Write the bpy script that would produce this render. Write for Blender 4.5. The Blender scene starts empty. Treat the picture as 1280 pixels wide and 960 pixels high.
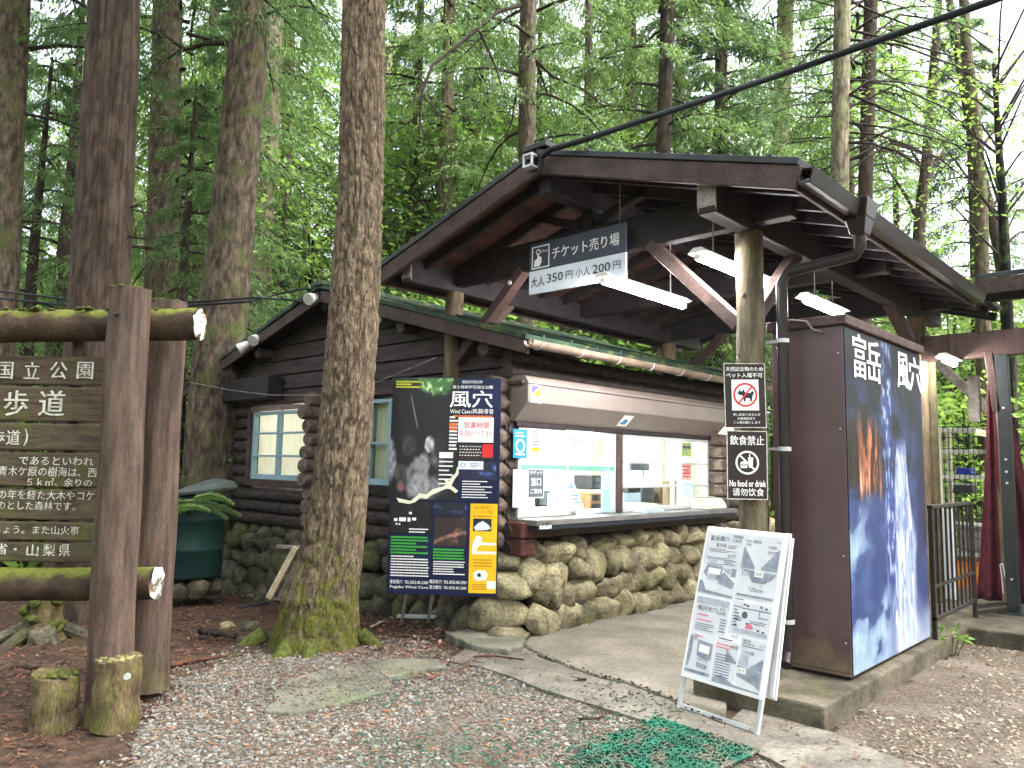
import bpy, math, random
import numpy as np
from mathutils import Matrix, Vector, noise as mnoise
R_ = math.radians
scene = bpy.context.scene
COL = scene.collection

# ------------------------------------------------------------------ camera
F, YAW, PITCH, ROLL, EYE = 962.0, -.75235, .104432, .017902, 1.6
_f = np.array([math.sin(YAW)*math.cos(PITCH), math.cos(YAW)*math.cos(PITCH), math.sin(PITCH)])
_r = np.array([math.cos(YAW), -math.sin(YAW), 0.0]); _u = np.cross(_r, _f)
CR = math.cos(ROLL)*_r + math.sin(ROLL)*_u
CU = -math.sin(ROLL)*_r + math.cos(ROLL)*_u
CF = _f
CAM = np.array([0, 0, EYE])
RH = np.array([math.cos(YAW), -math.sin(YAW), 0.0])      # horizontal "right" of the view
FH = np.array([math.sin(YAW), math.cos(YAW), 0.0])       # horizontal "forward" of the view
cam = bpy.data.cameras.new('camera'); cam.sensor_width = 36; cam.lens = F/1280*36
cam.clip_start = .05; cam.clip_end = 2000
co = bpy.data.objects.new('camera', cam); COL.objects.link(co)
co.matrix_world = Matrix(((CR[0], CU[0], -CF[0], 0), (CR[1], CU[1], -CF[1], 0), (CR[2], CU[2], -CF[2], EYE), (0, 0, 0, 1)))
scene.camera = co

# ------------------------------------------------------------------ light
SUN_EL, SUN_AZ = R_(62), R_(70)        # high, a little beyond the shelter to the right (azimuth clockwise from +Y)
w = bpy.data.worlds.new('World'); scene.world = w; w.use_nodes = True
nt = w.node_tree
sky = nt.nodes.new('ShaderNodeTexSky'); sky.sky_type = 'NISHITA'; sky.sun_disc = False
sky.sun_elevation = SUN_EL; sky.sun_rotation = SUN_AZ; sky.dust_density = 6; sky.air_density = .8; sky.ozone_density = .6
hs = nt.nodes.new('ShaderNodeHueSaturation'); hs.inputs['Saturation'].default_value = .4; hs.inputs['Value'].default_value = 1.1     # thin white cloud
nt.links.new(sky.outputs[0], hs.inputs['Color']); nt.links.new(hs.outputs[0], nt.nodes['Background'].inputs[0])
nt.nodes['Background'].inputs[1].default_value = .15
sl = bpy.data.lights.new('sun', 'SUN'); sl.energy = 1.5; sl.angle = R_(22); sl.color = (1, .96, .9)
so = bpy.data.objects.new('sun', sl); COL.objects.link(so)
sd = Vector((math.sin(SUN_AZ)*math.cos(SUN_EL), math.cos(SUN_AZ)*math.cos(SUN_EL), math.sin(SUN_EL)))
so.rotation_euler = sd.to_track_quat('Z', 'Y').to_euler()
so.location = sd*60
vs = scene.view_settings
vs.view_transform = 'Standard'; vs.look = 'None'; vs.exposure = 2.5; vs.gamma = 1; vs.use_curve_mapping = False
scene.render.engine = 'CYCLES'
cy = scene.cycles
cy.max_bounces = 9; cy.diffuse_bounces = 6; cy.glossy_bounces = 3; cy.transmission_bounces = 6; cy.transparent_max_bounces = 12
cy.use_denoising = True; cy.sample_clamp_indirect = 6

# ------------------------------------------------------------------ pixel -> place (1280x960 frame of the photograph)
def ray(x, y): return CF + CR*(x-640)/F + CU*(480-y)/F
def onz(x, y, z=0.):
    d = ray(x, y); return CAM + d*(z-EYE)/d[2]
def onx(x, y, X):
    d = ray(x, y); return CAM + d*X/d[0]
def ony(x, y, Y):
    d = ray(x, y); return CAM + d*Y/d[1]
def onh(x, y, D):
    d = ray(x, y); return CAM + d*D/(d@FH)
def gz(x, y):                         # ground falls away gently towards the back left
    return -min(.3, max(0., (-6.4-x)*.06))
def ong(x, y):
    p = onz(x, y)
    for _ in range(8): p = onz(x, y, gz(p[0], p[1]))
    return p

# ------------------------------------------------------------------ numpy noise
def _hash(ix, iy, seed):
    n = (ix.astype(np.int64)*374761393 + iy.astype(np.int64)*668265263 + seed*974634777) & 0xffffffff
    n = ((n ^ (n >> 13))*1274126177) & 0xffffffff
    return ((n ^ (n >> 16)) & 0xffff)/65535.0
def vn(x, y, seed=0):
    x = np.asarray(x, float); y = np.asarray(y, float)
    ix = np.floor(x); iy = np.floor(y); fx = x-ix; fy = y-iy
    fx = fx*fx*(3-2*fx); fy = fy*fy*(3-2*fy)
    a = _hash(ix, iy, seed); b = _hash(ix+1, iy, seed); c = _hash(ix, iy+1, seed); d = _hash(ix+1, iy+1, seed)
    return (a*(1-fx)+b*fx)*(1-fy) + (c*(1-fx)+d*fx)*fy
def fbm(x, y, seed=0, o=4):
    s = 0; a = .5
    for i in range(o): s = s + a*vn(np.asarray(x)*2**i, np.asarray(y)*2**i, seed+i); a *= .5
    return s/(1-.5**o)
def lin(c): return tuple((v/12.92 if v <= .04045 else ((v+.055)/1.055)**2.4) for v in c)
def rgb(r, g, b): return lin((r/255, g/255, b/255))
def sm(a, b, x):
    t = np.clip((x-a)/(b-a), 0, 1); return t*t*(3-2*t)

# ------------------------------------------------------------------ materials
MATS = {}
def mat(name, c1, c2=None, rough=.8, scale=6, stretch=(1, 1, 1), bump=.0, bscale=None, detail=6, lo=.35, hi=.65, metal=0, spec=.25,
        c3=None, s3=1.2, lo3=.5, hi3=.7, zfade=None, coord='Object', fine=45, grain=.28, topmoss=None, relief=False, island=0.):
    if name in MATS: return MATS[name]
    m = bpy.data.materials.new(name); m.use_nodes = True; MATS[name] = m
    n = m.node_tree; N = n.nodes; L = n.links; b = N['Principled BSDF']
    b.inputs['Roughness'].default_value = rough; b.inputs['Metallic'].default_value = metal
    b.inputs['Specular IOR Level'].default_value = spec
    if c2 is None and not bump:
        c2 = tuple(v*.88 for v in c1)
    if c2 is None: c2 = tuple(v*.8 for v in c1)
    tc = N.new('ShaderNodeTexCoord'); mp = N.new('ShaderNodeMapping'); mp.inputs['Scale'].default_value = stretch
    L.new(tc.outputs[coord], mp.inputs[0])
    nz = N.new('ShaderNodeTexNoise'); nz.inputs['Scale'].default_value = scale; nz.inputs['Detail'].default_value = detail
    L.new(mp.outputs[0], nz.inputs['Vector'])
    rp = N.new('ShaderNodeValToRGB'); e = rp.color_ramp.elements
    e[0].position = lo; e[0].color = (*c1, 1); e[1].position = hi; e[1].color = (*c2, 1)
    L.new(nz.outputs[0], rp.inputs[0]); out = rp.outputs[0]
    if island:                       # every stone / log a tone of its own
        gi = N.new('ShaderNodeNewGeometry'); ir = N.new('ShaderNodeMapRange'); ir.inputs[3].default_value = 1-island; ir.inputs[4].default_value = 1+island; L.new(gi.outputs['Random Per Island'], ir.inputs[0])
        mi_ = N.new('ShaderNodeMix'); mi_.data_type = 'RGBA'; mi_.blend_type = 'MULTIPLY'; mi_.inputs[0].default_value = 1; L.new(out, mi_.inputs[6]); L.new(ir.outputs[0], mi_.inputs[7]); out = mi_.outputs[2]
    if relief:                       # fissures between the bark plates are darker, weathered plates lighter
        va = N.new('ShaderNodeVertexColor'); va.layer_name = 'Col'; mu = N.new('ShaderNodeMix'); mu.data_type = 'RGBA'; mu.blend_type = 'MULTIPLY'; mu.inputs[0].default_value = 1
        L.new(out, mu.inputs[6]); L.new(va.outputs[0], mu.inputs[7]); out = mu.outputs[2]
    if c3 is not None:
        n3 = N.new('ShaderNodeTexNoise'); n3.inputs['Scale'].default_value = s3; n3.inputs['Detail'].default_value = 5
        L.new(tc.outputs[coord], n3.inputs['Vector'])
        mr = N.new('ShaderNodeMapRange'); mr.inputs[1].default_value = lo3; mr.inputs[2].default_value = hi3
        fac = n3.outputs[0]
        if zfade:                     # grows more towards z0 (moss near the foot / on the top)
            sx = N.new('ShaderNodeSeparateXYZ'); L.new(tc.outputs[coord], sx.inputs[0])
            zr = N.new('ShaderNodeMapRange'); zr.inputs[1].default_value = zfade[0]; zr.inputs[2].default_value = zfade[1]
            zr.inputs[3].default_value = .35; zr.inputs[4].default_value = -.4
            L.new(sx.outputs[2], zr.inputs[0])
            ad = N.new('ShaderNodeMath'); ad.operation = 'ADD'; L.new(fac, ad.inputs[0]); L.new(zr.outputs[0], ad.inputs[1]); fac = ad.outputs[0]
        if topmoss is not None:       # grows on what faces the sky
            ge = N.new('ShaderNodeNewGeometry'); sz = N.new('ShaderNodeSeparateXYZ'); L.new(ge.outputs['Normal'], sz.inputs[0])
            zr = N.new('ShaderNodeMapRange'); zr.inputs[1].default_value = topmoss; zr.inputs[2].default_value = 1; zr.inputs[3].default_value = -.4; zr.inputs[4].default_value = .30
            L.new(sz.outputs[2], zr.inputs[0]); ad = N.new('ShaderNodeMath'); ad.operation = 'ADD'; L.new(fac, ad.inputs[0]); L.new(zr.outputs[0], ad.inputs[1]); fac = ad.outputs[0]
        L.new(fac, mr.inputs[0])
        mx = N.new('ShaderNodeMix'); mx.data_type = 'RGBA'
        L.new(mr.outputs[0], mx.inputs[0]); L.new(out, mx.inputs[6]); mx.inputs[7].default_value = (*c3, 1); out = mx.outputs[2]
    if bump:                          # fine grain in the colour itself
        nf = N.new('ShaderNodeTexNoise'); nf.inputs['Scale'].default_value = fine; nf.inputs['Detail'].default_value = 4; L.new(mp.outputs[0], nf.inputs['Vector'])
        fr = N.new('ShaderNodeMapRange'); fr.inputs[1].default_value = .3; fr.inputs[2].default_value = .7; fr.inputs[3].default_value = 1-grain; fr.inputs[4].default_value = 1+grain
        L.new(nf.outputs[0], fr.inputs[0]); mg = N.new('ShaderNodeMix'); mg.data_type = 'RGBA'; mg.blend_type = 'MULTIPLY'; mg.inputs[0].default_value = 1
        L.new(out, mg.inputs[6]); L.new(fr.outputs[0], mg.inputs[7]); out = mg.outputs[2]
    L.new(out, b.inputs['Base Color'])
    if bump:
        bp = N.new('ShaderNodeBump'); bp.inputs['Strength'].default_value = bump; bp.inputs['Distance'].default_value = .02
        if bscale:
            n2 = N.new('ShaderNodeTexNoise'); n2.inputs['Scale'].default_value = bscale; n2.inputs['Detail'].default_value = 5
            L.new(mp.outputs[0], n2.inputs['Vector']); L.new(n2.outputs[0], bp.inputs['Height'])
        else: L.new(nz.outputs[0], bp.inputs['Height'])
        L.new(bp.outputs[0], b.inputs['Normal'])
    return m
def emit(name, c, s):
    if name in MATS: return MATS[name]
    m = bpy.data.materials.new(name); m.use_nodes = True; MATS[name] = m
    b = m.node_tree.nodes['Principled BSDF']; b.inputs['Base Color'].default_value = (*c, 1)
    b.inputs['Emission Color'].default_value = (*c, 1); b.inputs['Emission Strength'].default_value = s
    return m
def leafmat(name, c1, c2, trans=.45):
    m = bpy.data.materials.new(name); m.use_nodes = True; MATS[name] = m
    N = m.node_tree.nodes; L = m.node_tree.links; N.remove(N['Principled BSDF']); out = N['Material Output']
    oi = N.new('ShaderNodeObjectInfo'); tc = N.new('ShaderNodeTexCoord')
    nz = N.new('ShaderNodeTexNoise'); nz.inputs['Scale'].default_value = 1.1; nz.inputs['Detail'].default_value = 8
    L.new(tc.outputs['Object'], nz.inputs['Vector'])
    ad = N.new('ShaderNodeMath'); ad.operation = 'MULTIPLY_ADD'; ad.inputs[1].default_value = .5
    L.new(oi.outputs['Random'], ad.inputs[0])
    mm = N.new('ShaderNodeMath'); mm.operation = 'MULTIPLY_ADD'; mm.inputs[1].default_value = 1.6; mm.inputs[2].default_value = -.55
    L.new(nz.outputs[0], mm.inputs[0]); L.new(mm.outputs[0], ad.inputs[2])
    mx = N.new('ShaderNodeMix'); mx.data_type = 'RGBA'; L.new(ad.outputs[0], mx.inputs[0])
    mx.inputs[6].default_value = (*c1, 1); mx.inputs[7].default_value = (*c2, 1)
    df = N.new('ShaderNodeBsdfDiffuse'); tr = N.new('ShaderNodeBsdfTranslucent'); gl = N.new('ShaderNodeBsdfGlossy'); gl.inputs['Roughness'].default_value = .55
    gl.inputs['Color'].default_value = (.5, .5, .5, 1)
    L.new(mx.outputs[2], df.inputs[0]); L.new(mx.outputs[2], tr.inputs[0])
    ms = N.new('ShaderNodeMixShader'); ms.inputs[0].default_value = trans
    L.new(df.outputs[0], ms.inputs[1]); L.new(tr.outputs[0], ms.inputs[2])
    m2 = N.new('ShaderNodeMixShader'); m2.inputs[0].default_value = .05
    L.new(ms.outputs[0], m2.inputs[1]); L.new(gl.outputs[0], m2.inputs[2])
    L.new(m2.outputs[0], out.inputs[0])
    return m
def glassmat():
    m = bpy.data.materials.new('window_glass'); m.use_nodes = True
    N = m.node_tree.nodes; L = m.node_tree.links; N.remove(N['Principled BSDF'])
    fr = N.new('ShaderNodeFresnel'); fr.inputs[0].default_value = 1.5
    tr = N.new('ShaderNodeBsdfTransparent'); tr.inputs[0].default_value = (.93, .97, .95, 1)
    gl = N.new('ShaderNodeBsdfGlossy'); gl.inputs['Roughness'].default_value = .02
    ge = N.new('ShaderNodeNewGeometry'); iv = N.new('ShaderNodeMath'); iv.operation = 'SUBTRACT'; iv.inputs[0].default_value = 1; L.new(ge.outputs['Backfacing'], iv.inputs[1])
    mu = N.new('ShaderNodeMath'); mu.operation = 'MULTIPLY'; L.new(fr.outputs[0], mu.inputs[0]); L.new(iv.outputs[0], mu.inputs[1])
    ms = N.new('ShaderNodeMixShader'); L.new(mu.outputs[0], ms.inputs[0]); L.new(tr.outputs[0], ms.inputs[1]); L.new(gl.outputs[0], ms.inputs[2])
    L.new(ms.outputs[0], N['Material Output'].inputs[0]); return m
def printmat(name, rough=.45):
    m = bpy.data.materials.new(name); m.use_nodes = True
    N = m.node_tree.nodes; b = N['Principled BSDF']; b.inputs['Roughness'].default_value = rough
    a = N.new('ShaderNodeVertexColor'); a.layer_name = 'Col'
    m.node_tree.links.new(a.outputs[0], b.inputs['Base Color']); return m

STAIN = mat('dark_stained_timber', rgb(33, 28, 30), rgb(47, 40, 42), .62, 9, (1, 1, 1), .25, 30)
STAIN2 = mat('brown_stained_timber', rgb(62, 49, 47), rgb(82, 66, 62), .6, 7, (1, 1, 1), .2, 26)
BOARDS = mat('soffit_boards', rgb(50, 35, 31), rgb(84, 56, 46), .7, 5, (1, .25, 3), .15, 20)
LOGW = mat('dark_log', rgb(40, 34, 33), rgb(74, 64, 60), .7, 8, (1, 1, 3), .5, 22, grain=.4, island=.22)
LOGEND = mat('log_end_grain', rgb(74, 62, 57), rgb(116, 100, 90), .75, 14, (1, 1, 1), .3)
LOGRED = mat('red_brown_log_end', rgb(92, 55, 50), rgb(76, 45, 42), .7, 12, (1, 1, 1), .25)
POSTW = mat('peeled_log', rgb(122, 107, 84), rgb(88, 76, 60), .75, 7, (3, 3, .5), .3, 18)
POSTG = mat('mossy_peeled_log', rgb(110, 101, 82), rgb(74, 68, 53), .8, 6, (3, 3, .5), .3, 18)
GREYW = mat('weathered_grey_timber', rgb(150, 142, 135), rgb(112, 105, 100), .8, 10, (1, 1, 1), .2)
SIGNW = mat('weathered_sign_post', rgb(98, 81, 71), rgb(62, 51, 44), .8, 5, (4, 4, .5), .3, 14, c3=rgb(92, 94, 52), s3=4, lo3=.55, hi3=.85, zfade=(-.2, .9))
MOSSLOG = mat('mossy_rail_log', rgb(76, 62, 48), rgb(50, 41, 33), .85, 6, (1, 1, 1), .35, 20, c3=rgb(98, 102, 40), s3=7, lo3=.42, hi3=.68, topmoss=-.2)
STUB = mat('mossy_stub', rgb(112, 98, 70), rgb(68, 59, 44), .9, 7, (2, 2, .7), .4, 20, c3=rgb(92, 92, 46), s3=7, lo3=.50, hi3=.74, grain=.45)
MOSS = mat('moss', rgb(90, 96, 42), rgb(62, 70, 34), .95, 25, (1, 1, 1), .8, 60)
PLANK = mat('sign_plank', rgb(92, 81, 64), rgb(62, 54, 44), .8, 5, (1, 1, 6), .3, 18, c3=rgb(80, 86, 40), s3=4.5, lo3=.50, hi3=.72)
CUT = mat('bleached_cut_end', rgb(206, 206, 198), rgb(112, 98, 80), .8, 14, (1, 1, 1), .6, lo=.50, hi=.58)
METROOF = mat('dark_roof_sheet', rgb(44, 46, 48), rgb(62, 64, 66), .4, 5, c3=rgb(70, 66, 50), s3=6, lo3=.6, hi3=.8)
GREENROOF = mat('green_roof_sheet', rgb(38, 60, 47), rgb(28, 43, 36), .45, 4, c3=rgb(90, 94, 52), s3=5, lo3=.52, hi3=.7)
PVCB = mat('brown_plastic_pipe', rgb(38, 32, 33), rgb(50, 43, 44), .35, 4)
GUTTERC = mat('tan_gutter', rgb(134, 116, 102), rgb(102, 88, 77), .5, 5, c3=rgb(90, 90, 50), s3=8, lo3=.58, hi3=.75)
SHUT = mat('taupe_shutter_metal', rgb(130, 118, 111), rgb(119, 107, 101), .35, 2.5, spec=.5)
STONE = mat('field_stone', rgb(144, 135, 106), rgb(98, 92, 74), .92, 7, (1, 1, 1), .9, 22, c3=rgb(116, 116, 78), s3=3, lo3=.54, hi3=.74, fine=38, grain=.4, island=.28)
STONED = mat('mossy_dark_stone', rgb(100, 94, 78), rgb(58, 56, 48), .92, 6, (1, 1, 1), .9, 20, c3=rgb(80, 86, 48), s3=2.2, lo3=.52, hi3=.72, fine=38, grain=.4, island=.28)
MORTAR = mat('mortar', rgb(78, 73, 60), rgb(54, 51, 43), .95, 12, bump=.5)
CONC = mat('concrete', rgb(132, 126, 114), rgb(104, 99, 89), .88, 2.2, (1, 1, 1), .25, 60, c3=rgb(112, 106, 92), s3=1.1, lo3=.5, hi3=.72)
CONC2 = mat('worn_concrete', rgb(128, 123, 114), rgb(96, 92, 85), .9, 4, (1, 1, 1), .4, 50, c3=rgb(96, 92, 84), s3=2.4, lo3=.5, hi3=.7)
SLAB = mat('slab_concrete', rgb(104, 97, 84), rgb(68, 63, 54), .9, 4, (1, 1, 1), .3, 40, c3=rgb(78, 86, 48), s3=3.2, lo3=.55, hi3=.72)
FLAG = mat('flagstone', rgb(122, 120, 108), rgb(88, 87, 78), .88, 3, (1, 1, 1), .35, 30, c3=rgb(98, 106, 80), s3=2, lo3=.5, hi3=.7)
CRACK = mat('damp_soil', rgb(52, 44, 36), rgb(34, 29, 25), .95, 20, bump=.5)
ALU = mat('aluminium', rgb(200, 202, 204), rgb(180, 182, 184), .35, 5, metal=.15)
WHITEP = mat('white_board', rgb(236, 237, 240), rgb(228, 230, 234), .45, 3)
PAPER = mat('paper', rgb(240, 240, 236), rgb(232, 232, 228), .6, 3)
WHITEL = mat('white_lettering', rgb(244, 244, 242), rgb(238, 238, 236), .5, 4)
WORNL = mat('worn_white_lettering', rgb(204, 203, 192), rgb(150, 147, 133), .7, 22, lo=.45, hi=.7)
INK = mat('dark_ink', rgb(38, 42, 50), rgb(34, 36, 44), .5, 4)
GREYINK = mat('grey_ink', rgb(92, 98, 108), rgb(84, 90, 100), .5, 4)
MIDINK = mat('mid_grey_ink', rgb(156, 160, 172), rgb(124, 130, 146), .5, 18)
REDINK = mat('red_ink', rgb(206, 44, 50), rgb(196, 40, 46), .5, 4)
PINKINK = mat('pink_ink', rgb(228, 120, 140), rgb(222, 112, 132), .5, 4)
GREENINK = mat('green_ink', rgb(70, 170, 70), rgb(60, 160, 60), .5, 4)
YELINK = mat('yellow_green_ink', rgb(190, 196, 60), rgb(180, 186, 56), .5, 4)
BLUEINK = mat('blue_print', rgb(44, 130, 190), rgb(38, 120, 180), .4, 4)
SIGNGREY = mat('charcoal_sign_face', rgb(66, 70, 82), rgb(58, 62, 74), .4, 3)
SIGNWHITE = mat('pale_sign_face', rgb(222, 228, 236), rgb(212, 220, 230), .4, 3)
SIGNBLK = mat('brown_black_sign_face', rgb(44, 36, 36), rgb(54, 44, 42), .4, 4)
NAVY = mat('navy_poster', rgb(26, 32, 66), rgb(20, 26, 56), .35, 2)
YELLOW = mat('yellow_poster_strip', rgb(236, 190, 40), rgb(228, 180, 32), .4, 3)
BOXM = mat('brown_painted_sheet_metal', rgb(90, 70, 72), rgb(80, 62, 64), .38, 1.6, c3=rgb(112, 98, 80), s3=5, lo3=.52, hi3=.80, zfade=(-.05, .75), bump=.06, bscale=3, grain=.07, fine=20, spec=.5)
CABLE = mat('black_cable', rgb(26, 30, 34), rgb(36, 40, 44), .45, 8)
BLACKM = mat('black_painted_metal', rgb(40, 36, 36), rgb(54, 48, 46), .45, 10)
STEEL = mat('dark_steel_post', rgb(50, 53, 55), rgb(40, 43, 45), .5, 6)
CURT = mat('maroon_cloth', rgb(92, 38, 48), rgb(70, 30, 39), .85, 8, bump=.2)
BARREL = mat('dark_green_barrel', rgb(30, 62, 56), rgb(24, 48, 52), .45, 3)
BARRLID = mat('grey_barrel_lid', rgb(84, 92, 92), rgb(62, 70, 70), .6, 6, c3=rgb(70, 78, 50), s3=5, lo3=.55, hi3=.7)
BLUEFR = mat('pale_blue_window_frame', rgb(150, 178, 190), rgb(136, 164, 178), .5, 4)
def curtainmat():
    m = bpy.data.materials.new('cream_curtain'); m.use_nodes = True; N = m.node_tree.nodes; L = m.node_tree.links; N.remove(N['Principled BSDF'])
    d = N.new('ShaderNodeBsdfDiffuse'); t = N.new('ShaderNodeBsdfTranslucent'); x = N.new('ShaderNodeMixShader'); x.inputs[0].default_value = .5
    nz = N.new('ShaderNodeTexNoise'); nz.inputs['Scale'].default_value = 8; rp = N.new('ShaderNodeValToRGB'); rp.color_ramp.elements[0].color = (*rgb(240, 234, 218), 1); rp.color_ramp.elements[1].color = (*rgb(232, 224, 206), 1)
    L.new(nz.outputs[0], rp.inputs[0])
    for q in (d, t): L.new(rp.outputs[0], q.inputs[0])
    L.new(d.outputs[0], x.inputs[1]); L.new(t.outputs[0], x.inputs[2]); L.new(x.outputs[0], N['Material Output'].inputs[0]); return m
CREAM = curtainmat()
CREAM_OLD = mat('cream_cloth', rgb(238, 224, 196), rgb(226, 210, 180), .9, 6, (4, 4, .3))
WFRAME = mat('silver_window_frame', rgb(202, 206, 204), rgb(186, 190, 190), .4, 4, metal=.2)
GREENBAR = mat('green_shelf_edge', rgb(110, 170, 150), rgb(96, 156, 138), .5, 4)
ROOMW = mat('room_white', rgb(240, 238, 228), rgb(232, 230, 220), .7, 3)
DARKOBJ = mat('dark_equipment', rgb(58, 58, 62), rgb(44, 44, 48), .5, 6)
SILL = mat('grey_counter_top', rgb(120, 118, 116), rgb(98, 96, 96), .4, 6)
DARKWOODRED = mat('red_brown_post', rgb(78, 57, 52), rgb(60, 45, 42), .6, 7, (3, 3, .5), .25)
PALEW = mat('pale_new_wood', rgb(212, 196, 168), rgb(182, 164, 136), .75, 8, (1, 1, 1), .2)
MATG = mat('green_rubber_mat', rgb(34, 104, 82), rgb(30, 70, 57), .8, 9, bump=.3, c3=rgb(96, 94, 82), s3=7, lo3=.48, hi3=.64)
TUBE = emit('fluorescent_tube', (1, .98, .97), 50.)
LAMPW = mat('lamp_white_enamel', rgb(222, 220, 212), rgb(206, 204, 196), .4, 4)
CLEARP = mat('frosted_glass', rgb(196, 196, 190), rgb(170, 170, 164), .25, 4)
ORANGE = mat('orange_panel', rgb(214, 128, 40), rgb(176, 92, 26), .5, 5)
BLUECLOTH = mat('blue_plastic', rgb(38, 58, 190), rgb(28, 44, 160), .5, 6)
GLASS = glassmat()
PRINT = printmat('printed_picture')
BARK_MAIN = mat('bark_flaky', rgb(84, 71, 58), rgb(124, 111, 94), .95, 30, (1, 1, .4), .8, 60, c3=rgb(88, 90, 38), s3=9, lo3=.50, hi3=.74, zfade=(-.4, 2.2), lo=.38, hi=.68, fine=90, grain=.5, relief=True)
BARK_RED = mat('bark_cedar_red', rgb(84, 70, 60), rgb(50, 42, 37), .95, 12, (2, 2, .12), .9, 22, relief=True)
BARK_GREY = mat('bark_grey', rgb(112, 99, 86), rgb(64, 54, 46), .95, 16, (1, 1, .35), .9, 26, c3=rgb(80, 88, 48), s3=3, lo3=.5, hi3=.7, relief=True)
BARK_PALE = mat('bark_pale_lichen', rgb(146, 136, 120), rgb(98, 90, 78), .95, 12, (1, 1, .4), .7, 22, c3=rgb(116, 124, 84), s3=3, lo3=.5, hi3=.7, relief=True)
BARK_DARK = mat('bark_dark', rgb(78, 66, 58), rgb(48, 40, 36), .95, 14, (1, 1, .3), .8, 24, relief=True)
TWIG = mat('dead_twig', rgb(58, 49, 42), rgb(40, 34, 30), .9, 8, bump=.3)
LEAF_A = leafmat('conifer_needles', rgb(76, 110, 62), rgb(140, 168, 90), .45)
LEAF_B = leafmat('conifer_needles_deep', rgb(68, 100, 62), rgb(120, 150, 86), .45)
LEAF_C = leafmat('broadleaf_light', rgb(100, 140, 58), rgb(150, 182, 84), .5)
LEAF_U = leafmat('undergrowth_leaves', rgb(78, 112, 48), rgb(134, 160, 68), .45)

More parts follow.
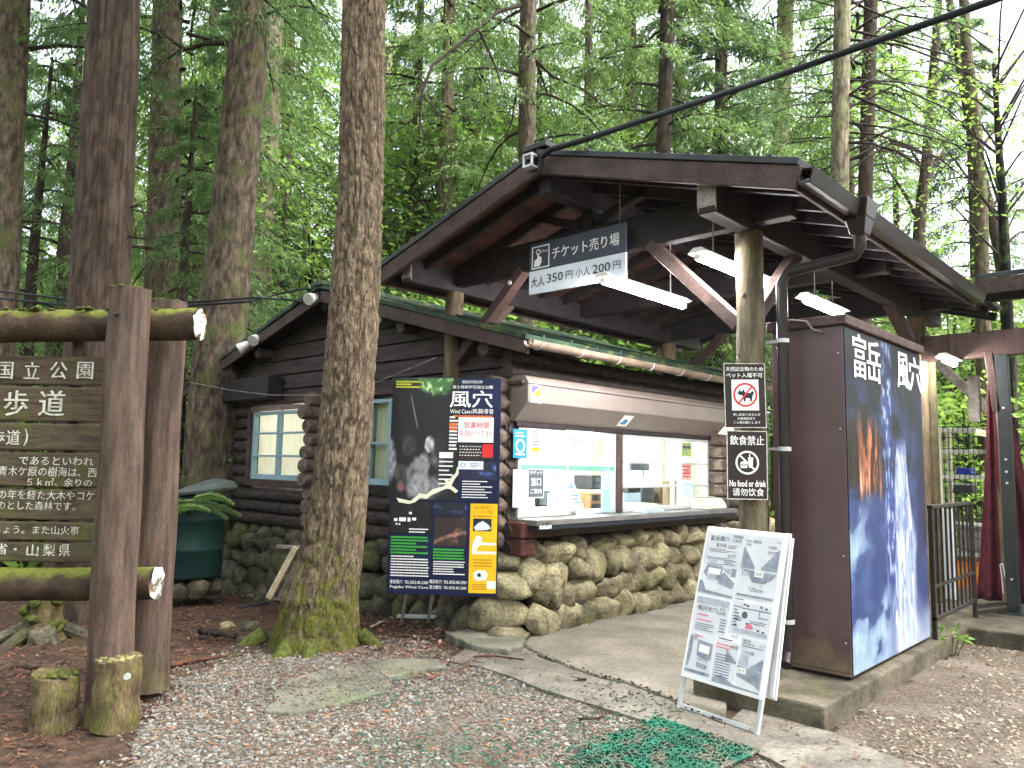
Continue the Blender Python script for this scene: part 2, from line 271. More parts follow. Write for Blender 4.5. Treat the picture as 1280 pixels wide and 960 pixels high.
# ------------------------------------------------------------------ mesh building
WM = {}
class MB:
    def __init__(s): s.v = []; s.f = []; s.m = []
    def add(s, vs, fs, mi=0):
        o = len(s.v); s.v.extend([tuple(map(float, p)) for p in vs]); s.f.extend([tuple(i+o for i in f) for f in fs]); s.m.extend([mi]*len(fs)); return s
    def obox(s, c, ax, ay, az, mi=0):   # centre and three half-axis vectors
        c = np.array(c, float); ax, ay, az = (np.array(a, float) for a in (ax, ay, az))
        vs = [c+i*ax+j*ay+k*az for k in (-1, 1) for j in (-1, 1) for i in (-1, 1)]
        return s.add(vs, [(0, 2, 3, 1), (4, 5, 7, 6), (0, 1, 5, 4), (2, 6, 7, 3), (0, 4, 6, 2), (1, 3, 7, 5)], mi)
    def box(s, x0, y0, z0, x1, y1, z1, mi=0):
        return s.obox(((x0+x1)/2, (y0+y1)/2, (z0+z1)/2), (abs(x1-x0)/2, 0, 0), (0, abs(y1-y0)/2, 0), (0, 0, abs(z1-z0)/2), mi)
    def beam(s, a, b, wd, ht, up=(0, 0, 1), mi=0):
        a = np.array(a, float); b = np.array(b, float); d = b-a; l = np.linalg.norm(d); d /= l
        sx = np.cross(d, up); sx /= np.linalg.norm(sx); uz = np.cross(sx, d)
        return s.obox((a+b)/2, d*l/2, sx*wd/2, uz*ht/2, mi)
    def tube(s, pts, rad, n=10, caps=True, sq=None, mi=0):
        pts = [np.array(p, float) for p in pts]; k = len(pts)
        if not hasattr(rad, '__len__'): rad = [rad]*k
        vs = []; ref = None
        for i, p in enumerate(pts):
            d = pts[min(i+1, k-1)]-pts[max(i-1, 0)]; d /= np.linalg.norm(d)+1e-9
            if ref is None:
                ref = np.cross(d, (0, 0, 1)) if abs(d[2]) < .9 else np.cross(d, (1, 0, 0))
            a = ref-d*(ref@d); a /= np.linalg.norm(a); ref = a; b = np.cross(d, a)
            for j in range(n):
                t = 2*math.pi*j/n; vs.append(p+rad[i]*(math.cos(t)*a+math.sin(t)*b))
        fs = [(i*n+j, i*n+(j+1) % n, (i+1)*n+(j+1) % n, (i+1)*n+j) for i in range(k-1) for j in range(n)]
        if caps: fs += [tuple(range(n-1, -1, -1)), tuple((k-1)*n+j for j in range(n))]
        return s.add(vs, fs, mi)
    def prism(s, poly, o, ax, ay, az, mi=0):     # polygon in (ax,ay) plane pushed along az
        o = np.array(o, float); ax, ay, az = (np.array(a, float) for a in (ax, ay, az)); n = len(poly)
        vs = [o+ax*p+ay*q for p, q in poly]+[o+ax*p+ay*q+az for p, q in poly]
        fs = [tuple(range(n-1, -1, -1)), tuple(range(n, 2*n))]+[(i, (i+1) % n, n+(i+1) % n, n+i) for i in range(n)]
        return s.add(vs, fs, mi)
    def rock(s, c, sx, sy, sz, seed, sub=2, amp=.18, rz=0., mi=0, flat=0.):
        V, Fc = ICO[sub]; rs = np.random.RandomState(seed); off = rs.rand(3)*50
        ph = V*1.0
        d = np.array([mnoise.noise(Vector(p*1.3+off))+.5*mnoise.noise(Vector(p*2.9+off))+.22*mnoise.noise(Vector(p*6.5+off)) for p in ph])
        q = V*(1+amp*d)[:, None]
        q = np.sign(q)*np.abs(q)**(.85)                     # blocky
        for _ in range(7 if sub > 1 else 0):                # broken faces
            nn = rs.randn(3); nn /= np.linalg.norm(nn); ex = q@nn-(.55+.33*rs.rand()); q = q-np.clip(ex, 0, None)[:, None]*nn*.83
        if flat: q[:, 2] = np.clip(q[:, 2], -1, flat)
        q = q*np.array([sx, sy, sz]); cz, sz_ = math.cos(rz), math.sin(rz)
        q = np.stack([q[:, 0]*cz-q[:, 1]*sz_, q[:, 0]*sz_+q[:, 1]*cz, q[:, 2]], 1)+np.array(c)
        return s.add(q, Fc, mi)
    def pieces(s):
        par = list(range(len(s.v)))
        def find(i):
            while par[i] != i: par[i] = par[par[i]]; i = par[i]
            return i
        for f in s.f:
            a = find(f[0])
            for i in f[1:]: par[find(i)] = a
        groups = {}
        for f, m in zip(s.f, s.m): groups.setdefault(find(f[0]), []).append((f, m))
        for fl in groups.values():
            b = MB(); idx = {}
            for f, m in fl:
                for i in f:
                    if i not in idx: idx[i] = len(b.v); b.v.append(s.v[i])
                b.f.append(tuple(idx[i] for i in f)); b.m.append(m)
            yield b
    def each(s, name, mats, parent=None, **k):      # every separate piece a mesh of its own
        return [b.build(name, mats, parent, **k) for b in s.pieces()]
    def build(s, name, mats, parent=None, smooth=False, bevel=0, seg=1, local=False):
        me = bpy.data.meshes.new(name)
        V = np.array(s.v, float)
        if parent is not None and not local and parent in WM:
            M = np.array(WM[parent].inverted()); V = V@M[:3, :3].T+M[:3, 3]
        me.from_pydata(V.tolist(), [], s.f)
        for m in (mats if isinstance(mats, (list, tuple)) else [mats]): me.materials.append(m)
        if any(s.m): me.polygons.foreach_set('material_index', s.m)
        me.polygons.foreach_set('use_smooth', [bool(smooth)]*len(me.polygons)) if smooth is not None else None
        if smooth == 'auto': me.set_sharp_from_angle(angle=R_(35))
        me.update(); me.validate()
        return link(name, me, parent, bevel, seg)
def link(name, me, parent=None, bevel=0, seg=1):
    o = bpy.data.objects.new(name, me); COL.objects.link(o)
    if parent is not None: o.parent = parent; WM[o] = WM.get(parent, Matrix())
    else: WM[o] = Matrix()
    if bevel:
        b = o.modifiers.new('bevel', 'BEVEL'); b.width = bevel; b.segments = seg; b.limit_method = 'ANGLE'; b.angle_limit = R_(40)
    return o
def _ico(n):
    import bmesh
    bm = bmesh.new(); bmesh.ops.create_icosphere(bm, subdivisions=n, radius=1)
    V = np.array([v.co[:] for v in bm.verts]); Fc = [tuple(v.index for v in f.verts) for f in bm.faces]; bm.free(); return V, Fc
ICO = {1: _ico(1), 2: _ico(2), 3: _ico(3)}
def thing(name, label, cat, loc=(0, 0, 0), rz=0., group=None):
    o = bpy.data.objects.new(name, None); COL.objects.link(o); o.empty_display_size = .2
    o.location = [float(v) for v in loc]; o.rotation_euler = (0, 0, rz)
    WM[o] = Matrix.Translation(o.location) @ Matrix.Rotation(rz, 4, 'Z')
    return tag(o, label, cat, group)
def tag(o, label, cat, group=None):
    o['label'] = label; o['category'] = cat
    if group: o['group'] = group
    return o
def struct(o, kind='structure'): o['kind'] = kind; return o
def npmesh(name, V, Q, mats, parent=None, smooth=False, col=None):
    V = np.asarray(V, np.float32); Q = np.asarray(Q, np.int32); k = Q.shape[1]
    me = bpy.data.meshes.new(name); me.vertices.add(len(V)); me.vertices.foreach_set('co', V.ravel())
    me.loops.add(Q.size); me.loops.foreach_set('vertex_index', Q.ravel()); me.polygons.add(len(Q))
    me.polygons.foreach_set('loop_start', np.arange(0, Q.size, k, dtype=np.int32))
    me.polygons.foreach_set('use_smooth', np.full(len(Q), bool(smooth)))
    for m in (mats if isinstance(mats, (list, tuple)) else [mats]): me.materials.append(m)
    if col is not None:
        a = me.attributes.new('Col', 'FLOAT_COLOR', 'POINT'); c4 = np.ones((len(V), 4), np.float32); c4[:, :3] = col; a.data.foreach_set('color', c4.ravel())
    me.update(calc_edges=True); me.validate()
    return me

# ------------------------------------------------------------------ flat printed / lettered planes
class Plane:
    """a vertical or leaning flat face: o = bottom left, x to the right, y up, n out of the face"""
    def __init__(s, o, x, y):
        s.o = np.array(o, float); s.x = np.array(x, float)/np.linalg.norm(x)
        y = np.array(y, float); y = y-s.x*(y@s.x); s.y = y/np.linalg.norm(y); s.n = np.cross(s.x, s.y)
    def uv(s, px, py):
        d = ray(px, py); t = ((s.o-CAM)@s.n)/(d@s.n); p = CAM+d*t-s.o; return p@s.x, p@s.y
    def rect(s, x0, y0, x1, y1):        # frame pixels, y0 above y1 -> u0,v0,u1,v1
        ym = (y0+y1)/2; xm = (x0+x1)/2
        return s.uv(x0, ym)[0], s.uv(xm, y1)[1], s.uv(x1, ym)[0], s.uv(xm, y0)[1]
    def p(s, u, v, h=0.): return s.o+s.x*u+s.y*v+s.n*h
def fill(mb, pl, u0, v0, u1, v1, h=.003, t=.0015, mi=0):
    mb.obox(pl.p((u0+u1)/2, (v0+v1)/2, h-t/2), pl.x*(u1-u0)/2, pl.y*(v1-v0)/2, pl.n*t/2, mi)
def poly(mb, pl, pts, h=.003, t=.0015, mi=0):
    mb.prism(pts, pl.p(0, 0, h-t), pl.x, pl.y, pl.n*t, mi)
def ring(mb, pl, c, r, wd, h=.003, n=36, mi=0):
    vs = [pl.p(c[0]+q*math.cos(2*math.pi*i/n), c[1]+q*math.sin(2*math.pi*i/n), h) for i in range(n) for q in (r, r-wd)]
    mb.add(vs, [(2*i, 2*((i+1) % n), 2*((i+1) % n)+1, 2*i+1) for i in range(n)], mi)
_tc = bpy.data.curves.new('lettering_source', 'FONT'); _tc.resolution_u = 2
_to = bpy.data.objects.new('lettering_source', _tc)
def glyphs(body, bold):
    _tc.body = body; _tc.offset = bold; _tc.size = 1
    me = _to.to_mesh(); V = np.array([v.co[:] for v in me.vertices]); Fc = [tuple(p.vertices) for p in me.polygons]; _to.to_mesh_clear()
    return V, Fc
def text(mb, pl, body, u0, v0, u1, v1, h=.004, bold=.0, mi=0, keep=False, skew=0.):
    V, Fc = glyphs(body, 0)
    if not len(V): return
    lo = V.min(0); hi = V.max(0); sx = (u1-u0)/max(1e-6, hi[0]-lo[0]); sy = (v1-v0)/max(1e-6, hi[1]-lo[1])
    if keep: sx = min(sx, sy); sy = sx
    a = (V[:, 0]-lo[0])*sx; b = (V[:, 1]-lo[1])*sy
    for q, e in enumerate((0, -1, 1) if bold else (0,)):
        P = pl.o+pl.x*(u0+a+e*bold*sx*1.1)[:, None]+pl.y*(v0+b+skew*a)[:, None]+pl.n*(h+q*.0002)
        mb.add(P, Fc, mi)
def tpx(mb, pl, body, x0, y0, x1, y1, **k):
    text(mb, pl, body, *pl.rect(x0, y0, x1, y1), **k)
def picture(name, pl, u0, v0, u1, v1, nx, ny, fn, parent, h=.003):
    a = np.linspace(0, 1, nx); b = np.linspace(0, 1, ny); A, B = np.meshgrid(a, b)
    C = np.clip(fn(A, B), 0, 1); C = np.where(C <= .04045, C/12.92, ((C+.055)/1.055)**2.4).reshape(-1, 3)
    U = (u0+(u1-u0)*A).ravel(); Vv = (v0+(v1-v0)*B).ravel()
    P = pl.o+pl.x*U[:, None]+pl.y*Vv[:, None]+pl.n*h
    M = np.array(WM[parent].inverted()); P = P@M[:3, :3].T+M[:3, 3]
    i = np.arange(nx-1)[None, :]+nx*np.arange(ny-1)[:, None]; i = i.ravel()
    Q = np.stack([i, i+1, i+nx+1, i+nx], 1)
    return link(name, npmesh(name, P, Q, PRINT, col=C), parent)
def lines(mb, pl, u0, v0, u1, v1, n, rs, h=.0035, th=.45, mi=0, gap=.0):
    """rows of small print too fine to read: short broken bars"""
    dv = (v1-v0)/n
    for i in range(n):
        y = v1-dv*(i+.5); x = u0; end = u1-(u1-u0)*(.45*rs.rand() if rs.rand() < .3 else .04*rs.rand())
        while x < end:
            l = min(end-x, (u1-u0)*(.03+.07*rs.rand())); fill(mb, pl, x, y-dv*th/2, x+l*.9, y+dv*th/2, h, .0008, mi); x += l+gap

# ================================================================== GROUND
def G(x, y):
    x = np.asarray(x, float); y = np.asarray(y, float)
    base = -np.clip((-6.4-x)*.06, 0, .3)
    left = sm(-5.2, -6.2, x)+sm(4.2, 3.0, y)*sm(-4.2, -5.2, x)
    near = np.clip(left, 0, 1)*.075+.012
    far = sm(14, 30, np.hypot(x, y))
    return base+near*(fbm(x*1.3+7, y*1.3, 5)-.5)*1.6+np.clip(left, 0, 1)*.03*(fbm(x*6, y*6, 9)-.5)+far*(fbm(x*.06, y*.06, 3)-.35)*1.6-.012
def axis(lo, hi, st):
    a = np.arange(lo, hi, st); e = 1.28**np.arange(1, 30)*st; e = np.cumsum(e); e = e[e < 70]
    return np.concatenate([lo-e[::-1], a, a[-1]+e])
gxs = axis(-13, 2.5, .07); gys = axis(.6, 12.5, .07)
def grid_mesh(name, xs, ys, fz, m, mask=None, smooth=True, col=None):
    X, Y = np.meshgrid(xs, ys); nx = len(xs); Z = fz(X, Y)
    i = (np.arange(nx-1)[None, :]+nx*np.arange(len(ys)-1)[:, None]).ravel()
    Q = np.stack([i, i+1, i+nx+1, i+nx], 1)
    V = np.stack([X.ravel(), Y.ravel(), Z.ravel()], 1)
    if mask is not None:
        c = V[Q].mean(1); k = mask(c[:, 0], c[:, 1]); Q = Q[k]
        u, inv = np.unique(Q, return_inverse=True); V = V[u]; Q = inv.reshape(Q.shape)
    return npmesh(name, V, Q, m, smooth=smooth)
def inpoly(P, x, y):
    x = np.asarray(x); y = np.asarray(y); r = np.zeros(x.shape, bool); j = len(P)-1
    for i in range(len(P)):
        xi, yi = P[i][:2]; xj, yj = P[j][:2]
        r ^= ((yi > y) != (yj > y)) & (x < (xj-xi)*(y-yi)/(yj-yi+1e-12)+xi); j = i
    return r
SOIL = mat('forest_floor_soil', rgb(84, 64, 52), rgb(48, 37, 31), .95, 9, (1, 1, 1), .6, 45, c3=rgb(80, 72, 48), s3=1.4, lo3=.56, hi3=.74)
GRAV = mat('gravel_bed', rgb(118, 113, 104), rgb(68, 62, 55), .95, 42, (1, 1, 1), .9, 70, c3=rgb(104, 80, 68), s3=2.2, lo3=.52, hi3=.7)
GRAVB = mat('brown_gravel_bed', rgb(112, 101, 89), rgb(66, 57, 49), .95, 46, (1, 1, 1), .9, 80, c3=rgb(120, 110, 100), s3=1.5, lo3=.5, hi3=.7)
struct(link('ground', grid_mesh('ground', gxs, gys, G, SOIL)))
def px2w(pts, z=0.): return [tuple(onz(a, b, z)[:2]) for a, b in pts]
GP = px2w([(150, 1010), (165, 935), (205, 872), (262, 832), (318, 816), (372, 822), (425, 812), (470, 806), (535, 800), (560, 822), (600, 832), (675, 860), (735, 880), (806, 902), (900, 915), (960, 950), (1010, 1010), (900, 1150), (100, 1150)])
GB = [(-1.95, 4.9), (-1.93, 8.6), (0, 8.75), (3, 9), (3, 2.6), (-1.0, 3.3), (-1.45, 4.3)]
def patch(name, poly, dz, m, st=.05, wob=.05):
    P = np.array(poly); lo = P.min(0)-.1; hi = P.max(0)+.1
    def mk(x, y): return inpoly(poly, x+wob*(vn(x*7, y*7, 31)-.5)*2, y+wob*(vn(x*7, y*7, 37)-.5)*2)
    return struct(link(name, grid_mesh(name, np.arange(lo[0], hi[0], st), np.arange(lo[1], hi[1], st), lambda x, y: G(x, y)+dz, m, mk)))
patch('gravel_area', GP, .006, GRAV, wob=.13)
patch('brown_gravel_area', GB, .005, GRAVB)
# concrete path under the shelter, apron in front of it, slab with kerb edge
crack = px2w([(654, 806), (689, 823), (718, 834), (751, 845), (782, 851), (810, 861), (838, 872), (862, 884), (905, 902)], .03)
mb = MB()
pp = crack+[(-2.6, 4.96), (-2.5, 15), (-5.2, 15), (-5.02, 5.75)]
mb.prism(pp, (0, 0, -.05), (1, 0, 0), (0, 1, 0), (0, 0, .08)); struct(mb.build('concrete_path', CONC, bevel=.01))
apr = px2w([(560, 826), (600, 833), (640, 846), (675, 861), (735, 879), (806, 901), (880, 916), (962, 948), (1008, 975), (1150, 1010), (1150, 960), (1042, 916), (1000, 905)], .012)
ap2 = apr+[(-2.5, 5.05)]+[(a+.01, b-.012) for a, b in crack[::-1]]+px2w([(630, 800), (590, 806)], .012)
mb = MB(); mb.prism(ap2, (0, 0, -.06), (1, 0, 0), (0, 1, 0), (0, 0, .074)); struct(mb.build('concrete_apron', CONC2))
mb = MB()
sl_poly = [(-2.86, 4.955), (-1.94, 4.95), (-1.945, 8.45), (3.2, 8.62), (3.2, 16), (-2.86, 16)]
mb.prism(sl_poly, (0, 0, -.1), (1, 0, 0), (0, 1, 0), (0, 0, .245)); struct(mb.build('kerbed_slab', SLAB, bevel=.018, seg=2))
rs = np.random.RandomState(4)
mb = MB()
for (a, b), (c, d) in zip(crack[:-1], crack[1:]):
    n = 17
    for k in range(n):
        t = k/n; x = a+(c-a)*t+rs.randn()*.022; y = b+(d-b)*t+rs.randn()*.022; s = .0025+.006*rs.rand()**2
        mb.rock((x, y, .03+s*.3), s*1.6, s*1.2, s*.7, rs.randint(1e6), 1, .3, rs.rand()*6)
struct(mb.build('crack_debris', CRACK), 'stuff')
def slabstone(pts, z, t, name='flagstone'):
    P0 = px2w(pts, z); P = []; rr = np.random.RandomState(len(pts))
    for (a, b), (c, d) in zip(P0, P0[1:]+P0[:1]):
        for k in range(5): P.append((a+(c-a)*k/5+.012*rr.randn(), b+(d-b)*k/5+.012*rr.randn()))
    mb = MB(); mb.prism(P, (0, 0, z-t), (1, 0, 0), (0, 1, 0), (0, 0, t)); return mb.build(name, FLAG, bevel=.012, seg=2)
tag(slabstone([(352, 853), (398, 838), (452, 828), (478, 838), (487, 858), (470, 868), (420, 880), (372, 890), (330, 888)], .020, .1), 'large cracked grey flagstone set in gravel at foot of the big mossy tree', 'paving stone', 'flagstones set in the gravel')
tag(slabstone([(452, 827), (500, 822), (548, 824), (560, 832), (520, 838), (484, 847)], .026, .1), 'small flat flagstone between the big tree and stepped stone block', 'paving stone', 'flagstones set in the gravel')
tag(slabstone([(556, 790), (622, 783), (655, 790), (655, 806), (634, 812), (588, 806)], .06, .12, 'doorstep_stone'), 'thick flat stone block at the corner of the boulder foundation', 'paving stone')

# ------------------------------------------------------------------ loose stones and litter
def scatter(name, poly, n, smin, smax, cols, seed, m, dz=.0, flat=.6, excl=None, ground=G):
    rs = np.random.RandomState(seed); P = np.array(poly); lo = P.min(0); hi = P.max(0); pts = []
    while len(pts) < n:
        q = lo+rs.rand(n*2, 2)*(hi-lo); k = inpoly(poly, q[:, 0], q[:, 1])
        dist = np.hypot(q[:, 0], q[:, 1]); k &= rs.rand(len(q)) < np.clip(5.2/dist, .25, 1)**1.5
        k &= vn(q[:, 0]*2.2, q[:, 1]*2.2, seed) > .22*rs.rand(len(q))+.12
        if excl is not None: k &= ~excl(q[:, 0], q[:, 1])
        pts.extend(q[k].tolist())
    q = np.array(pts[:n]); z = ground(q[:, 0], q[:, 1])
    V0, F0 = ICO[1]; F0 = np.array(F0)
    s = smin+(smax-smin)*rs.rand(n)**2.2; sc = np.stack([s*(.8+.6*rs.rand(n)), s*(.6+.4*rs.rand(n)), s*flat*(.6+.5*rs.rand(n))], 1)
    jit = 1+.28*(rs.rand(n, 12, 1)-.5)*2
    V = V0[None]*jit*sc[:, None, :]
    a = rs.rand(n)*6.283; ca, sa = np.cos(a)[:, None], np.sin(a)[:, None]
    tl = (rs.rand(n, 1)-.5)*1.0
    X = V[:, :, 0]*ca-V[:, :, 1]*sa; Y = V[:, :, 0]*sa+V[:, :, 1]*ca; Z = V[:, :, 2]+X*tl*.6
    V = np.stack([X+q[:, 0:1], Y+q[:, 1:2], Z+z[:, None]+dz+sc[:, 2:3]*.35], 2)
    ci = rs.randint(len(cols), size=n); c = np.array(cols)[ci]*(.75+.5*rs.rand(n, 1))
    Q = (F0[None]+12*np.arange(n)[:, None, None]).reshape(-1, 3)
    return struct(link(name, npmesh(name, V.reshape(-1, 3), Q, m, col=np.repeat(c, 12, 0))), 'stuff')
STN = printmat('loose_stone', .85); LIT = printmat('leaf_litter', .9)
gc = [rgb(126, 125, 121), rgb(112, 111, 107), rgb(96, 95, 92), rgb(140, 138, 133), rgb(116, 109, 99), rgb(82, 77, 70), rgb(122, 102, 86), rgb(92, 72, 58)]
scatter('gravel_stones', GP, 32000, .005, .017, gc, 11, STN, .006)
GPW = px2w([(120, 960), (190, 850), (250, 820), (320, 800), (420, 800), (470, 792), (520, 790), (560, 822), (470, 830), (330, 845), (230, 890), (190, 980)])
scatter('stray_gravel', GPW, 2600, .005, .016, gc, 13, STN, .004)
gb = [rgb(150, 138, 122), rgb(128, 116, 102), rgb(106, 94, 83), rgb(168, 158, 144), rgb(92, 80, 70), rgb(146, 138, 128)]
scatter('brown_gravel_stones', GB, 15000, .006, .018, gb, 12, STN, .005)
FP = px2w([(352, 853), (398, 838), (452, 828), (540, 826), (487, 858), (470, 868), (420, 880), (372, 890), (330, 888)])
scatter('stones_on_flagstone', FP, 700, .004, .012, gc, 15, STN, .0, ground=lambda x, y: 0*x+.022)
def litter(name, poly, n, seed, cols, smin=.012, smax=.05, excl=None, asp=.35, ground=G):
    rs = np.random.RandomState(seed); P = np.array(poly); lo = P.min(0); hi = P.max(0); pts = []
    while len(pts) < n:
        q = lo+rs.rand(n*2, 2)*(hi-lo); k = inpoly(poly, q[:, 0], q[:, 1]); k &= vn(q[:, 0]*1.7, q[:, 1]*1.7, seed) > .5*rs.rand(len(q))
        if excl is not None: k &= ~excl(q[:, 0], q[:, 1])
        pts.extend(q[k].tolist())
    q = np.array(pts[:n]); z = ground(q[:, 0], q[:, 1])+.006+.014*rs.rand(n)
    a = rs.rand(n)*6.283; s = smin+(smax-smin)*rs.rand(n)**2; t = (rs.rand(n, 2)-.5)*.8
    d = np.stack([np.cos(a), np.sin(a), t[:, 0]], 1)*s[:, None]; e = np.stack([-np.sin(a), np.cos(a), t[:, 1]], 1)*(s*asp*(.5+rs.rand(n)))[:, None]
    c0 = np.stack([q[:, 0], q[:, 1], z], 1)
    V = np.stack([c0-d, c0-e*.9+d*.1, c0+d, c0+e], 1).reshape(-1, 3)
    Q = np.arange(4*n).reshape(n, 4); ci = rs.randint(len(cols), size=n); c = np.array(cols)[ci]*(.55+.5*rs.rand(n, 1))
    return struct(link(name, npmesh(name, V, Q, LIT, col=np.repeat(c, 4, 0))), 'stuff')
lc = [rgb(120, 72, 55), rgb(98, 58, 45), rgb(136, 88, 66), rgb(84, 54, 43), rgb(142, 112, 86), rgb(110, 76, 62), rgb(70, 50, 40)]
FL = [(-4.0, .4), (-5.3, 2.6), (-6.3, 3.2), (-5.9, 5.4), (-8, 5.6), (-12.5, 6), (-13, 2.5), (-9, .2), (-6, 0)]
litter('fallen_needles', FL, 30000, 21, lc, .006, .032)
litter('litter_on_gravel', GP, 2800, 22, lc+[rgb(176, 120, 70)], .01, .03)
litter('bark_chips', px2w([(430, 790), (470, 770), (560, 780), (640, 815), (600, 832), (540, 850), (450, 840), (400, 815)]), 1500, 23, lc+[rgb(180, 150, 130)], .012, .045, ground=lambda x, y: G(x, y)+.012)
litter('litter_on_flagstone', FP, 260, 29, lc, .008, .028, ground=lambda x, y: 0*x+.018)
litter('litter_on_path', pp, 160, 24, [rgb(70, 56, 44), rgb(110, 90, 70)], .008, .025, ground=lambda x, y: 0*x+.026)
litter('litter_on_apron', ap2, 300, 25, [rgb(70, 56, 44), rgb(120, 84, 60), rgb(92, 64, 48)], .008, .03, ground=lambda x, y: 0*x+.01)
litter('litter_on_brown_gravel', GB, 900, 26, [rgb(120, 92, 76), rgb(96, 70, 58), rgb(170, 150, 130)], .01, .03)

# ================================================================== LOG CABIN
WX, GY, WX2, FARY = -5.12, 5.50, -10.95, 10.4      # window wall, gable wall, far side wall, back wall
RIDX, RIDZ, EAVX, EAVZ = -8.1, 3.72, -4.66, 2.74
cab = thing('log_cabin', 'dark stained log cabin ticket office with green roof and boulder foundation', 'cabin', ((WX+WX2)/2, (GY+FARY)/2, 0))
LR = .088
def log(mb, a, b, r=LR, n=12, seed=0):
    a = np.array(a, float); b = np.array(b, float); k = 6; rs = np.random.RandomState(seed+int(abs(a[2])*977))
    mb.tube([a+(b-a)*i/k+np.array([0, 0, rs.randn()*.004]) for i in range(k+1)], [r*(1+.04*rs.randn()) for _ in range(k+1)], n)
wz = [.80+.165*i for i in range(10)]               # log courses
# gable wall, with openings for the two windows
gw = MB(); ge = MB()
W1 = (-10.10, -8.57, 1.34, 2.27); W2 = (-7.42, -6.5, 1.34, 2.33)
for i, z in enumerate(wz):
    segs = [(WX2-.22, WX+.02)]
    if W1[2]-.05 < z < W1[3]+.05: segs = [(WX2-.22, W1[0]-.06), (W1[1]+.06, W2[0]-.06), (W2[1]+.06, WX+.02)]
    for a, b in segs: log(gw, (a, GY, z), (b, GY, z), seed=i)
gw.build('gable_log_wall', LOGW, cab, smooth='auto')
# stacked log ends: left side wall, inner cross wall, window wall (all poke out of the gable towards the viewer)
def ends(X, zs, ln, name, big=()):
    e = MB(); rs = np.random.RandomState(int(abs(X)*100))
    for z in zs:
        l = ln*(1+.12*rs.randn()); r = LR*(1.02+.05*rs.rand())
        e.tube([(X, GY+.05, z), (X, GY-l*.9, z), (X+.004, GY-l, z)], [r, r, r*.86], 12)
    return e.each(name, LOGEND, cab, smooth='auto')
ends(WX2+.1, [z+.08 for z in wz], .30, 'log_end')
ends(-8.40, [z+.08 for z in wz], .26, 'log_end')
ends(WX-.085, [z+.08 for z in wz], .28, 'log_end')
rb = MB()
for z in (.82, .985): rb.obox((WX+.1, GY+.02, z), (.11, 0, 0), (0, .1, 0), (0, 0, .078))
rb.each('corner_block', LOGRED, cab, bevel=.015)
# gable boards above the logs
gb_ = MB()
def roofz(x): return RIDZ-abs(x-RIDX)*(RIDZ-EAVZ)/(EAVX-RIDX)
for i in range(7):
    z0 = 2.36+i*.2; z1 = z0+.195; hw = (RIDZ-.1-z0)/((RIDZ-EAVZ)/(EAVX-RIDX)); hw2 = (RIDZ-.1-z1)/((RIDZ-EAVZ)/(EAVX-RIDX))
    if hw2 < .05: break
    y0 = GY-.05
    a0, a1, b0, b1 = RIDX-hw, RIDX+hw, RIDX-hw2, RIDX+hw2
    a0, b0 = max(a0, WX2-.1), max(b0, WX2-.1); a1, b1 = min(a1, WX+.05), min(b1, WX+.05)
    gb_.add([(a0, y0, z0), (a1, y0, z0), (b1, y0+.03, z1), (b0, y0+.03, z1), (a0, y0+.06, z0), (a1, y0+.06, z0), (b1, y0+.06, z1), (b0, y0+.06, z1)],
            [(0, 1, 2, 3), (5, 4, 7, 6), (0, 4, 5, 1), (3, 2, 6, 7), (0, 3, 7, 4), (1, 5, 6, 2)])
gb_.build('gable_boarding', mat('gable_board', rgb(46, 39, 39), rgb(70, 60, 58), .75, 6, (.4, 1, 5), .4, 24, island=.2), cab, bevel=.008)
bm = MB(); bm.box(WX2, GY-.30, 2.42, -9.3, GY-.06, 2.72); bm.build('shutter_housing', STAIN, cab, bevel=.012)
bm = MB(); bm.box(WX2-.1, GY-.10, 2.37, WX+.2, GY-.055, 2.41); bm.build('gable_ledge', STAIN2, cab, bevel=.006)
# window wall
ww = MB()
for i, z in enumerate(wz[:2]): log(ww, (WX, GY-.1, z), (WX, FARY, z), seed=40+i)
for z in (2.52, 2.66): log(ww, (WX, GY-.1, z), (WX, FARY, z), .075, seed=60)
for z in wz[2:8]: log(ww, (WX, 9.42, z), (WX, FARY, z), seed=int(z*50))
for z in wz[2:8]: log(ww, (WX-.085, GY-.1, z), (WX-.085, GY+.04, z), seed=int(z*70))
ww.build('window_wall_logs', LOGW, cab, smooth='auto')
st = MB()
for z in wz[2:8]: st.obox((WX+.12, 9.36, z+.02), (.12, 0, 0), (0, .085, 0), (0, 0, .076))
st.each('log_end', LOGEND, cab, bevel=.03, seg=2)
bk = MB(); bk.box(WX2, FARY-.1, -.2, WX, FARY, 2.9); bk.box(WX2-.05, GY, -.2, WX2+.05, FARY, 2.8); bk.each('rear_wall', LOGW, cab)
bm = MB(); bm.box(WX-.02, GY+.15, .9, WX+.16, 9.5, 1.02); bm.build('counter_bearer', STAIN2, cab, bevel=.01)
bm = MB(); bm.box(WX-.2, GY-.02, 1.03, WX+.34, 9.45, 1.085); bm.build('ticket_counter', SILL, cab, bevel=.006)
bm = MB(); bm.box(WX+.05, GY+.0, .985, WX+.335, 9.44, 1.027); bm.build('counter_edge_board', INK, cab, bevel=.006)
# rolled shutter box above the windows: sloping profile
sb = MB(); prof = [(-.02, 2.02), (.06, 2.02), (.24, 2.20), (.24, 2.40), (.19, 2.46), (-.02, 2.46)]
sb.prism(prof, (WX, GY-.06, 0), (1, 0, 0), (0, 0, 1), (0, 3.98, 0)); so_ = sb.build('shutter_box', SHUT, cab, bevel=.004)
tr_ = MB(); tr_.box(WX+.2405, GY-.06, 2.372, WX+.246, GY+3.92, 2.380); tr_.build('seam', STAIN, so_)
hd = MB(); hd.box(WX-.03, GY-.02, 1.97, WX+.07, 9.3, 2.018); hd.build('window_header', STAIN, cab, bevel=.005)
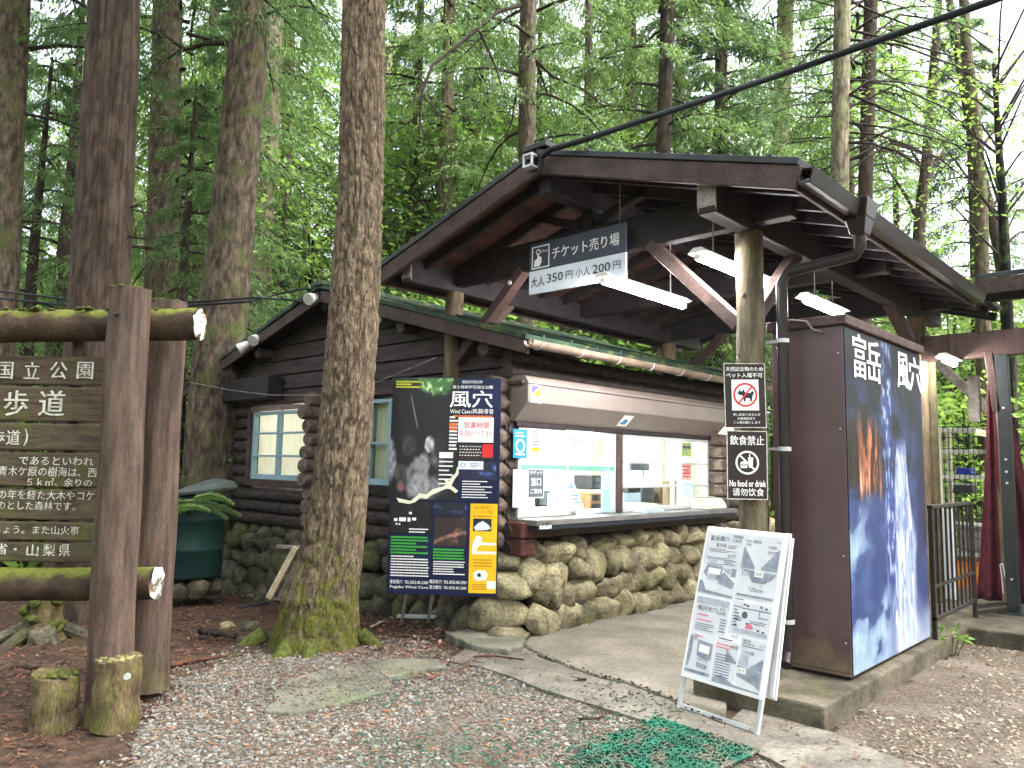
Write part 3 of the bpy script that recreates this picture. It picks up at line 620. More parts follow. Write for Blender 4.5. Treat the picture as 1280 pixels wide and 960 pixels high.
# ticket windows
def sash(y0, y1, z0, z1, bars_v, bars_h, name):
    f = MB(); t = .035
    for a, b in ((y0, y0+t), (y1-t, y1)): f.box(WX+.0, a, z0, WX+.05, b, z1)
    f.box(WX, y0+t, z0, WX+.05, y1-t, z0+.05); f.box(WX, y0+t, z1-.04, WX+.05, y1-t, z1)
    for v in bars_v: f.box(WX+.003, v-.022, z0+.05, WX+.056, v+.022, z1-.04)
    o = f.build(name, WFRAME, cab, bevel=.003)
    g = MB(); g.box(WX+.02, y0+t, z0+.05, WX+.025, y1-t, z1-.04); g.build('glass_pane', GLASS, o)
    if bars_h:
        h = MB()
        for (a, b, zz, hh) in bars_h: h.box(WX+.004, a, zz, WX+.052, b, zz+hh)
        h.build('glazing_bar', GREENBAR if name == 'ticket_window' and y0 < 6 else WFRAME, o)
    return o
sash(GY+.03, 7.15, 1.09, 1.97, [6.28], [(GY+.065, 6.258, 1.55, .05), (6.302, 7.115, 1.55, .05)], 'ticket_window')
sash(7.25, 9.24, 1.09, 1.97, [8.38], [(7.285, 8.358, 1.64, .03), (7.285, 8.358, 1.36, .03), (8.402, 9.205, 1.64, .02), (8.402, 9.205, 1.36, .03)], 'ticket_window')
ps = MB(); ps.box(WX-.03, 7.15, 1.086, WX+.08, 7.25, 1.968); ps.build('window_post', STAIN2, cab, bevel=.01)
# the lit room behind the glass
rm = MB(); rx = -8.4
rm.box(rx-.05, GY+.12, .3, rx, FARY-.11, 2.5); rm.box(rx, GY+.12, 2.5, WX-.1, FARY-.11, 2.55); rm.box(rx, GY+.12, .25, WX-.1, FARY-.11, .3)
rm.box(rx, FARY-.16, .3, WX-.1, FARY-.11, 2.5); rm.box(rx, GY+.12, .3, WX-.1, GY+.16, 2.5)
rm.build('ticket_room_walls', ROOMW, cab)
sr = MB(); sr.box(WX2+.06, 8.5, .3, rx-.051, 8.55, 2.5); sr.box(WX2+.06, GY+.09, 2.5, rx-.051, 8.55, 2.55); sr.box(WX2+.06, GY+.09, .25, rx-.051, 8.55, .3); sr.build('side_room_walls', ROOMW, cab)
lf = thing('ceiling_lamp', 'bright tube lamp on the side room ceiling behind the cream curtains', 'lamp', (-9.8, 6.9, 2.44), 0)
b = MB(); b.box(-10.5, 6.83, 2.46, -9.1, 6.97, 2.497); b.build('lamp_housing', LAMPW, lf)
b = MB(); b.tube([(-10.45, 6.9, 2.43), (-9.15, 6.9, 2.43)], .022, 10); b.build('tube', emit('side_room_tube', (1, .98, .94), 40), lf)
for yy in (6.7, 8.3):
    lf = thing('ceiling_lamp', 'bright tube lamp on the ticket room ceiling %s' % ('behind the first window' if yy < 7 else 'behind the second window'), 'lamp', (-6.3, yy, 2.44), 0, 'tube lamps in the ticket room')
    b = MB(); b.box(-6.9, yy-.07, 2.46, -5.7, yy+.07, 2.497); b.build('lamp_housing', LAMPW, lf)
    b = MB(); b.tube([(-6.85, yy, 2.43), (-5.75, yy, 2.43)], .022, 10); b.build('tube', emit('room_tube', (.98, .99, 1), 115), lf)
# gable windows: pale blue frames, cream curtains
def gwin(x0, x1, z0, z1, vb, hb):
    f = MB(); y0, y1 = GY-.05, GY+.02; t = .045
    f.box(x0, y0, z0, x0+t, y1, z1); f.box(x1-t, y0, z0, x1, y1, z1); f.box(x0+t, y0, z0, x1-t, y1, z0+.07); f.box(x0+t, y0, z1-t, x1-t, y1, z1)
    for v in vb: f.box(v-.025, y0-.004, z0+.07, v+.025, y1, z1-t)
    for h in hb: f.box(x0+t, y0+.004, h-.014, x1-t, y1-.004, h+.014)
    o = f.build('gable_window', BLUEFR, cab, bevel=.003)
    g = MB(); g.box(x0+t, GY-.01, z0+.07, x1-t, GY-.005, z1-t); g.build('glass_pane', GLASS, o)
    c = MB(); n = 60
    for a, b in ((x0-.02, x0+(x1-x0)*.36), (x0+(x1-x0)*.40, x0+(x1-x0)*.82)) if len(vb) < 2 and x0 < -9 else ((x0-.02, x1+.02),):
        vs = []
        for i in range(n+1):
            x = a+(b-a)*i/n; yy = GY+.07+.018*math.sin(i*1.1)
            pinch = .06*math.sin(i/n*math.pi)
            vs += [(x, yy, z0-.02), (x, yy, z1+.02)]
        c.add(vs, [(2*i, 2*i+2, 2*i+3, 2*i+1) for i in range(n)])
    c.build('curtain', CREAM, o, smooth=True)
    tr = MB()
    tr.box(x0-.09, GY-.09, z0-.09, x1+.09, GY+.03, z0-.002); tr.box(x0-.09, GY-.09, z0, x0-.003, GY+.03, z1+.06); tr.box(x1+.003, GY-.09, z0, x1+.09, GY+.03, z1+.06)
    tr.build('window_casing', STAIN2 if x0 < -9 else STAIN, o, bevel=.006)
gwin(*W1, [-9.42], [1.66, 1.97]); gwin(*W2, [-7.0], [1.82])
# roof
def roof_slab(mb, xa, za, xb, zb, y0, y1, t):
    d = np.array([xb-xa, zb-za]); n = np.array([-d[1], d[0]])/np.hypot(*d); n = n if n[1] > 0 else -n
    mb.prism([(xa, za), (xb, zb), (xb+n[0]*t, zb+n[1]*t), (xa+n[0]*t, za+n[1]*t)], (0, y0, 0), (1, 0, 0), (0, 0, 1), (0, y1-y0, 0))
RY0, RY1 = 5.14, 11.0; xl = 2*RIDX-EAVX-.3; zl = roofz(xl)
r = MB(); roof_slab(r, RIDX, RIDZ, EAVX, EAVZ, RY0, RY1, .05); roof_slab(r, RIDX-.002, RIDZ, xl, zl, RY0, RY1, .05)
for k in range(14):                                   # raised seams up the slope
    y = RY0+.25+k*.42
    roof_slab(r, RIDX+.15, roofz(RIDX+.15)+.05, EAVX, EAVZ+.05, y, y+.03, .025)
r.beam((RIDX, RY0-.03, RIDZ+.05), (RIDX, RY1, RIDZ+.05), .25, .05)
rf = r.build('roof', GREENROOF, cab, bevel=.004)
f = MB(); roof_slab(f, RIDX+.004, RIDZ-.17, EAVX, EAVZ-.13, RY0+.02, RY0+.06, .14); roof_slab(f, RIDX-.004, RIDZ-.17, xl, zl-.13, RY0+.02, RY0+.06, .14)
f.each('bargeboard', STAIN2, rf, bevel=.006)
f = MB()
for (X, z) in ((RIDX, RIDZ-.2), (-6.6, roofz(-6.6)-.2), (-5.3, roofz(-5.3)-.2), (-9.7, roofz(-9.7)-.2), (-10.9, roofz(-10.9)-.2)):
    f.tube([(X, RY0+.1, z), (X, GY+.4, z)], .075, 10)
f.each('purlin_end', LOGW, rf, smooth='auto')
f = MB(); roof_slab(f, RIDX, RIDZ-.055, EAVX-.05, EAVZ-.04, RY0+.07, RY1, .03); roof_slab(f, RIDX, RIDZ-.055, xl, zl-.04, RY0+.07, RY1, .03); f.build('roof_boarding', STAIN, rf)
g = MB()
gp = [(EAVX+.06+.065*math.cos(t), EAVZ-.02+.065*math.sin(t)) for t in np.linspace(math.pi, 2*math.pi, 9)]
gp += [(EAVX+.06+.055*math.cos(t), EAVZ-.015+.055*math.sin(t)) for t in np.linspace(2*math.pi, math.pi, 9)]
g.prism(gp, (0, RY0-.02, 0), (1, 0, 0), (0, 0, 1), (0, 5.6, 0))
gu = g.build('gutter', GUTTERC, rf, smooth='auto')
g = MB()
for k in range(9):
    y = RY0+.1+k*.62; g.tube([(EAVX+.06+.069*math.cos(t), y, EAVZ-.02+.069*math.sin(t)) for t in np.linspace(math.pi, 2*math.pi, 8)], .006, 5)
g.each('gutter_bracket', ALU, gu)
# boulder foundation
fd = MB(); fd.box(WX2, GY+.06, -.5, WX-.04, FARY, .72); fnd = fd.build('foundation', MORTAR, cab)
rs = np.random.RandomState(8); s1 = MB()
for row, (z, hh) in enumerate(((.10, .15), (.34, .15), (.56, .14), (.75, .12))):
    y = GY-.02+(row % 2)*.12
    while y < FARY+1.5:
        wd = .10+.15*rs.rand()**1.3; hz = hh*(.8+.45*rs.rand())
        s1.rock((WX+.03+.06*(3-row)+.03*rs.randn(), y+wd, z+.02*rs.randn()), .18, wd*1.1, hz*1.16, rs.randint(1e6), 3, .32, .3*rs.randn())
        y += wd*1.70
for (X, Y, z, a, b, c) in ((WX-.02, GY-.12, .2, .3, .26, .17), (WX+.02, GY-.05, .47, .26, .22, .15), (WX-.05, GY-.02, .7, .22, .2, .13), (WX+.15, GY-.2, .04, .22, .2, .08)):
    s1.rock((X, Y, z), a, b, c, int(X*-100+z*999), 3, .24, .5)
s1.build('window_side_boulders', STONE, fnd, smooth=True)
s2 = MB()
for row, (z, hh) in enumerate(((-.22, .18), (.02, .18), (.26, .17), (.48, .15), (.64, .11))):
    x = WX2-.1+(row % 2)*.15
    while x < WX-.35:
        wd = .14+.12*rs.rand(); hz = hh*(.85+.35*rs.rand())
        s2.rock((x+wd, GY-.02-.05*(3-row)+.03*rs.randn(), z+.02*rs.randn()), wd*1.06, .18, hz*1.06, rs.randint(1e6), 2, .3, .15*rs.randn())
        x += wd*1.86
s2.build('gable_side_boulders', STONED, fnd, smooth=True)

# floodlights and cables on the gable
def flood(label, p, d):
    t = thing('floodlight', label, 'lamp', p, 0, 'floodlights on the gable'); p = np.array(p); d = np.array(d)/np.linalg.norm(d)
    m = MB(); m.tube([p-d*.10, p-d*.05, p+d*.06, p+d*.075], [.03, .055, .075, .075], 14); m.build('lamp_body', LAMPW, t, smooth='auto')
    m = MB(); m.tube([p+d*.076, p+d*.082], [.066, .066], 14); m.build('lens', CLEARP, t)
    m = MB(); m.tube([p-d*.06, p-d*.08+np.array([0, .06, .07]), p+np.array([-.03, .25, .16])], .012, 6); m.each('bracket', ALU, t)
flood('small white floodlight under the left eave of the cabin gable', ony(319, 424, RY0-.02), (.5, -.7, -.4))
flood('small white floodlight at left of the first one, lower under the eave', ony(305, 433, RY0-.02), (-.5, -.6, -.5))
flood('round white lamp under the cabin gable peak where the cables arrive', ony(390, 373, RY0-.06), (.3, -.8, -.3))
flood('round white lamp on the cabin gable just right of the big tree', ony(474, 395, RY0+.1), (.3, -.8, -.4))
def cable(label, pts, r, name='power_cable', m=None, n=7, sag=0, cat='cable'):
    P = []; k = 12
    for a, b in zip(pts[:-1], pts[1:]):
        a = np.array(a); b = np.array(b)
        for i in range(k):
            t = i/k; q = a+(b-a)*t; q[2] -= sag*4*t*(1-t); P.append(q)
    P.append(np.array(pts[-1])); b = MB(); b.tube(P, r, n); return tag(b.build(name, m or CABLE, smooth=True), label, cat)
DC = 9.6
cable('upper black cable crossing left behind the signboard to the cabin gable', [onh(-260, 362, 11.5), onh(0, 364, 10.6), onh(100, 376, 10.2), onh(235, 378, DC), onh(320, 372, DC), ony(352, 374, RY0-.05), ony(388, 378, RY0-.03)], .016, sag=.0)
cable('lower black cable crossing left behind the signboard to the cabin gable', [onh(-260, 372, 11.5), onh(0, 373, 10.6), onh(100, 383, 10.2), onh(235, 382, DC), onh(310, 377, DC), ony(345, 368, RY0-.05), ony(386, 360, RY0-.03)], .016, sag=.0)
cable('thin pale wire slung across the cabin gable below the shutter housing', [ony(238, 478, GY-.6), ony(290, 488, GY-.45), ony(340, 494, GY-.45), ony(400, 494, GY-.45), ony(470, 478, GY-.45), ony(545, 447, GY-.45)], .006, 'thin_wire', GREYW, 5, cat='wire')

# ================================================================== SHELTER (open canopy)
PXL, PXR, PY1, PY2 = -5.95, -2.62, 5.44, 9.7
CX, CZ, CS = -4.15, 4.24, .30                       # ridge line and slope
CEL, CER, CY0, CY1 = -6.30, -1.95, 4.70, 10.6
def cz(x): return CZ-abs(x-CX)*CS
shl = thing('open_shelter', 'open timber shelter with dark gabled roof over the ticket counter path', 'shelter', ((PXL+PXR)/2, PY1, 0))
def post(x, y, z0, z1, r, m, seed, name='post'):
    rs = np.random.RandomState(seed); k = 14
    b = MB(); b.tube([(x+rs.randn()*.004, y+rs.randn()*.004, z0+(z1-z0)*i/k) for i in range(k+1)], [r*(1.03-.05*i/k+.012*rs.randn()) for i in range(k+1)], 18)
    return b.build(name, m, shl, smooth='auto')
post(PXL, PY1, -.02, 3.40, .098, POSTW, 1); pr = post(PXR, PY1, .02, 3.40, .105, POSTG, 2)
post(PXR, PY2, .14, 3.40, .10, POSTW, 3); post(PXL, PY2, .0, 3.40, .10, POSTW, 4)
kn = MB()
for z, a in ((2.45, -2.1), (1.35, -1.2), (2.9, -1.6), (2.2, -1.35)): kn.rock((PXR+.1*math.cos(a), PY1+.1*math.sin(a), z), .016, .016, .022, int(z*100), 1, .2)
kn.each('knot', SIGNW, pr)
b = MB()
for X in (PXL, PXR): b.box(X-.07, 4.78, 3.392, X+.07, CY1-.1, 3.63)
b.each('wall_plate', STAIN, shl, bevel=.008)
def cut_end(X):
    e = MB(); e.prism([(4.775, 3.46), (4.775, 3.63), (4.79, 3.63), (4.79, 3.40)], (X-.072, 0, 0), (0, 1, 0), (0, 0, 1), (.144, 0, 0)); e.build('plate_end', GREYW, shl)
cut_end(PXL); cut_end(PXR)
b = MB()
for Y in (PY1, 7.57, PY2): b.box(PXL-.42, Y-.06, 3.455, PXR+.36, Y+.06, 3.74)
b.each('tie_beam', STAIN, shl, bevel=.008)
b = MB(); b.box(CX-.07, CY0+.1, 3.90, CX+.07, CY1-.1, 4.10); b.build('ridge_beam', STAIN, shl, bevel=.008)
b = MB()
for Y in (PY1, 7.57, PY2): b.box(CX-.06, Y-.055, 3.74, CX+.06, Y+.055, 3.9)
b.each('king_post', STAIN, shl, bevel=.006)
b = MB()
for Y in (PY1,):
    for (x0, z0, x1, z1) in ((CX-.08, 3.78, CX-.7, 4.0), (CX+.08, 3.78, CX+.7, 4.0)): b.beam((x0, Y, z0), (x1, Y, z1), .07, .09, (0, 1, 0))
b.each('strut', STAIN, shl, bevel=.005)
def brace(p, q, m, wd=.10, ht=.10, name='knee_brace'):
    b = MB(); b.beam(p, q, wd, ht, (0, 1, 0) if abs(p[0]-q[0]) > .1 else (1, 0, 0)); return b.build(name, m, shl, bevel=.006)
a1, a2 = ony(574, 452, PY1-.02), ony(655, 338, PY1-.02); brace(a1, a2, DARKWOODRED, .09, .12)
blt = MB(); q = a1+(a2-a1)*.86; blt.tube([(q[0], PY1-.07, q[2]), (q[0], PY1-.095, q[2])], .022, 10); blt.build('bolt', ALU, shl)
a1, a2 = ony(926, 408, PY1), ony(815, 306, PY1); brace(a1, a2, STAIN2, .10, .13)
brace(onx(1111, 378, PXR), onx(1137, 428, PXR), DARKWOODRED, .09, .13)
brace((PXR, 6.3, 3.42), (PXR, 5.5, 2.75), STAIN2); brace((PXL, 6.3, 3.42), (PXL, 5.5, 2.7), STAIN2)
brace((PXR-.9, PY2, 3.47), (PXR, PY2, 2.7), STAIN2); brace((PXL+.9, PY2, 3.47), (PXL, PY2, 2.7), STAIN2)
b = MB()
for k in range(14):
    y = CY0+.28+k*.44
    for xe in (CEL+.05, CER-.05):
        s = 1 if xe > CX else -1
        b.beam((CX+s*.03, y, cz(CX+.03)-.115), (xe, y, cz(xe)-.115), .05, .10, (0, 0, 1))
b.each('rafter', STAIN, shl)
b = MB()
for xe in (CEL, CER):
    s = 1 if xe > CX else -1; n = 11
    for k in range(n):                               # soffit boards, one by one
        xa = CX+(xe-CX)*k/n; xb = CX+(xe-CX)*(k+1)/n-s*.006
        b.obox(((xa+xb)/2, (CY0+CY1)/2+.03, (cz(xa)+cz(xb))/2-.05), ((xb-xa)/2, 0, (cz(xb)-cz(xa))/2), (0, (CY1-CY0)/2-.05, 0), (0, 0, .012))
b.each('soffit_board', BOARDS, shl)
b = MB(); roof_slab(b, CX, CZ-.035, CEL-.03, cz(CEL-.03)-.035, CY0-.03, CY1, .045); roof_slab(b, CX-.002, CZ-.035, CER+.03, cz(CER+.03)-.035, CY0-.03, CY1, .045)
for k in range(7):
    for xe in (CEL-.03, CER+.03):
        s = 1 if xe > CX else -1; x = CX+s*(.25+k*.3)
        if abs(x-CX) < abs(xe-CX): b.beam((x, CY0-.032, cz(x)+.014), (x, CY1, cz(x)+.014), .03, .022)
b.beam((CX, CY0-.05, CZ+.03), (CX, CY1, CZ+.03), .26, .045)
crf = b.build('roof', METROOF, shl, bevel=.004)
b = MB(); roof_slab(b, CX, CZ-.20, CEL, cz(CEL)-.20, CY0-.015, CY0+.03, .155); roof_slab(b, CX, CZ-.20, CER-.0, cz(CER)-.20, CY0-.015, CY0+.03, .155)
b.each('bargeboard', STAIN2, crf, bevel=.006)
b = MB(); b.box(CER-.03, CY0+.05, cz(CER)-.19, CER, 9.45, cz(CER)-.045); b.box(CEL, CY0+.05, cz(CEL)-.19, CEL+.03, CY1, cz(CEL)-.045); b.each('eaves_fascia', STAIN2, crf, bevel=.005)
# box gutter on the right eave, rainwater head and bent downpipe
gz_ = cz(CER)-.07
b = MB(); prof = [(0, 0), (.02, -.10), (.09, -.10), (.125, 0), (.115, 0), (.083, -.09), (.027, -.09), (.01, 0)]
b.prism(prof, (CER+.004, CY0, gz_), (1, 0, 0), (0, 0, 1), (0, 9.35-CY0, 0)); gut = b.build('gutter', PVCB, crf, bevel=.003)
hp = np.array([CER+.07, 5.66, 0])
b = MB()
for z0, z1, a0, a1 in ((gz_-.10, gz_+.03, .075, .10), (gz_-.22, gz_-.10, .05, .075)):
    vs = [(hp[0]+i*a, hp[1]+j*a*1.25, z) for z, a in ((z0, a0), (z1, a1)) for i, j in ((-1, -1), (1, -1), (1, 1), (-1, 1))]
    b.add(vs, [(3, 2, 1, 0), (4, 5, 6, 7), (0, 1, 5, 4), (1, 2, 6, 5), (2, 3, 7, 6), (3, 0, 4, 7)])
b.build('rainwater_head', PVCB, gut, bevel=.006)
DPX, DPY = -2.40, 5.50
b = MB()
pz = 3.02
b.tube([(hp[0], hp[1], gz_-.2), (hp[0], hp[1], gz_-.30), (hp[0]-.03, hp[1]-.01, gz_-.36), (DPX+.04, DPY+.02, pz+.05), (DPX, DPY, pz-.03), (DPX, DPY, .42), (DPX, DPY-.02, .30), (DPX+.02, DPY-.10, .235)], .042, 14)
b.build('downpipe', PVCB, gut, smooth='auto')
b = MB()
for z in (2.55, 1.75, .52): b.tube([(DPX, DPY, z-.015), (DPX, DPY, z+.015)], .048, 14); b.beam((DPX-.2, DPY+.0, z), (DPX, DPY, z), .02, .02)
b.each('pipe_clip', ALU, gut)
b = MB(); b.rock((hp[0]-.1, CY0+.1, gz_-.0), .16, .09, .02, 5, 2, .5)
rs = np.random.RandomState(3)
for k in range(170):
    p = np.array([CER+.02+.09*rs.rand(), CY0+.03+(.5 if k < 110 else 4.5)*rs.rand()**1.3, gz_-.01+.02*rs.rand()]); d = rs.randn(3)*.05; d[2] = abs(d[2])*.25
    b.tube([p, p+d], .0022, 3, False)
struct(b.build('needle_litter', TWIG, gut), 'stuff')
brk = MB(); p0 = np.array([CX-.03, CY0-.05, CZ-.10])
for dz in (-.05, .05): brk.box(p0[0]-.05, p0[1]-.05, p0[2]+dz-.008, p0[0]+.05, p0[1]+.03, p0[2]+dz+.008)
for dx in (-.045, .045): brk.box(p0[0]+dx-.007, p0[1]-.048, p0[2]-.042, p0[0]+dx+.007, p0[1]-.03, p0[2]+.042)
brk.build('cable_bracket', ALU, shl)
c0 = ony(675, 216, CY0-.06)
cable('thick black cable rising from the shelter roof peak out of the top right of view', [c0, ony(677, 197, CY0-.08), ony(688, 187, CY0-.12), ony(720, 178, CY0-.12), onh(980, 92, 5.6), onh(1240, 1, 4.5), onh(1480, -95, 3.9)], .024, n=10)

# fluorescent lamps under the shelter
def fluo(label, px0, px1, z, ln=None):
    a = onz(*px0, z); d = onz(*px1, z); a = np.array([(a[0]+d[0])/2, a[1], z]); y1 = d[1] if ln is None else a[1]+ln
    t = thing('fluorescent_lamp', label, 'lamp', (a[0], (a[1]+y1)/2, z), 0, 'fluorescent lamps under the shelter roof'); x = a[0]
    b = MB(); b.prism([(-.035, .06), (.035, .06), (.085, .02), (-.085, .02)], (x, a[1], z), (1, 0, 0), (0, 0, 1), (0, y1-a[1], 0)); b.build('lamp_housing', LAMPW, t, bevel=.004)
    b = MB(); b.tube([(x, a[1]+.03, z-.01), (x, y1-.03, z-.014)], .031, 12); b.build('tube', TUBE, t, smooth='auto')
    b = MB()
    for yy in (a[1]-.004, y1-.026): b.box(x-.022, yy, z-.032, x+.022, yy+.03, z+.011)
    b.each('lamp_holder', LAMPW, t)
    b = MB()
    for yy in (a[1]+.25, y1-.25): b.tube([(x, yy, z+.06), (x, yy, cz(x)-.07)], .006, 5)
    b.each('hanger', GREYW, t)
fluo('long bright tube lamp hanging just behind the ticket price sign', (752, 349), (856, 381), 3.16)
fluo('bright tube lamp behind the front right log post', (874, 318), (958, 356), 3.2)
fluo('bright tube lamp above the brown metal cabinet', (1006, 373), (1052, 393), 3.16)
fluo('small distant tube lamp beyond the cabinet under the far beam', (1176, 448), (1192, 452), 2.83, .5)

# ticket price sign hung from the tie beam
sp = Plane(ony(661, 368.5, PY1-.17), (1, 0, 0), (0, 0, 1))
u0, v0 = 0., 0.; u1 = sp.uv(782, 310)[0]; vb = sp.uv(721, 327.5)[1]; vt = sp.uv(782, 277.5)[1]
sg = thing('ticket_price_sign', 'hanging sign with white ticket lettering on charcoal above a pale price strip', 'sign', sp.p(u1/2, 0))
b = MB(); b.obox(sp.p(u1/2, (vb+vt)/2, -.012), sp.x*u1/2, sp.y*(vt-vb)/2, sp.n*.012); b.build('upper_panel', SIGNGREY, sg, bevel=.002)
b = MB(); b.obox(sp.p(u1/2, vb/2-.001, -.0125), sp.x*u1/2, sp.y*(vb/2-.001), sp.n*.0125); b.build('price_panel', SIGNWHITE, sg, bevel=.002)
def tc_(mb, pl, body, bl, tr, **k):
    a = pl.uv(*bl); c = pl.uv(*tr); text(mb, pl, body, a[0], a[1], c[0], c[1], **k)
b = MB(); tc_(b, sp, 'チケット売り場', (690.5, 324.5), (774.5, 290), bold=.012); b.build('lettering', WHITEL, sg)
b = MB()
for s_, bl, tr in (('大人', (664, 360.5), (681, 344)), ('350', (684, 354), (704, 339)), ('円', (707.5, 349.5), (716, 337.5)), ('小人', (720, 347.5), (738, 332)), ('200', (741, 342.5), (763, 327)), ('円', (767, 337), (776, 325))):
    tc_(b, sp, s_, bl, tr, bold=.006)
b.build('price_lettering', INK, sg)
b = MB(); a = sp.uv(665, 335); c = sp.uv(687, 307); cx_, cy_ = (a[0]+c[0])/2, (a[1]+c[1])/2; hw = (c[0]-a[0])/2
for x0, y0, x1, y1 in ((-1, .9, 1, 1), (-1, -1, 1, -.9), (-1, -.9, -.9, .9), (.9, -.9, 1, .9)): fill(b, sp, cx_+x0*hw, cy_+y0*hw, cx_+x1*hw, cy_+y1*hw)
poly(b, sp, [(cx_+hw*p, cy_+hw*q) for p, q in ((-.75, -.8), (-.1, -.8), (.1, -.5), (.1, .0), (-.15, .05), (-.22, .3), (-.35, .3), (-.38, -.1), (-.7, -.25))])
ring(b, sp, (cx_-hw*.28, cy_+hw*.48), hw*.26, hw*.1, n=20)
text(b, sp, 'Tickets', cx_-hw*.02, cy_+hw*.36, cx_+hw*.78, cy_+hw*.6)
b.build('ticket_pictogram', WHITEL, sg)
b = MB()
for u in (.12, u1-.12): b.obox(sp.p(u, vt-.05, -.075), sp.x*.015, sp.y*.02, sp.n*.05)
b.each('bracket', STEEL, sg)

# ================================================================== CABINET with the printed side
BX0, BX1, BY0, BY1, BZ0, BZ1 = -2.56, -2.02, 5.66, 7.53, .15, 2.655
bx = thing('metal_cabinet', 'tall brown sheet metal cabinet with a blue ice cave print on its side', 'cabinet', ((BX0+BX1)/2, (BY0+BY1)/2, BZ0))
b = MB(); b.box(BX0, BY0, BZ0+.02, BX1, BY1, BZ1); b.build('body', BOXM, bx, bevel=.006, seg=2)
b = MB(); b.box(BX0+.02, BY0-.0015, BZ0+.045, BX1-.012, BY0+.01, BZ0+.049); b.each('seam', STAIN, bx)
b = MB(); b.box(BX0+.02, BY0+.02, BZ0-.001, BX1-.02, BY1-.02, BZ0+.02); b.build('plinth', CRACK, bx)
b = MB(); b.box(BX0-.03, BY0-.03, BZ1, BX1+.035, BY1+.03, BZ1+.075); b.build('top_cap', STAIN2, bx, bevel=.008)
b = MB(); rs = np.random.RandomState(2)
for z in (.4, 1.0, 1.9, 2.45):
    for x in (BX0+.05, BX1-.035): b.tube([(x, BY0, z), (x, BY0-.004, z)], .006, 8)
b.each('rivet', ALU, bx)
bp_ = Plane((BX1, BY0+.008, BZ0+.03), (0, 1, 0), (0, 0, 1)); pw, ph = BY1-BY0-.016, BZ1-BZ0-.04
b = MB(); b.obox(bp_.p(pw/2, ph/2, .003), bp_.x*pw/2, bp_.y*ph/2, bp_.n*.003); pan = b.build('printed_panel', NAVY, bx)
def icepic(u, v):
    n = fbm(u*5, v*6, 3, 5); st_ = fbm(u*30, v*4, 8, 4); fine = fbm(u*60, v*30, 12, 4); rock = fbm(u*8+v*2, v*15, 18, 5); w = u+.04*(fbm(v*9, u*3, 5)-.5)+.015*(fine-.5)
    c = np.zeros(u.shape+(3,)); c[:] = np.array([.04, .055, .14])
    def mixc(c, col, a): return c*(1-a[..., None])+np.array(col)*a[..., None]
    c = mixc(c, (.15, .21, .46), sm(.80, .40, v+.1*(n-.5))*.95)
    c = mixc(c, (.24, .32, .58), sm(.46, .66, rock)*.55); c = mixc(c, (.02, .025, .06), sm(.47, .30, rock)*.85*sm(.25, .6, v))
    c = mixc(c, (.01, .015, .05), sm(.78, .95, v)*.75*sm(.09, .18, np.abs(u-.47)))
    m = sm(.55, .40, v+.14*(n-.5))*sm(.54, .38, u+.06*(n-.5)); c = mixc(c, (.27, .38, .62), m*.85)
    mist = sm(.36, .64, fbm(u*3+v*2, v*6-u*2, 21, 5)); c = mixc(c, (.68, .80, .90), m*mist*.85); c = mixc(c, (.10, .17, .42), m*sm(.5, .3, mist)*sm(.3, .6, rock)*.6)
    g = sm(.49, .56, v+.12*(st_-.5))*sm(.78, .66, v+.14*(n-.5))*sm(.43, .33, u+.06*(n-.5))
    c = mixc(c, (.24, .10, .08), g*.95); hang = sm(.44, .60, st_+.25*(fine-.5)); c = mixc(c, (.80, .44, .30), g*hang*sm(.0, .25, u)*(.45+.8*fine)); c = mixc(c, (.98, .76, .60), g*sm(.56, .70, st_)*sm(.62, .54, v)*.8); c = mixc(c, (.03, .02, .03), g*sm(.48, .36, st_))
    s = sm(.09, .03, np.abs(w-.49))*sm(.06, .3, v); c = mixc(c, (.24, .32, .66), s*.7*(.3+1.1*st_)); c = mixc(c, (.72, .79, .94), s*sm(.48, .72, fine)*.75)
    wdt = .05+.20*np.clip(.70-v, 0, 1)**.75; e = np.abs(w-.67+.02*np.sin(v*14))+.07*(st_-.5)
    ic = sm(wdt*1.08, wdt*.62, e)*sm(.70, .62, v+.04*(fine-.5)); drip = fbm(u*46, v*9, 33, 4)
    c = mixc(c, (.62, .70, .86), ic*.95); c = mixc(c, (.93, .95, .98), ic*sm(.40, .66, drip)*.9); c = mixc(c, (.40, .48, .70), ic*sm(.46, .30, fbm(u*38, v*20, 35, 4))*.75)
    c = mixc(c, (.74, .78, .87), sm(.24, .04, v+.16*(n-.3))*sm(.36, .62, u)*.75)
    c = mixc(c, (.09, .08, .28), sm(.83, .97, w)*sm(.22, .4, v)*.8)
    c = c*(.70+.26*fine[..., None]); return c*.88+.12*c.mean(-1, keepdims=True)
picture('printed_picture', bp_, .004, .004, pw-.004, ph-.004, 300, 420, icepic, pan, .0075)
b = MB()
def glyph(ch, x0, y0, x1, y1, bl_=None):
    tpx(b, bp_, ch, x0, y0, x1, y1, h=.010, bold=.03)
tc_(b, bp_, '富', (1065.5, 471), (1080, 421), h=.010, bold=.02); tc_(b, bp_, '岳', (1083, 476), (1098, 430), h=.010, bold=.02)
tc_(b, bp_, '風', (1121, 484), (1133.5, 444), h=.010, bold=.02); tc_(b, bp_, '穴', (1135.5, 488), (1149, 450), h=.010, bold=.02)
b.build('lettering', WHITEL, pan)
cable('pale thin wire looping out of the cabinet front below the tube lamp', [ony(972, 404, BY0-.03), ony(990, 400, BY0-.03), ony(1008, 402, BY0-.04), ony(1016, 412, BY0-.04), ony(1028, 415, BY0-.02)], .009, 'thin_wire', GREYW, 6, cat='wire')

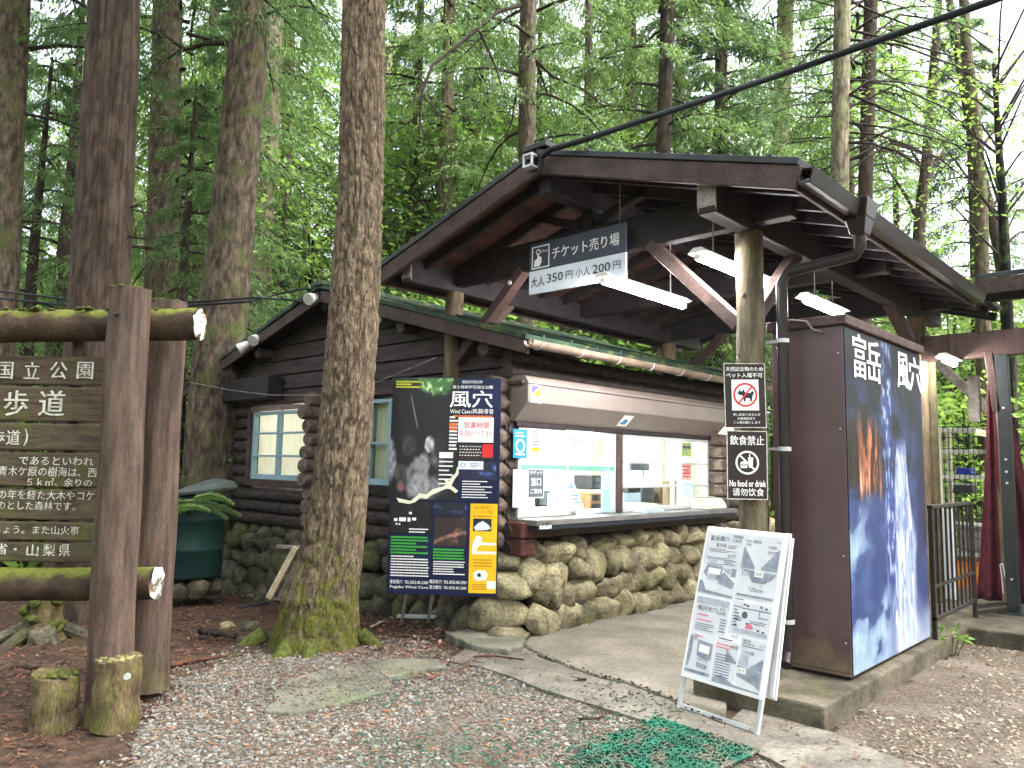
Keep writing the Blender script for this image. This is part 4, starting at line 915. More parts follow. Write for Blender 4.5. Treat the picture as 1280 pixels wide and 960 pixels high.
# notices on the right log post
def notice(name, label, D, corners):
    o = onh(*corners[0], D); br = onh(*corners[1], D); tl = onh(*corners[2], D)
    pl = Plane(o, br-o, tl-o); w_, h_ = np.linalg.norm(br-o), (tl-o)@pl.y
    t = thing(name, label, 'sign', pl.p(w_/2, 0)); b = MB(); b.obox(pl.p(w_/2, h_/2, -.006), pl.x*w_/2, pl.y*h_/2, pl.n*.006); b.build('panel', SIGNBLK, t, bevel=.002)
    b = MB(); e = .006
    for x0, y0, x1, y1 in ((0, 0, w_, e), (0, h_-e, w_, h_), (0, e, e, h_-e), (w_-e, e, w_, h_-e)): fill(b, pl, x0, y0, x1, y1, .002)
    b.build('border', WORNL, t)
    return t, pl, w_, h_
t, pl, w_, h_ = notice('no_pets_sign', 'dark no pets sign with red crossed dog picture, upper on the log post', 5.63, [(906.5, 535), (958.5, 535), (903.5, 454)])
b = MB(); text(b, pl, '天然記念物のため', w_*.05, h_*.875, w_*.95, h_*.945, bold=.01); text(b, pl, 'ペット入場不可', w_*.05, h_*.775, w_*.93, h_*.85, bold=.012)
for i, s_ in enumerate(('申し訳ありませんが', 'お客様各位で', 'ご入場お願いします')): text(b, pl, s_, w_*(.2 if i != 1 else .3), h_*(.185-.06*i), w_*(.85 if i != 1 else .72), h_*(.225-.06*i), bold=.004)
fill(b, pl, w_*.18, h_*.27, w_*.83, h_*.745, .002); b.build('lettering', WHITEL, t)
cx_, cy_, rr = w_*.505, h_*.51, w_*.29
b = MB(); P = [(-.72, .12), (-.86, .02), (-.62, .22), (-.52, .5), (-.40, .30), (-.22, .36), (-.16, .56), (-.06, .3), (.05, .16), (.45, .16), (.62, .34), (.74, .3), (.78, .1), (.66, -.05), (.62, -.3), (.56, -.62), (.44, -.62), (.42, -.32), (.05, -.26), (-.02, -.62), (-.14, -.62), (-.18, -.22), (-.3, -.02), (-.5, -.02)]
poly(b, pl, [(cx_+rr*p*.92, cy_+rr*q*.92) for p, q in P], .004, .001); b.build('dog_pictogram', INK, t)
b = MB(); ring(b, pl, (cx_, cy_), rr, rr*.15, .0052); b.obox(pl.p(cx_, cy_, .0054), (pl.x*.62+pl.y*.78)*rr*.93, (pl.x*.78-pl.y*.62)*rr*.065, pl.n*.0004); b.build('prohibition_ring', REDINK, t)
t, pl, w_, h_ = notice('no_food_sign', 'dark no food or drink sign with white crossed pictogram, lower on the log post', 5.60, [(909, 624), (960, 625), (907.5, 538)])
b = MB(); text(b, pl, '飲食禁止', w_*.08, h_*.79, w_*.92, h_*.93, bold=.012); text(b, pl, 'No food or drink', w_*.06, h_*.185, w_*.95, h_*.28, bold=.02); text(b, pl, '请勿饮食', w_*.13, h_*.05, w_*.9, h_*.165, bold=.004)
b.build('lettering', WHITEL, t)
b = MB(); cx_, cy_, rr = w_*.5, h_*.535, w_*.29
ring(b, pl, (cx_, cy_), rr, rr*.16, .004); b.obox(pl.p(cx_, cy_, .0046), (pl.x*.72-pl.y*.69)*rr*.9, (pl.x*.69+pl.y*.72)*rr*.07, pl.n*.0004)
Q = lambda L: [(cx_+rr*p, cy_+rr*q) for p, q in L]
poly(b, pl, Q([(.08, .32), (.5, .32), (.44, -.42), (.14, -.42)]), .0034, .001); poly(b, pl, Q([(.05, .36), (.53, .36), (.53, .44), (.05, .44)]), .0034, .001); poly(b, pl, Q([(.3, .44), (.22, .72), (.14, .72), (.22, .44)]), .0034, .001)
poly(b, pl, Q([(-.6, -.12), (-.54, .06), (-.3, .12), (-.02, .06), (.02, -.12)]), .0034, .001); poly(b, pl, Q([(-.62, -.18), (.02, -.18), (.02, -.25), (-.62, -.25)]), .0034, .001); poly(b, pl, Q([(-.6, -.31), (.02, -.31), (-.04, -.46), (-.54, -.46)]), .0034, .001)
b.build('food_pictogram', WHITEL, t)

# ================================================================== FOLDING A-BOARD with maps
fL, fR = onz(843, 884, .012), onz(946, 920, .012)
ax_ = (fR-fL)/np.linalg.norm(fR-fL); back = np.array([-ax_[1], ax_[0], 0.]); back = back if back@FH > 0 else -back
lean = np.array([0, 0, 1.])+back*.29; lean /= np.linalg.norm(lean)
ap = Plane(fL+back*.012, ax_, lean); aw = np.linalg.norm(fR-fL); ah = 1.23
ab = thing('folding_notice_board', 'white folding A-board with cave route maps standing on the concrete path', 'sign board', (fL+fR)/2+back*.15)
b = MB()
for u in (.018, aw-.018): b.obox(ap.p(u, ah/2, -.012), ap.x*.014, ap.y*ah/2, ap.n*.012)
b.obox(ap.p(aw/2, .02, -.012), ap.x*(aw/2-.033), ap.y*.014, ap.n*.01); b.obox(ap.p(aw/2, ah-.012, -.012), ap.x*(aw/2-.033), ap.y*.011, ap.n*.011)
topc = ap.p(aw/2, ah, -.02)
for s in (-1, 1):
    tp = topc+ax_*s*(aw/2-.02)+back*.02; z = tp[2]-.2; ft = tp-back*(.22*z)-np.array([0, 0, z]); b.beam(ft, tp, .024, .028, (1, 0, 0))
    b.obox(ap.p(aw/2+s*(aw/2-.018), .0, -.012), ap.x*.016, ap.y*.012, ap.n*.015)
b.build('frame', ALU, ab, bevel=.003)
pz0, pz1 = .20, ah-.01
b = MB(); b.obox(ap.p(aw/2, (pz0+pz1)/2, .006), ap.x*(aw/2-.004), ap.y*(pz1-pz0)/2, ap.n*.005); brd = b.build('front_panel', WHITEP, ab, bevel=.003)
b = MB(); fb = topc+back*.05; dn = -back*.22-np.array([0, 0, 1.]); dn /= np.linalg.norm(dn)
b.obox(fb+dn*.53, ax_*(aw/2-.002), dn*.5, np.cross(ax_, dn)*.005); b.build('back_panel', WHITEP, ab, bevel=.003)
def A(a, q): return .012+(aw-.024)*a, pz1-.008-(pz1-pz0-.016)*q
def AR(mb, a0, q0, a1, q1, h=.0135, mi=0): x0, y1 = A(a0, q0); x1, y0 = A(a1, q1); fill(mb, ap, x0, y0, x1, y1, h, .001, mi)
def AT(mb, s_, a0, q0, a1, q1, **k): x0, y1 = A(a0, q0); x1, y0 = A(a1, q1); text(mb, ap, s_, x0, y0, x1, y1, h=.0152, **k)
def AP(mb, pts, h=.014): poly(mb, ap, [A(*p) for p in pts], h, .0008)
b = MB()
for q in ((.02, .02, .49, .45), (.50, .02, .98, .43), (.02, .47, .47, .70), (.50, .455, .98, .66)): AR(b, *q, .0128)
AR(b, .02, .71, .36, .97, .0129); AR(b, .38, .72, .66, .985, .0133); AR(b, .68, .67, .98, .985, .0129)
b.each('map_sheet', mat('grey_white_paper', rgb(218, 220, 226), rgb(204, 207, 216), .6, 6), brd)
b = MB()
AT(b, '富岳風穴', .07, .045, .33, .08, bold=.008); AT(b, 'WIND', .37, .03, .5, .052, bold=.01); AT(b, 'CAVE', .37, .058, .49, .08, bold=.01)
AT(b, '案内図', .16, .095, .30, .122); AT(b, 'EXIT', .34, .165, .45, .188); AT(b, '入口', .1, .215, .2, .235)
AT(b, '鳴沢氷穴', .06, .525, .33, .56, bold=.008); AT(b, 'ICE', .36, .52, .42, .54, bold=.01); AT(b, 'CAVE', .33, .545, .44, .568, bold=.01)
AT(b, '階段', .64, .048, .74, .072); AT(b, '50段', .83, .075, .93, .1); AT(b, 'Down', .54, .05, .62, .066); AT(b, 'Up', .92, .045, .97, .062)
AT(b, '天井', .725, .255, .80, .28, bold=.01); AT(b, '120cm', .67, .355, .84, .382)
AT(b, '下り', .55, .675, .63, .692); AT(b, '階段', .7, .68, .8, .7); AT(b, '上り', .9, .69, .97, .71); AT(b, '43段', .56, .735, .66, .76); AT(b, '102段', .72, .745, .86, .77); AT(b, '天井', .70, .862, .78, .884)
b.build('map_lettering', GREYINK, brd)
b = MB()
steps = lambda x0, y0, dx, dy, n, base: [(x0, y0)]+[(x0+dx*((k+1)//2), y0+dy*((k+2)//2 if False else (k//2+1))) if k % 2 else (x0+dx*(k//2), y0+dy*(k//2+1)) for k in range(2*n-1)]+[(x0+dx*n, y0+dy*n), (x0+dx*n, base), (x0, base)]
def stair(x0, x1, q0, q1, n):
    for k in range(n):
        t = (k+.5)/n; AR(b, x0+(x1-x0)*k/n if x1 > x0 else x0+(x1-x0)*(k+1)/n, q0+(q1-q0)*k/n, x0+(x1-x0)*(k+1)/n if x1 > x0 else x0+(x1-x0)*k/n, q1+.004, .0145)
stair(.53, .70, .1, .235, 8); stair(.97, .78, .1, .235, 8)
AP(b, [(.53, .245), (.97, .255), (.93, .29), (.84, .325), (.70, .325), (.63, .275)]); AR(b, .53, .405, .97, .42, .0145)
AP(b, [(.05, .30), (.09, .25), (.3, .25), (.3, .30), (.25, .345), (.12, .345)]); AP(b, [(.25, .32), (.33, .29), (.48, .35), (.46, .39), (.27, .365)]); AP(b, [(.02, .36), (.06, .36), (.12, .42), (.48, .435), (.48, .45), (.02, .44)]); AR(b, .42, .255, .48, .31)
AP(b, [(.03, .74), (.07, .72), (.08, .84), (.06, .93), (.03, .93)]); AP(b, [(.14, .75), (.34, .76), (.34, .86), (.28, .875), (.15, .85)]); AP(b, [(.16, .89), (.31, .90), (.30, .93), (.17, .925)]); AR(b, .02, .945, .36, .965)
stair(.52, .66, .77, .84, 6); stair(.97, .82, .78, .85, 6)
AP(b, [(.68, .845), (.97, .86), (.97, .96), (.90, .94), (.80, .925), (.69, .91)]); AP(b, [(.40, .955), (.5, .93), (.66, .97), (.97, .975), (.97, .983), (.40, .983)])
b.build('map_drawing', MIDINK, brd)
b = MB()
AR(b, .71, .248, .815, .287, .0149); AR(b, .69, .855, .79, .89, .0149); AP(b, [(.17, .775), (.31, .78), (.31, .83), (.17, .825)], .0149); AP(b, [(.11, .27), (.28, .27), (.27, .31), (.12, .31)], .0149); b.build('map_cutout', PAPER, brd)
b = MB(); rs = np.random.RandomState(5)
for (a0, q0, a1, q1, n) in ((.08, .13, .45, .16, 3), (.06, .19, .45, .21, 2), (.38, .585, .46, .68, 5), (.40, .80, .6, .95, 9), (.53, .5, .6, .62, 6)):
    x0, y1 = A(a0, q0); x1, y0 = A(a1, q1); lines(b, ap, x0, y0, x1, y1, n, rs, .0147, .3)
for (a, q) in ((.64, .465), (.68, .47), (.84, .465), (.90, .47), (.56, .60), (.84, .61), (.9, .615), (.7, .58)): AR(b, a, q, a+.03, q+.012, .0147)
x0, y0 = A(.67, .535); b.prism([(x0+.022*math.cos(t), y0+.022*math.sin(t)) for t in np.linspace(0, 6.28, 14)[:-1]], ap.p(0, 0, .0137), ap.x, ap.y, ap.n*.001)
AR(b, .52, .487, .62, .492, .0147); AR(b, .62, .492, .97, .497, .0147); AR(b, .84, .49, .845, .54, .0147); AR(b, .84, .535, .95, .54, .0147); AR(b, .80, .335, .805, .35, .0147)
for (a0, q0, a1, q1, n) in ((.32, .10, .46, .125, 2), (.08, .235, .3, .247, 1), (.3, .20, .46, .24, 3), (.55, .075, .62, .09, 2), (.83, .11, .95, .13, 2), (.06, .64, .32, .69, 4), (.70, .70, .96, .73, 2), (.52, .435, .7, .45, 1), (.55, .55, .64, .58, 3), (.74, .56, .95, .585, 2), (.40, .70, .64, .72, 1), (.08, .955, .33, .963, 1)):
    x0, y1 = A(a0, q0); x1, y0 = A(a1, q1); lines(b, ap, x0, y0, x1, y1, n, rs, .0148, .32)
b.build('map_notes', GREYINK, brd)
b = MB()
AP(b, [(.30, .26), (.41, .26), (.41, .30), (.34, .285)], .0143); AP(b, [(.09, .30), (.22, .31), (.22, .345), (.11, .34)], .0149); AR(b, .55, .26, .63, .29, .0142); AP(b, [(.16, .86), (.31, .87), (.32, .885), (.17, .88)], .0143); AR(b, .08, .72, .13, .76, .0143); AP(b, [(.55, .62), (.97, .63), (.97, .652), (.55, .645)], .0143); AP(b, [(.71, .775), (.80, .775), (.80, .84), (.68, .83)], .0143); AR(b, .03, .47, .46, .515, .0141)
b.build('map_shading', mat('pale_map_ink', rgb(188, 190, 200), rgb(160, 164, 178), .6, 30), brd)
b = MB()
for (a0, q0, a1, q1, n) in ((.07, .575, .22, .60, 1), (.06, .61, .28, .63, 1), (.38, .735, .62, .775, 2), (.10, .715, .2, .74, 1)):
    x0, y1 = A(a0, q0); x1, y0 = A(a1, q1); lines(b, ap, x0, y0, x1, y1, n, rs, .015, .35)
AP(b, [(.70, .60), (.73, .585), (.76, .585), (.79, .60), (.79, .615), (.70, .615)], .015); b.build('red_map_notes', PINKINK, brd)

# ================================================================== BIG CAVE POSTER by the left post
DP = 7.22
ang = R_(5); xd = RH*math.cos(ang)-FH*math.sin(ang)
o = onh(482.5, 742, DP); pp_ = Plane(o, xd, np.array([0, 0, 1.])+FH*.03)
pw = pp_.uv(621, 742)[0]; ph = pp_.uv(555, 472)[1]
po = thing('cave_poster_board', 'tall navy poster board about the wind cave leaning before the left log post', 'poster board', pp_.p(pw/2, -.3))
b = MB(); b.obox(pp_.p(pw/2, ph/2, -.012), pp_.x*pw/2, pp_.y*ph/2, pp_.n*.012); pb = b.build('poster_panel', NAVY, po, bevel=.003)
b = MB(); fz = pp_.p(0, 0)[2]
for px_ in (512, 545):
    u = pp_.uv(px_-3, 745)[0]; b.beam(np.array([*onh(px_-10, 776, 7.93)[:2], .012]), pp_.p(u, .12, -.035), .024, .03, RH)
b.beam(onh(496, 770, 7.86), onh(545, 771, 7.86), .03, .035)
b.build('stand', ALU, po, bevel=.003)
def z2(x, y): return 460+x/2.823, 450+y/2.823
def PR(mb, x0, y0, x1, y1, h=.003, mi=0):
    a = pp_.rect(*z2(x0, y0), *z2(x1, y1)); fill(mb, pp_, *a, h, .001, mi)
def PT(mb, s_, x0, y0, x1, y1, h=.0045, **k):
    a = pp_.rect(*z2(x0, y0), *z2(x1, y1)); text(mb, pp_, s_, *a, h=h, **k)
def PP(mb, pts, h=.0045): poly(mb, pp_, [pp_.uv(*z2(*p)) for p in pts], h, .0008)
def cavepic(u, v):
    n = fbm(u*7, v*9, 4); n2 = fbm(u*18, v*22, 6); c = np.zeros(u.shape+(3,)); c[:] = (.035, .04, .045)
    def mixc(c, col, a): return c*(1-a[..., None])+np.array(col)*a[..., None]
    mouth = sm(.34, .2, np.hypot((u-.62)*1.0, (v-1.0)*1.9)+.15*(n-.5)); c = mixc(c, (.26, .44, .22), mouth); c = mixc(c, (.75, .85, .62), mouth*sm(.5, .75, n2))
    c = mixc(c, (.10, .24, .14), sm(.90, .99, v)*sm(.5, .2, u)*.8)
    c = mixc(c, (.45, .48, .46), sm(.012, .004, np.abs((u-.28)-(.86-v)*.42))*sm(.55, .6, v)*sm(.88, .84, v))
    for (x, y, rx, ry, g) in ((.5, .27, .13, .13, .62), (.42, .17, .2, .2, .5), (.58, .45, .08, .08, .8), (.28, .44, .14, .12, .2), (.02, .30, .09, .22, .6), (.7, .33, .12, .1, .35), (.55, .1, .3, .14, .55), (.75, .43, .1, .13, .12), (.15, .2, .1, .1, .25)):
        e = sm(1.1, .6, np.hypot((u-x)/rx, (v-y)/ry)+.7*(n-.5)); c = mixc(c, (g, g, g*1.04), e*(.35+.9*n2))
    c = mixc(c, (.55, .36, .38), sm(.09, .03, np.hypot(u-.18, (v-.1)*1.4))*.8)
    return c*(.8+.4*n2[..., None])
picture('cave_photo', pp_, *pp_.rect(*z2(80, 64), *z2(318, 492)), 100, 150, cavepic, pb, .0015)
def brownpic(u, v):
    n = fbm(u*6, v*5, 14); n2 = fbm(u*20, v*16, 15); c = np.zeros(u.shape+(3,)); c[:] = (.17, .12, .11); k = sm(.1, .04, np.abs(v-.12-.62*u+.25*u*u)); a = (k*.7+.5*sm(.5, .8, n)*sm(.3, .7, u))[..., None]
    return (c*(1-a)+np.array([.58, .42, .36])*a)*(.5+1.*n2[..., None])
picture('tunnel_photo', pp_, *pp_.rect(*z2(233, 556), *z2(347, 658)), 60, 54, brownpic, pb, .0015)
def bluepic(u, v):
    n = fbm(u*5, v*3, 24); a = (sm(.45, .75, n)*sm(0, .4, v)*sm(1, .6, v))[..., None]; return np.array([.06, .09, .2])*(1-a)+np.array([.3, .45, .72])*a
picture('ice_photo', pp_, *pp_.rect(*z2(322, 358), *z2(452, 422)), 50, 30, bluepic, pb, .0015)
picture('dark_ice_photo', pp_, *pp_.rect(*z2(232, 503), *z2(350, 552)), 40, 20, lambda u, v: bluepic(u, v)*.7, pb, .0015)
picture('night_photo', pp_, *pp_.rect(*z2(78, 500), *z2(222, 612)), 50, 40, lambda u, v: np.zeros(u.shape+(3,))+.04+.10*sm(.6, .8, fbm(u*8, v*6, 41))[..., None], pb, .0015)
b = MB(); rs = np.random.RandomState(12)
PT(b, '風穴', 290, 108, 440, 168, bold=.012); PT(b, 'Wind Cave', 290, 174, 362, 189); PT(b, '/风洞/풍혈', 364, 173, 441, 190, bold=.006)
PT(b, '国指定天然記念物', 333, 72, 404, 83); PT(b, '富士箱根伊豆国立公園', 300, 90, 440, 101)
def PL(mb, x0, y0, x1, y1, n, th=.5): lines(mb, pp_, *pp_.rect(*z2(x0, y0), *z2(x1, y1)), n, rs, .004, th)
PL(b, 287, 196, 316, 320, 10, .5); PL(b, 332, 424, 440, 490, 7, .35); PL(b, 80, 688, 216, 766, 8, .42); PL(b, 230, 708, 342, 760, 6, .42); PL(b, 250, 320, 300, 460, 9, .3); PL(b, 145, 592, 215, 612, 2, .4)
for s_, q in (('富岳風穴  TEL.0555-85-2300', (78, 776, 212, 790)), ('鳴沢氷穴  TEL.0555-85-2301', (217, 776, 347, 790)), ('Fugaku Wind Cave', (78, 796, 212, 808)), ('富士観光  TEL.0555-85-2300', (217, 796, 347, 809))): PT(b, s_, *q, bold=.01)
for x, y, w2, h2 in ((92, 558, 12, 10), (110, 555, 24, 14), (140, 556, 10, 14), (156, 556, 14, 10), (98, 575, 6, 6), (108, 576, 6, 6), (145, 536, 10, 8)): PR(b, x, y, x+w2, y+h2, .004)
PR(b, 252, 328, 300, 346, .003); b.build('lettering', WHITEL, pb)
b = MB(); PL(b, 80, 620, 214, 686, 6, .55); PL(b, 230, 664, 340, 706, 4, .55); b.build('green_lettering', GREENINK, pb)
b = MB(); PL(b, 100, 72, 190, 100, 3, .6); b.build('yellow_lettering', YELINK, pb)
b = MB(); PR(b, 287, 222, 314, 234, .0046); PR(b, 287, 238, 314, 246, .0046); PL(b, 300, 194, 440, 203, 1, .6); b.build('orange_lettering', mat('orange_ink', rgb(214, 110, 50), rgb(204, 100, 44), .5, 4), pb)
b = MB()
mp_ = [(100, 486), (128, 492), (150, 497), (172, 480), (182, 470), (206, 474), (228, 456), (262, 448), (282, 436), (296, 412), (310, 398), (316, 376)]
mq_ = [(320, 384), (320, 402), (306, 420), (296, 440), (276, 454), (252, 464), (226, 476), (206, 490), (186, 486), (166, 502), (146, 508), (110, 502)]
for k in range(len(mp_)-1):
    PP(b, [mp_[k], mp_[k+1], mq_[::-1][k+1], mq_[::-1][k]], .005)
PP(b, [(270, 424), (280, 418), (292, 440), (318, 462), (310, 470), (286, 452)], .0052); b.build('cave_plan', mat('cream_ink', rgb(232, 230, 206), rgb(222, 220, 196), .5, 5), pb)
b = MB(); a = pp_.rect(*z2(358, 507), *z2(454, 823)); fill(b, pp_, *a, .004, .003); ys = b.build('yellow_strip', YELLOW, pb)
b = MB(); OR = mat('ochre_ink', rgb(190, 130, 30), rgb(180, 120, 26), .5, 4)
PT(b, '森の駅 風穴', 376, 515, 436, 525, .0055, bold=.01); PT(b, 'ショップ・茶屋', 372, 530, 440, 540, .0055, bold=.01)
for q in ((372, 546, 440, 556, 1), (372, 700, 440, 732, 3), (366, 788, 420, 812, 3)): lines(b, pp_, *pp_.rect(*z2(*q[:2]), *z2(*q[2:4])), q[4], rs, .0055, .35)
b.build('ochre_lettering', OR, ys)
b = MB(); PP(b, [(385, 618), (402, 626), (400, 650), (386, 662), (376, 688), (366, 682), (368, 660), (372, 640)], .0055); PP(b, [(372, 752), (385, 742), (412, 742), (424, 756), (416, 776), (386, 780), (374, 770)], .0055)
PR(b, 386, 645, 452, 654, .005); PR(b, 376, 676, 452, 685, .005); PR(b, 418, 780, 450, 808, .005); b.build('snack_picture', PAPER, ys)
b = MB(); PR(b, 371, 560, 436, 604, .005); PP(b, [(384, 756), (396, 750), (400, 764), (388, 766)], .006); b.build('shop_picture', INK, ys)
b = MB(); PP(b, [(374, 590), (390, 575), (406, 568), (426, 582), (434, 596), (420, 600), (380, 602)], .006); b.build('shop_picture_roof', SIGNWHITE, ys)
nt_ = thing('opening_hours_notice', 'white opening hours notice with red lettering taped on the navy poster', 'notice', pp_.p(pw*.8, ph*.75)); b = MB(); a = pp_.rect(*z2(319, 203), *z2(443, 291)); fill(b, pp_, *a, .008, .0035); b.build('sheet', WHITEP, nt_)
b = MB(); PT(b, '営業時間', 340, 219, 428, 241, .009, bold=.012); PT(b, '9:00～17:30', 325, 251, 437, 270, .009); b.build('lettering', REDINK, nt_)
nt_ = thing('fare_notice', 'small dark notice with red end panel below the opening hours notice', 'notice', pp_.p(pw*.8, ph*.65)); b = MB(); a = pp_.rect(*z2(319, 296), *z2(443, 353)); fill(b, pp_, *a, .008, .0035); b.build('sheet', SIGNBLK, nt_)
b = MB(); lines(b, pp_, *pp_.rect(*z2(324, 300), *z2(400, 342)), 4, rs, .009, .3, 0, .012); b.build('lettering', WHITEL, nt_)
b = MB(); PR(b, 404, 298, 441, 344, .009); b.build('red_panel', REDINK, nt_)
nt_ = thing('sticker_slip', 'small pale slip with a round emblem below the fare notice on the poster', 'notice', pp_.p(pw*.75, ph*.6)); b = MB(); a = pp_.rect(*z2(319, 357), *z2(407, 386)); fill(b, pp_, *a, .007, .003); b.build('sheet', SIGNWHITE, nt_)
b = MB(); cc = pp_.uv(*z2(335, 371)); ring(b, pp_, cc, .022, .005, .008); lines(b, pp_, *pp_.rect(*z2(360, 362), *z2(400, 380)), 3, rs, .008, .35); b.build('emblem', GREYINK, nt_)

# ================================================================== THINGS AT THE TICKET WINDOW
wp = Plane((WX+.062, GY, 0), (0, 1, 0), (0, 0, 1))
def sheet(name, label, x0, y0, x1, y1, m, h=.0, cat='notice', parts=(), grp=None):
    a = wp.rect(x0, y0, x1, y1); t = thing(name, label, cat, wp.p((a[0]+a[2])/2, a[1], h), 0, grp)
    b = MB(); fill(b, wp, *a, h+.002, .003); b.build('sheet', m, t)
    for nm, mm, fn in parts:
        b = MB(); fn(b, a, h+.0035); b.build(nm, mm, t)
    return t
def TX(s_, f0, g0, f1, g1, bold=.006): return lambda b, a, h: text(b, wp, s_, a[0]+(a[2]-a[0])*f0, a[1]+(a[3]-a[1])*g0, a[0]+(a[2]-a[0])*f1, a[1]+(a[3]-a[1])*g1, h=h, bold=bold)
def LN(n, f0=.1, g0=.1, f1=.9, g1=.9, th=.4): return lambda b, a, h: lines(b, wp, a[0]+(a[2]-a[0])*f0, a[1]+(a[3]-a[1])*g0, a[0]+(a[2]-a[0])*f1, a[1]+(a[3]-a[1])*g1, n, np.random.RandomState(n+7), h, th)
def RG(): return lambda b, a, h: ring(b, wp, ((a[0]+a[2])/2, a[1]+(a[3]-a[1])*.42), (a[2]-a[0])*.34, (a[2]-a[0])*.09, h)
sheet('window_notice', 'blue upright notice with white emblem at the left end of the ticket window', 641.5, 536.5, 658.5, 572.5, BLUEINK, parts=(('emblem', WHITEL, RG()), ('lettering', WHITEL, LN(2, .15, .70, .85, .92)), ('lower_lettering', WHITEL, LN(1, .15, .06, .85, .2))))
sheet('window_notice', 'narrow pale notice with yellow band right of the blue window notice', 663.5, 536, 675, 575, mat('grey_paper', rgb(206, 206, 200), rgb(196, 196, 190), .6, 4), parts=(('yellow_band', YELLOW, lambda b, a, h: fill(b, wp, a[0], a[1]+(a[3]-a[1])*.28, a[2]-.01, a[1]+(a[3]-a[1])*.4, h, .001)), ('lettering', GREYINK, LN(5, .1, .45, .8, .95))))
sheet('window_notice', 'white notice with red heading high in the first ticket window', 707, 537, 742, 572, PAPER, parts=(('red_lettering', REDINK, TX('営業時間', .12, .45, .62, .68, .012)),))
sheet('window_placard', 'small grey and white lettered placard low in the first ticket window', 658.5, 586, 678.5, 622.5, GREYINK, .012, parts=(('lettering', WHITEL, lambda b, a, h: [TX('チケット', .12, .80, .88, .93)(b, a, h), TX('窓口', .2, .42, .8, .70, .012)(b, a, h), TX('ご案内', .15, .15, .85, .32)(b, a, h)]), ('border', WHITEL, lambda b, a, h: [fill(b, wp, *q, h, .001) for q in ((a[0], a[1], a[2], a[1]+.01), (a[0], a[3]-.01, a[2], a[3]), (a[0], a[1], a[0]+.008, a[3]), (a[2]-.008, a[1], a[2], a[3]))])))
sheet('window_notice', 'white notice with one red line beside the grey lettered placard', 681.5, 586.5, 704, 612.5, PAPER, .004, parts=(('red_lettering', REDINK, TX('料金 ご案内', .12, .72, .9, .88, .012)), ('lettering', mat('pale_grey_ink', rgb(206, 206, 204), rgb(200, 200, 198), .6, 4), LN(4, .1, .1, .9, .6))))
sheet('window_notice', 'narrow blue and white slip beside the window post', 753.5, 586, 763, 640, mat('light_blue_print', rgb(150, 190, 226), rgb(140, 180, 218), .5, 4), parts=(('lettering', WHITEL, LN(5, .15, .5, .85, .95)),))
sheet('window_notice', 'small green picture card high at the right end of the second window', 852, 553.5, 864, 570.5, mat('green_card', rgb(110, 150, 96), rgb(170, 176, 90), .5, 12), parts=(('picture', SIGNGREY, lambda b, a, h: fill(b, wp, a[0]+.02, a[1]+.1, a[2]-.02, a[3]-.04, h, .001)),))
sheet('window_notice', 'reddish picture card halfway up the right end of the second window', 852, 579, 864, 600, mat('red_card', rgb(176, 128, 124), rgb(208, 196, 190), .5, 14), parts=(('lettering', REDINK, LN(4, .1, .1, .9, .9)),))
sheet('window_notice', 'pale turquoise slip low at the right end of the second window', 854, 604, 866, 623, mat('turquoise_slip', rgb(150, 216, 220), rgb(214, 236, 238), .5, 8), parts=(('lettering', WHITEL, LN(2, .1, .6, .8, .9)),))
sheet('window_notice', 'plain white sheet high between the yellow banded notice and the mullion', 679, 538, 693, 576, PAPER, parts=(('lettering', GREYINK, LN(7, .15, .1, .6, .6, .2)),))
sheet('window_notice', 'white sheet with tan picture beside the red headed notice in the first window', 744, 541, 758, 574, PAPER, parts=(('picture', mat('tan_print', rgb(196, 180, 150), rgb(180, 164, 134), .6, 6), lambda b, a, h: fill(b, wp, a[0]+.03, a[1]+.04, a[2]-.06, a[1]+.22, h, .001)), ('lettering', GREYINK, LN(3, .1, .75, .9, .95))))
sheet('window_notice', 'large white sheet hanging in the middle of the second ticket window', 832, 552, 849, 601, PAPER, parts=(('lettering', MIDINK, LN(12, .1, .05, .9, .95, .15)),))
sheet('window_notice', 'white sheet low in the corner of the first window near the counter label', 640.5, 587, 655, 634, PAPER, .006, parts=(('lettering', MIDINK, LN(6, .1, .5, .9, .95, .2)),))
sheet('window_notice', 'small pale sheet under the red lined notice beside the grey screen', 684, 616, 702, 636, PAPER, .004, parts=(('lettering', BLUEINK, LN(3, .1, .3, .9, .9, .25)),))
# sticker with a blue and yellow triangle on the shutter box; leaflet on its slope
vp = Plane((WX+.2445, GY-.04, 2.2), (0, 1, 0), (0, 0, 1)); a = vp.rect(663.5, 481, 676.5, 503.5)
t = thing('sticker', 'small blue and yellow triangle sticker on the left end of the shutter box', 'sticker', vp.p(a[0], a[1])); b = MB(); fill(b, vp, *a, .002, .0015); b.build('sheet', PAPER, t)
b = MB(); poly(b, vp, [(a[0]+.008, a[3]-.01), (a[2]-.012, a[3]-.01), (a[0]+.008, a[1]+.075)], .003, .0008); b.build('blue_triangle', mat('violet_print', rgb(90, 84, 176), rgb(84, 78, 168), .5, 4), t)
b = MB(); poly(b, vp, [(a[2]-.008, a[3]-.02), (a[2]-.008, a[1]+.065), (a[0]+.012, a[1]+.065)], .003, .0008); b.build('yellow_triangle', YELLOW, t)
b = MB(); lines(b, vp, a[0]+.015, a[1]+.012, a[2]-.015, a[1]+.05, 2, np.random.RandomState(1), .003); b.build('lettering', GREYINK, t)
sl_ = Plane((WX+.06, 7.0, 2.02), (0, 1, 0), (.18, 0, .18)); a = sl_.rect(775, 519, 788, 533)
t = thing('sticker', 'white and blue sticker on the sloping underside of the shutter box', 'sticker', sl_.p(a[0], a[1])); b = MB(); fill(b, sl_, a[0], a[1], a[2], a[3], .003, .0015); b.build('sheet', PAPER, t)
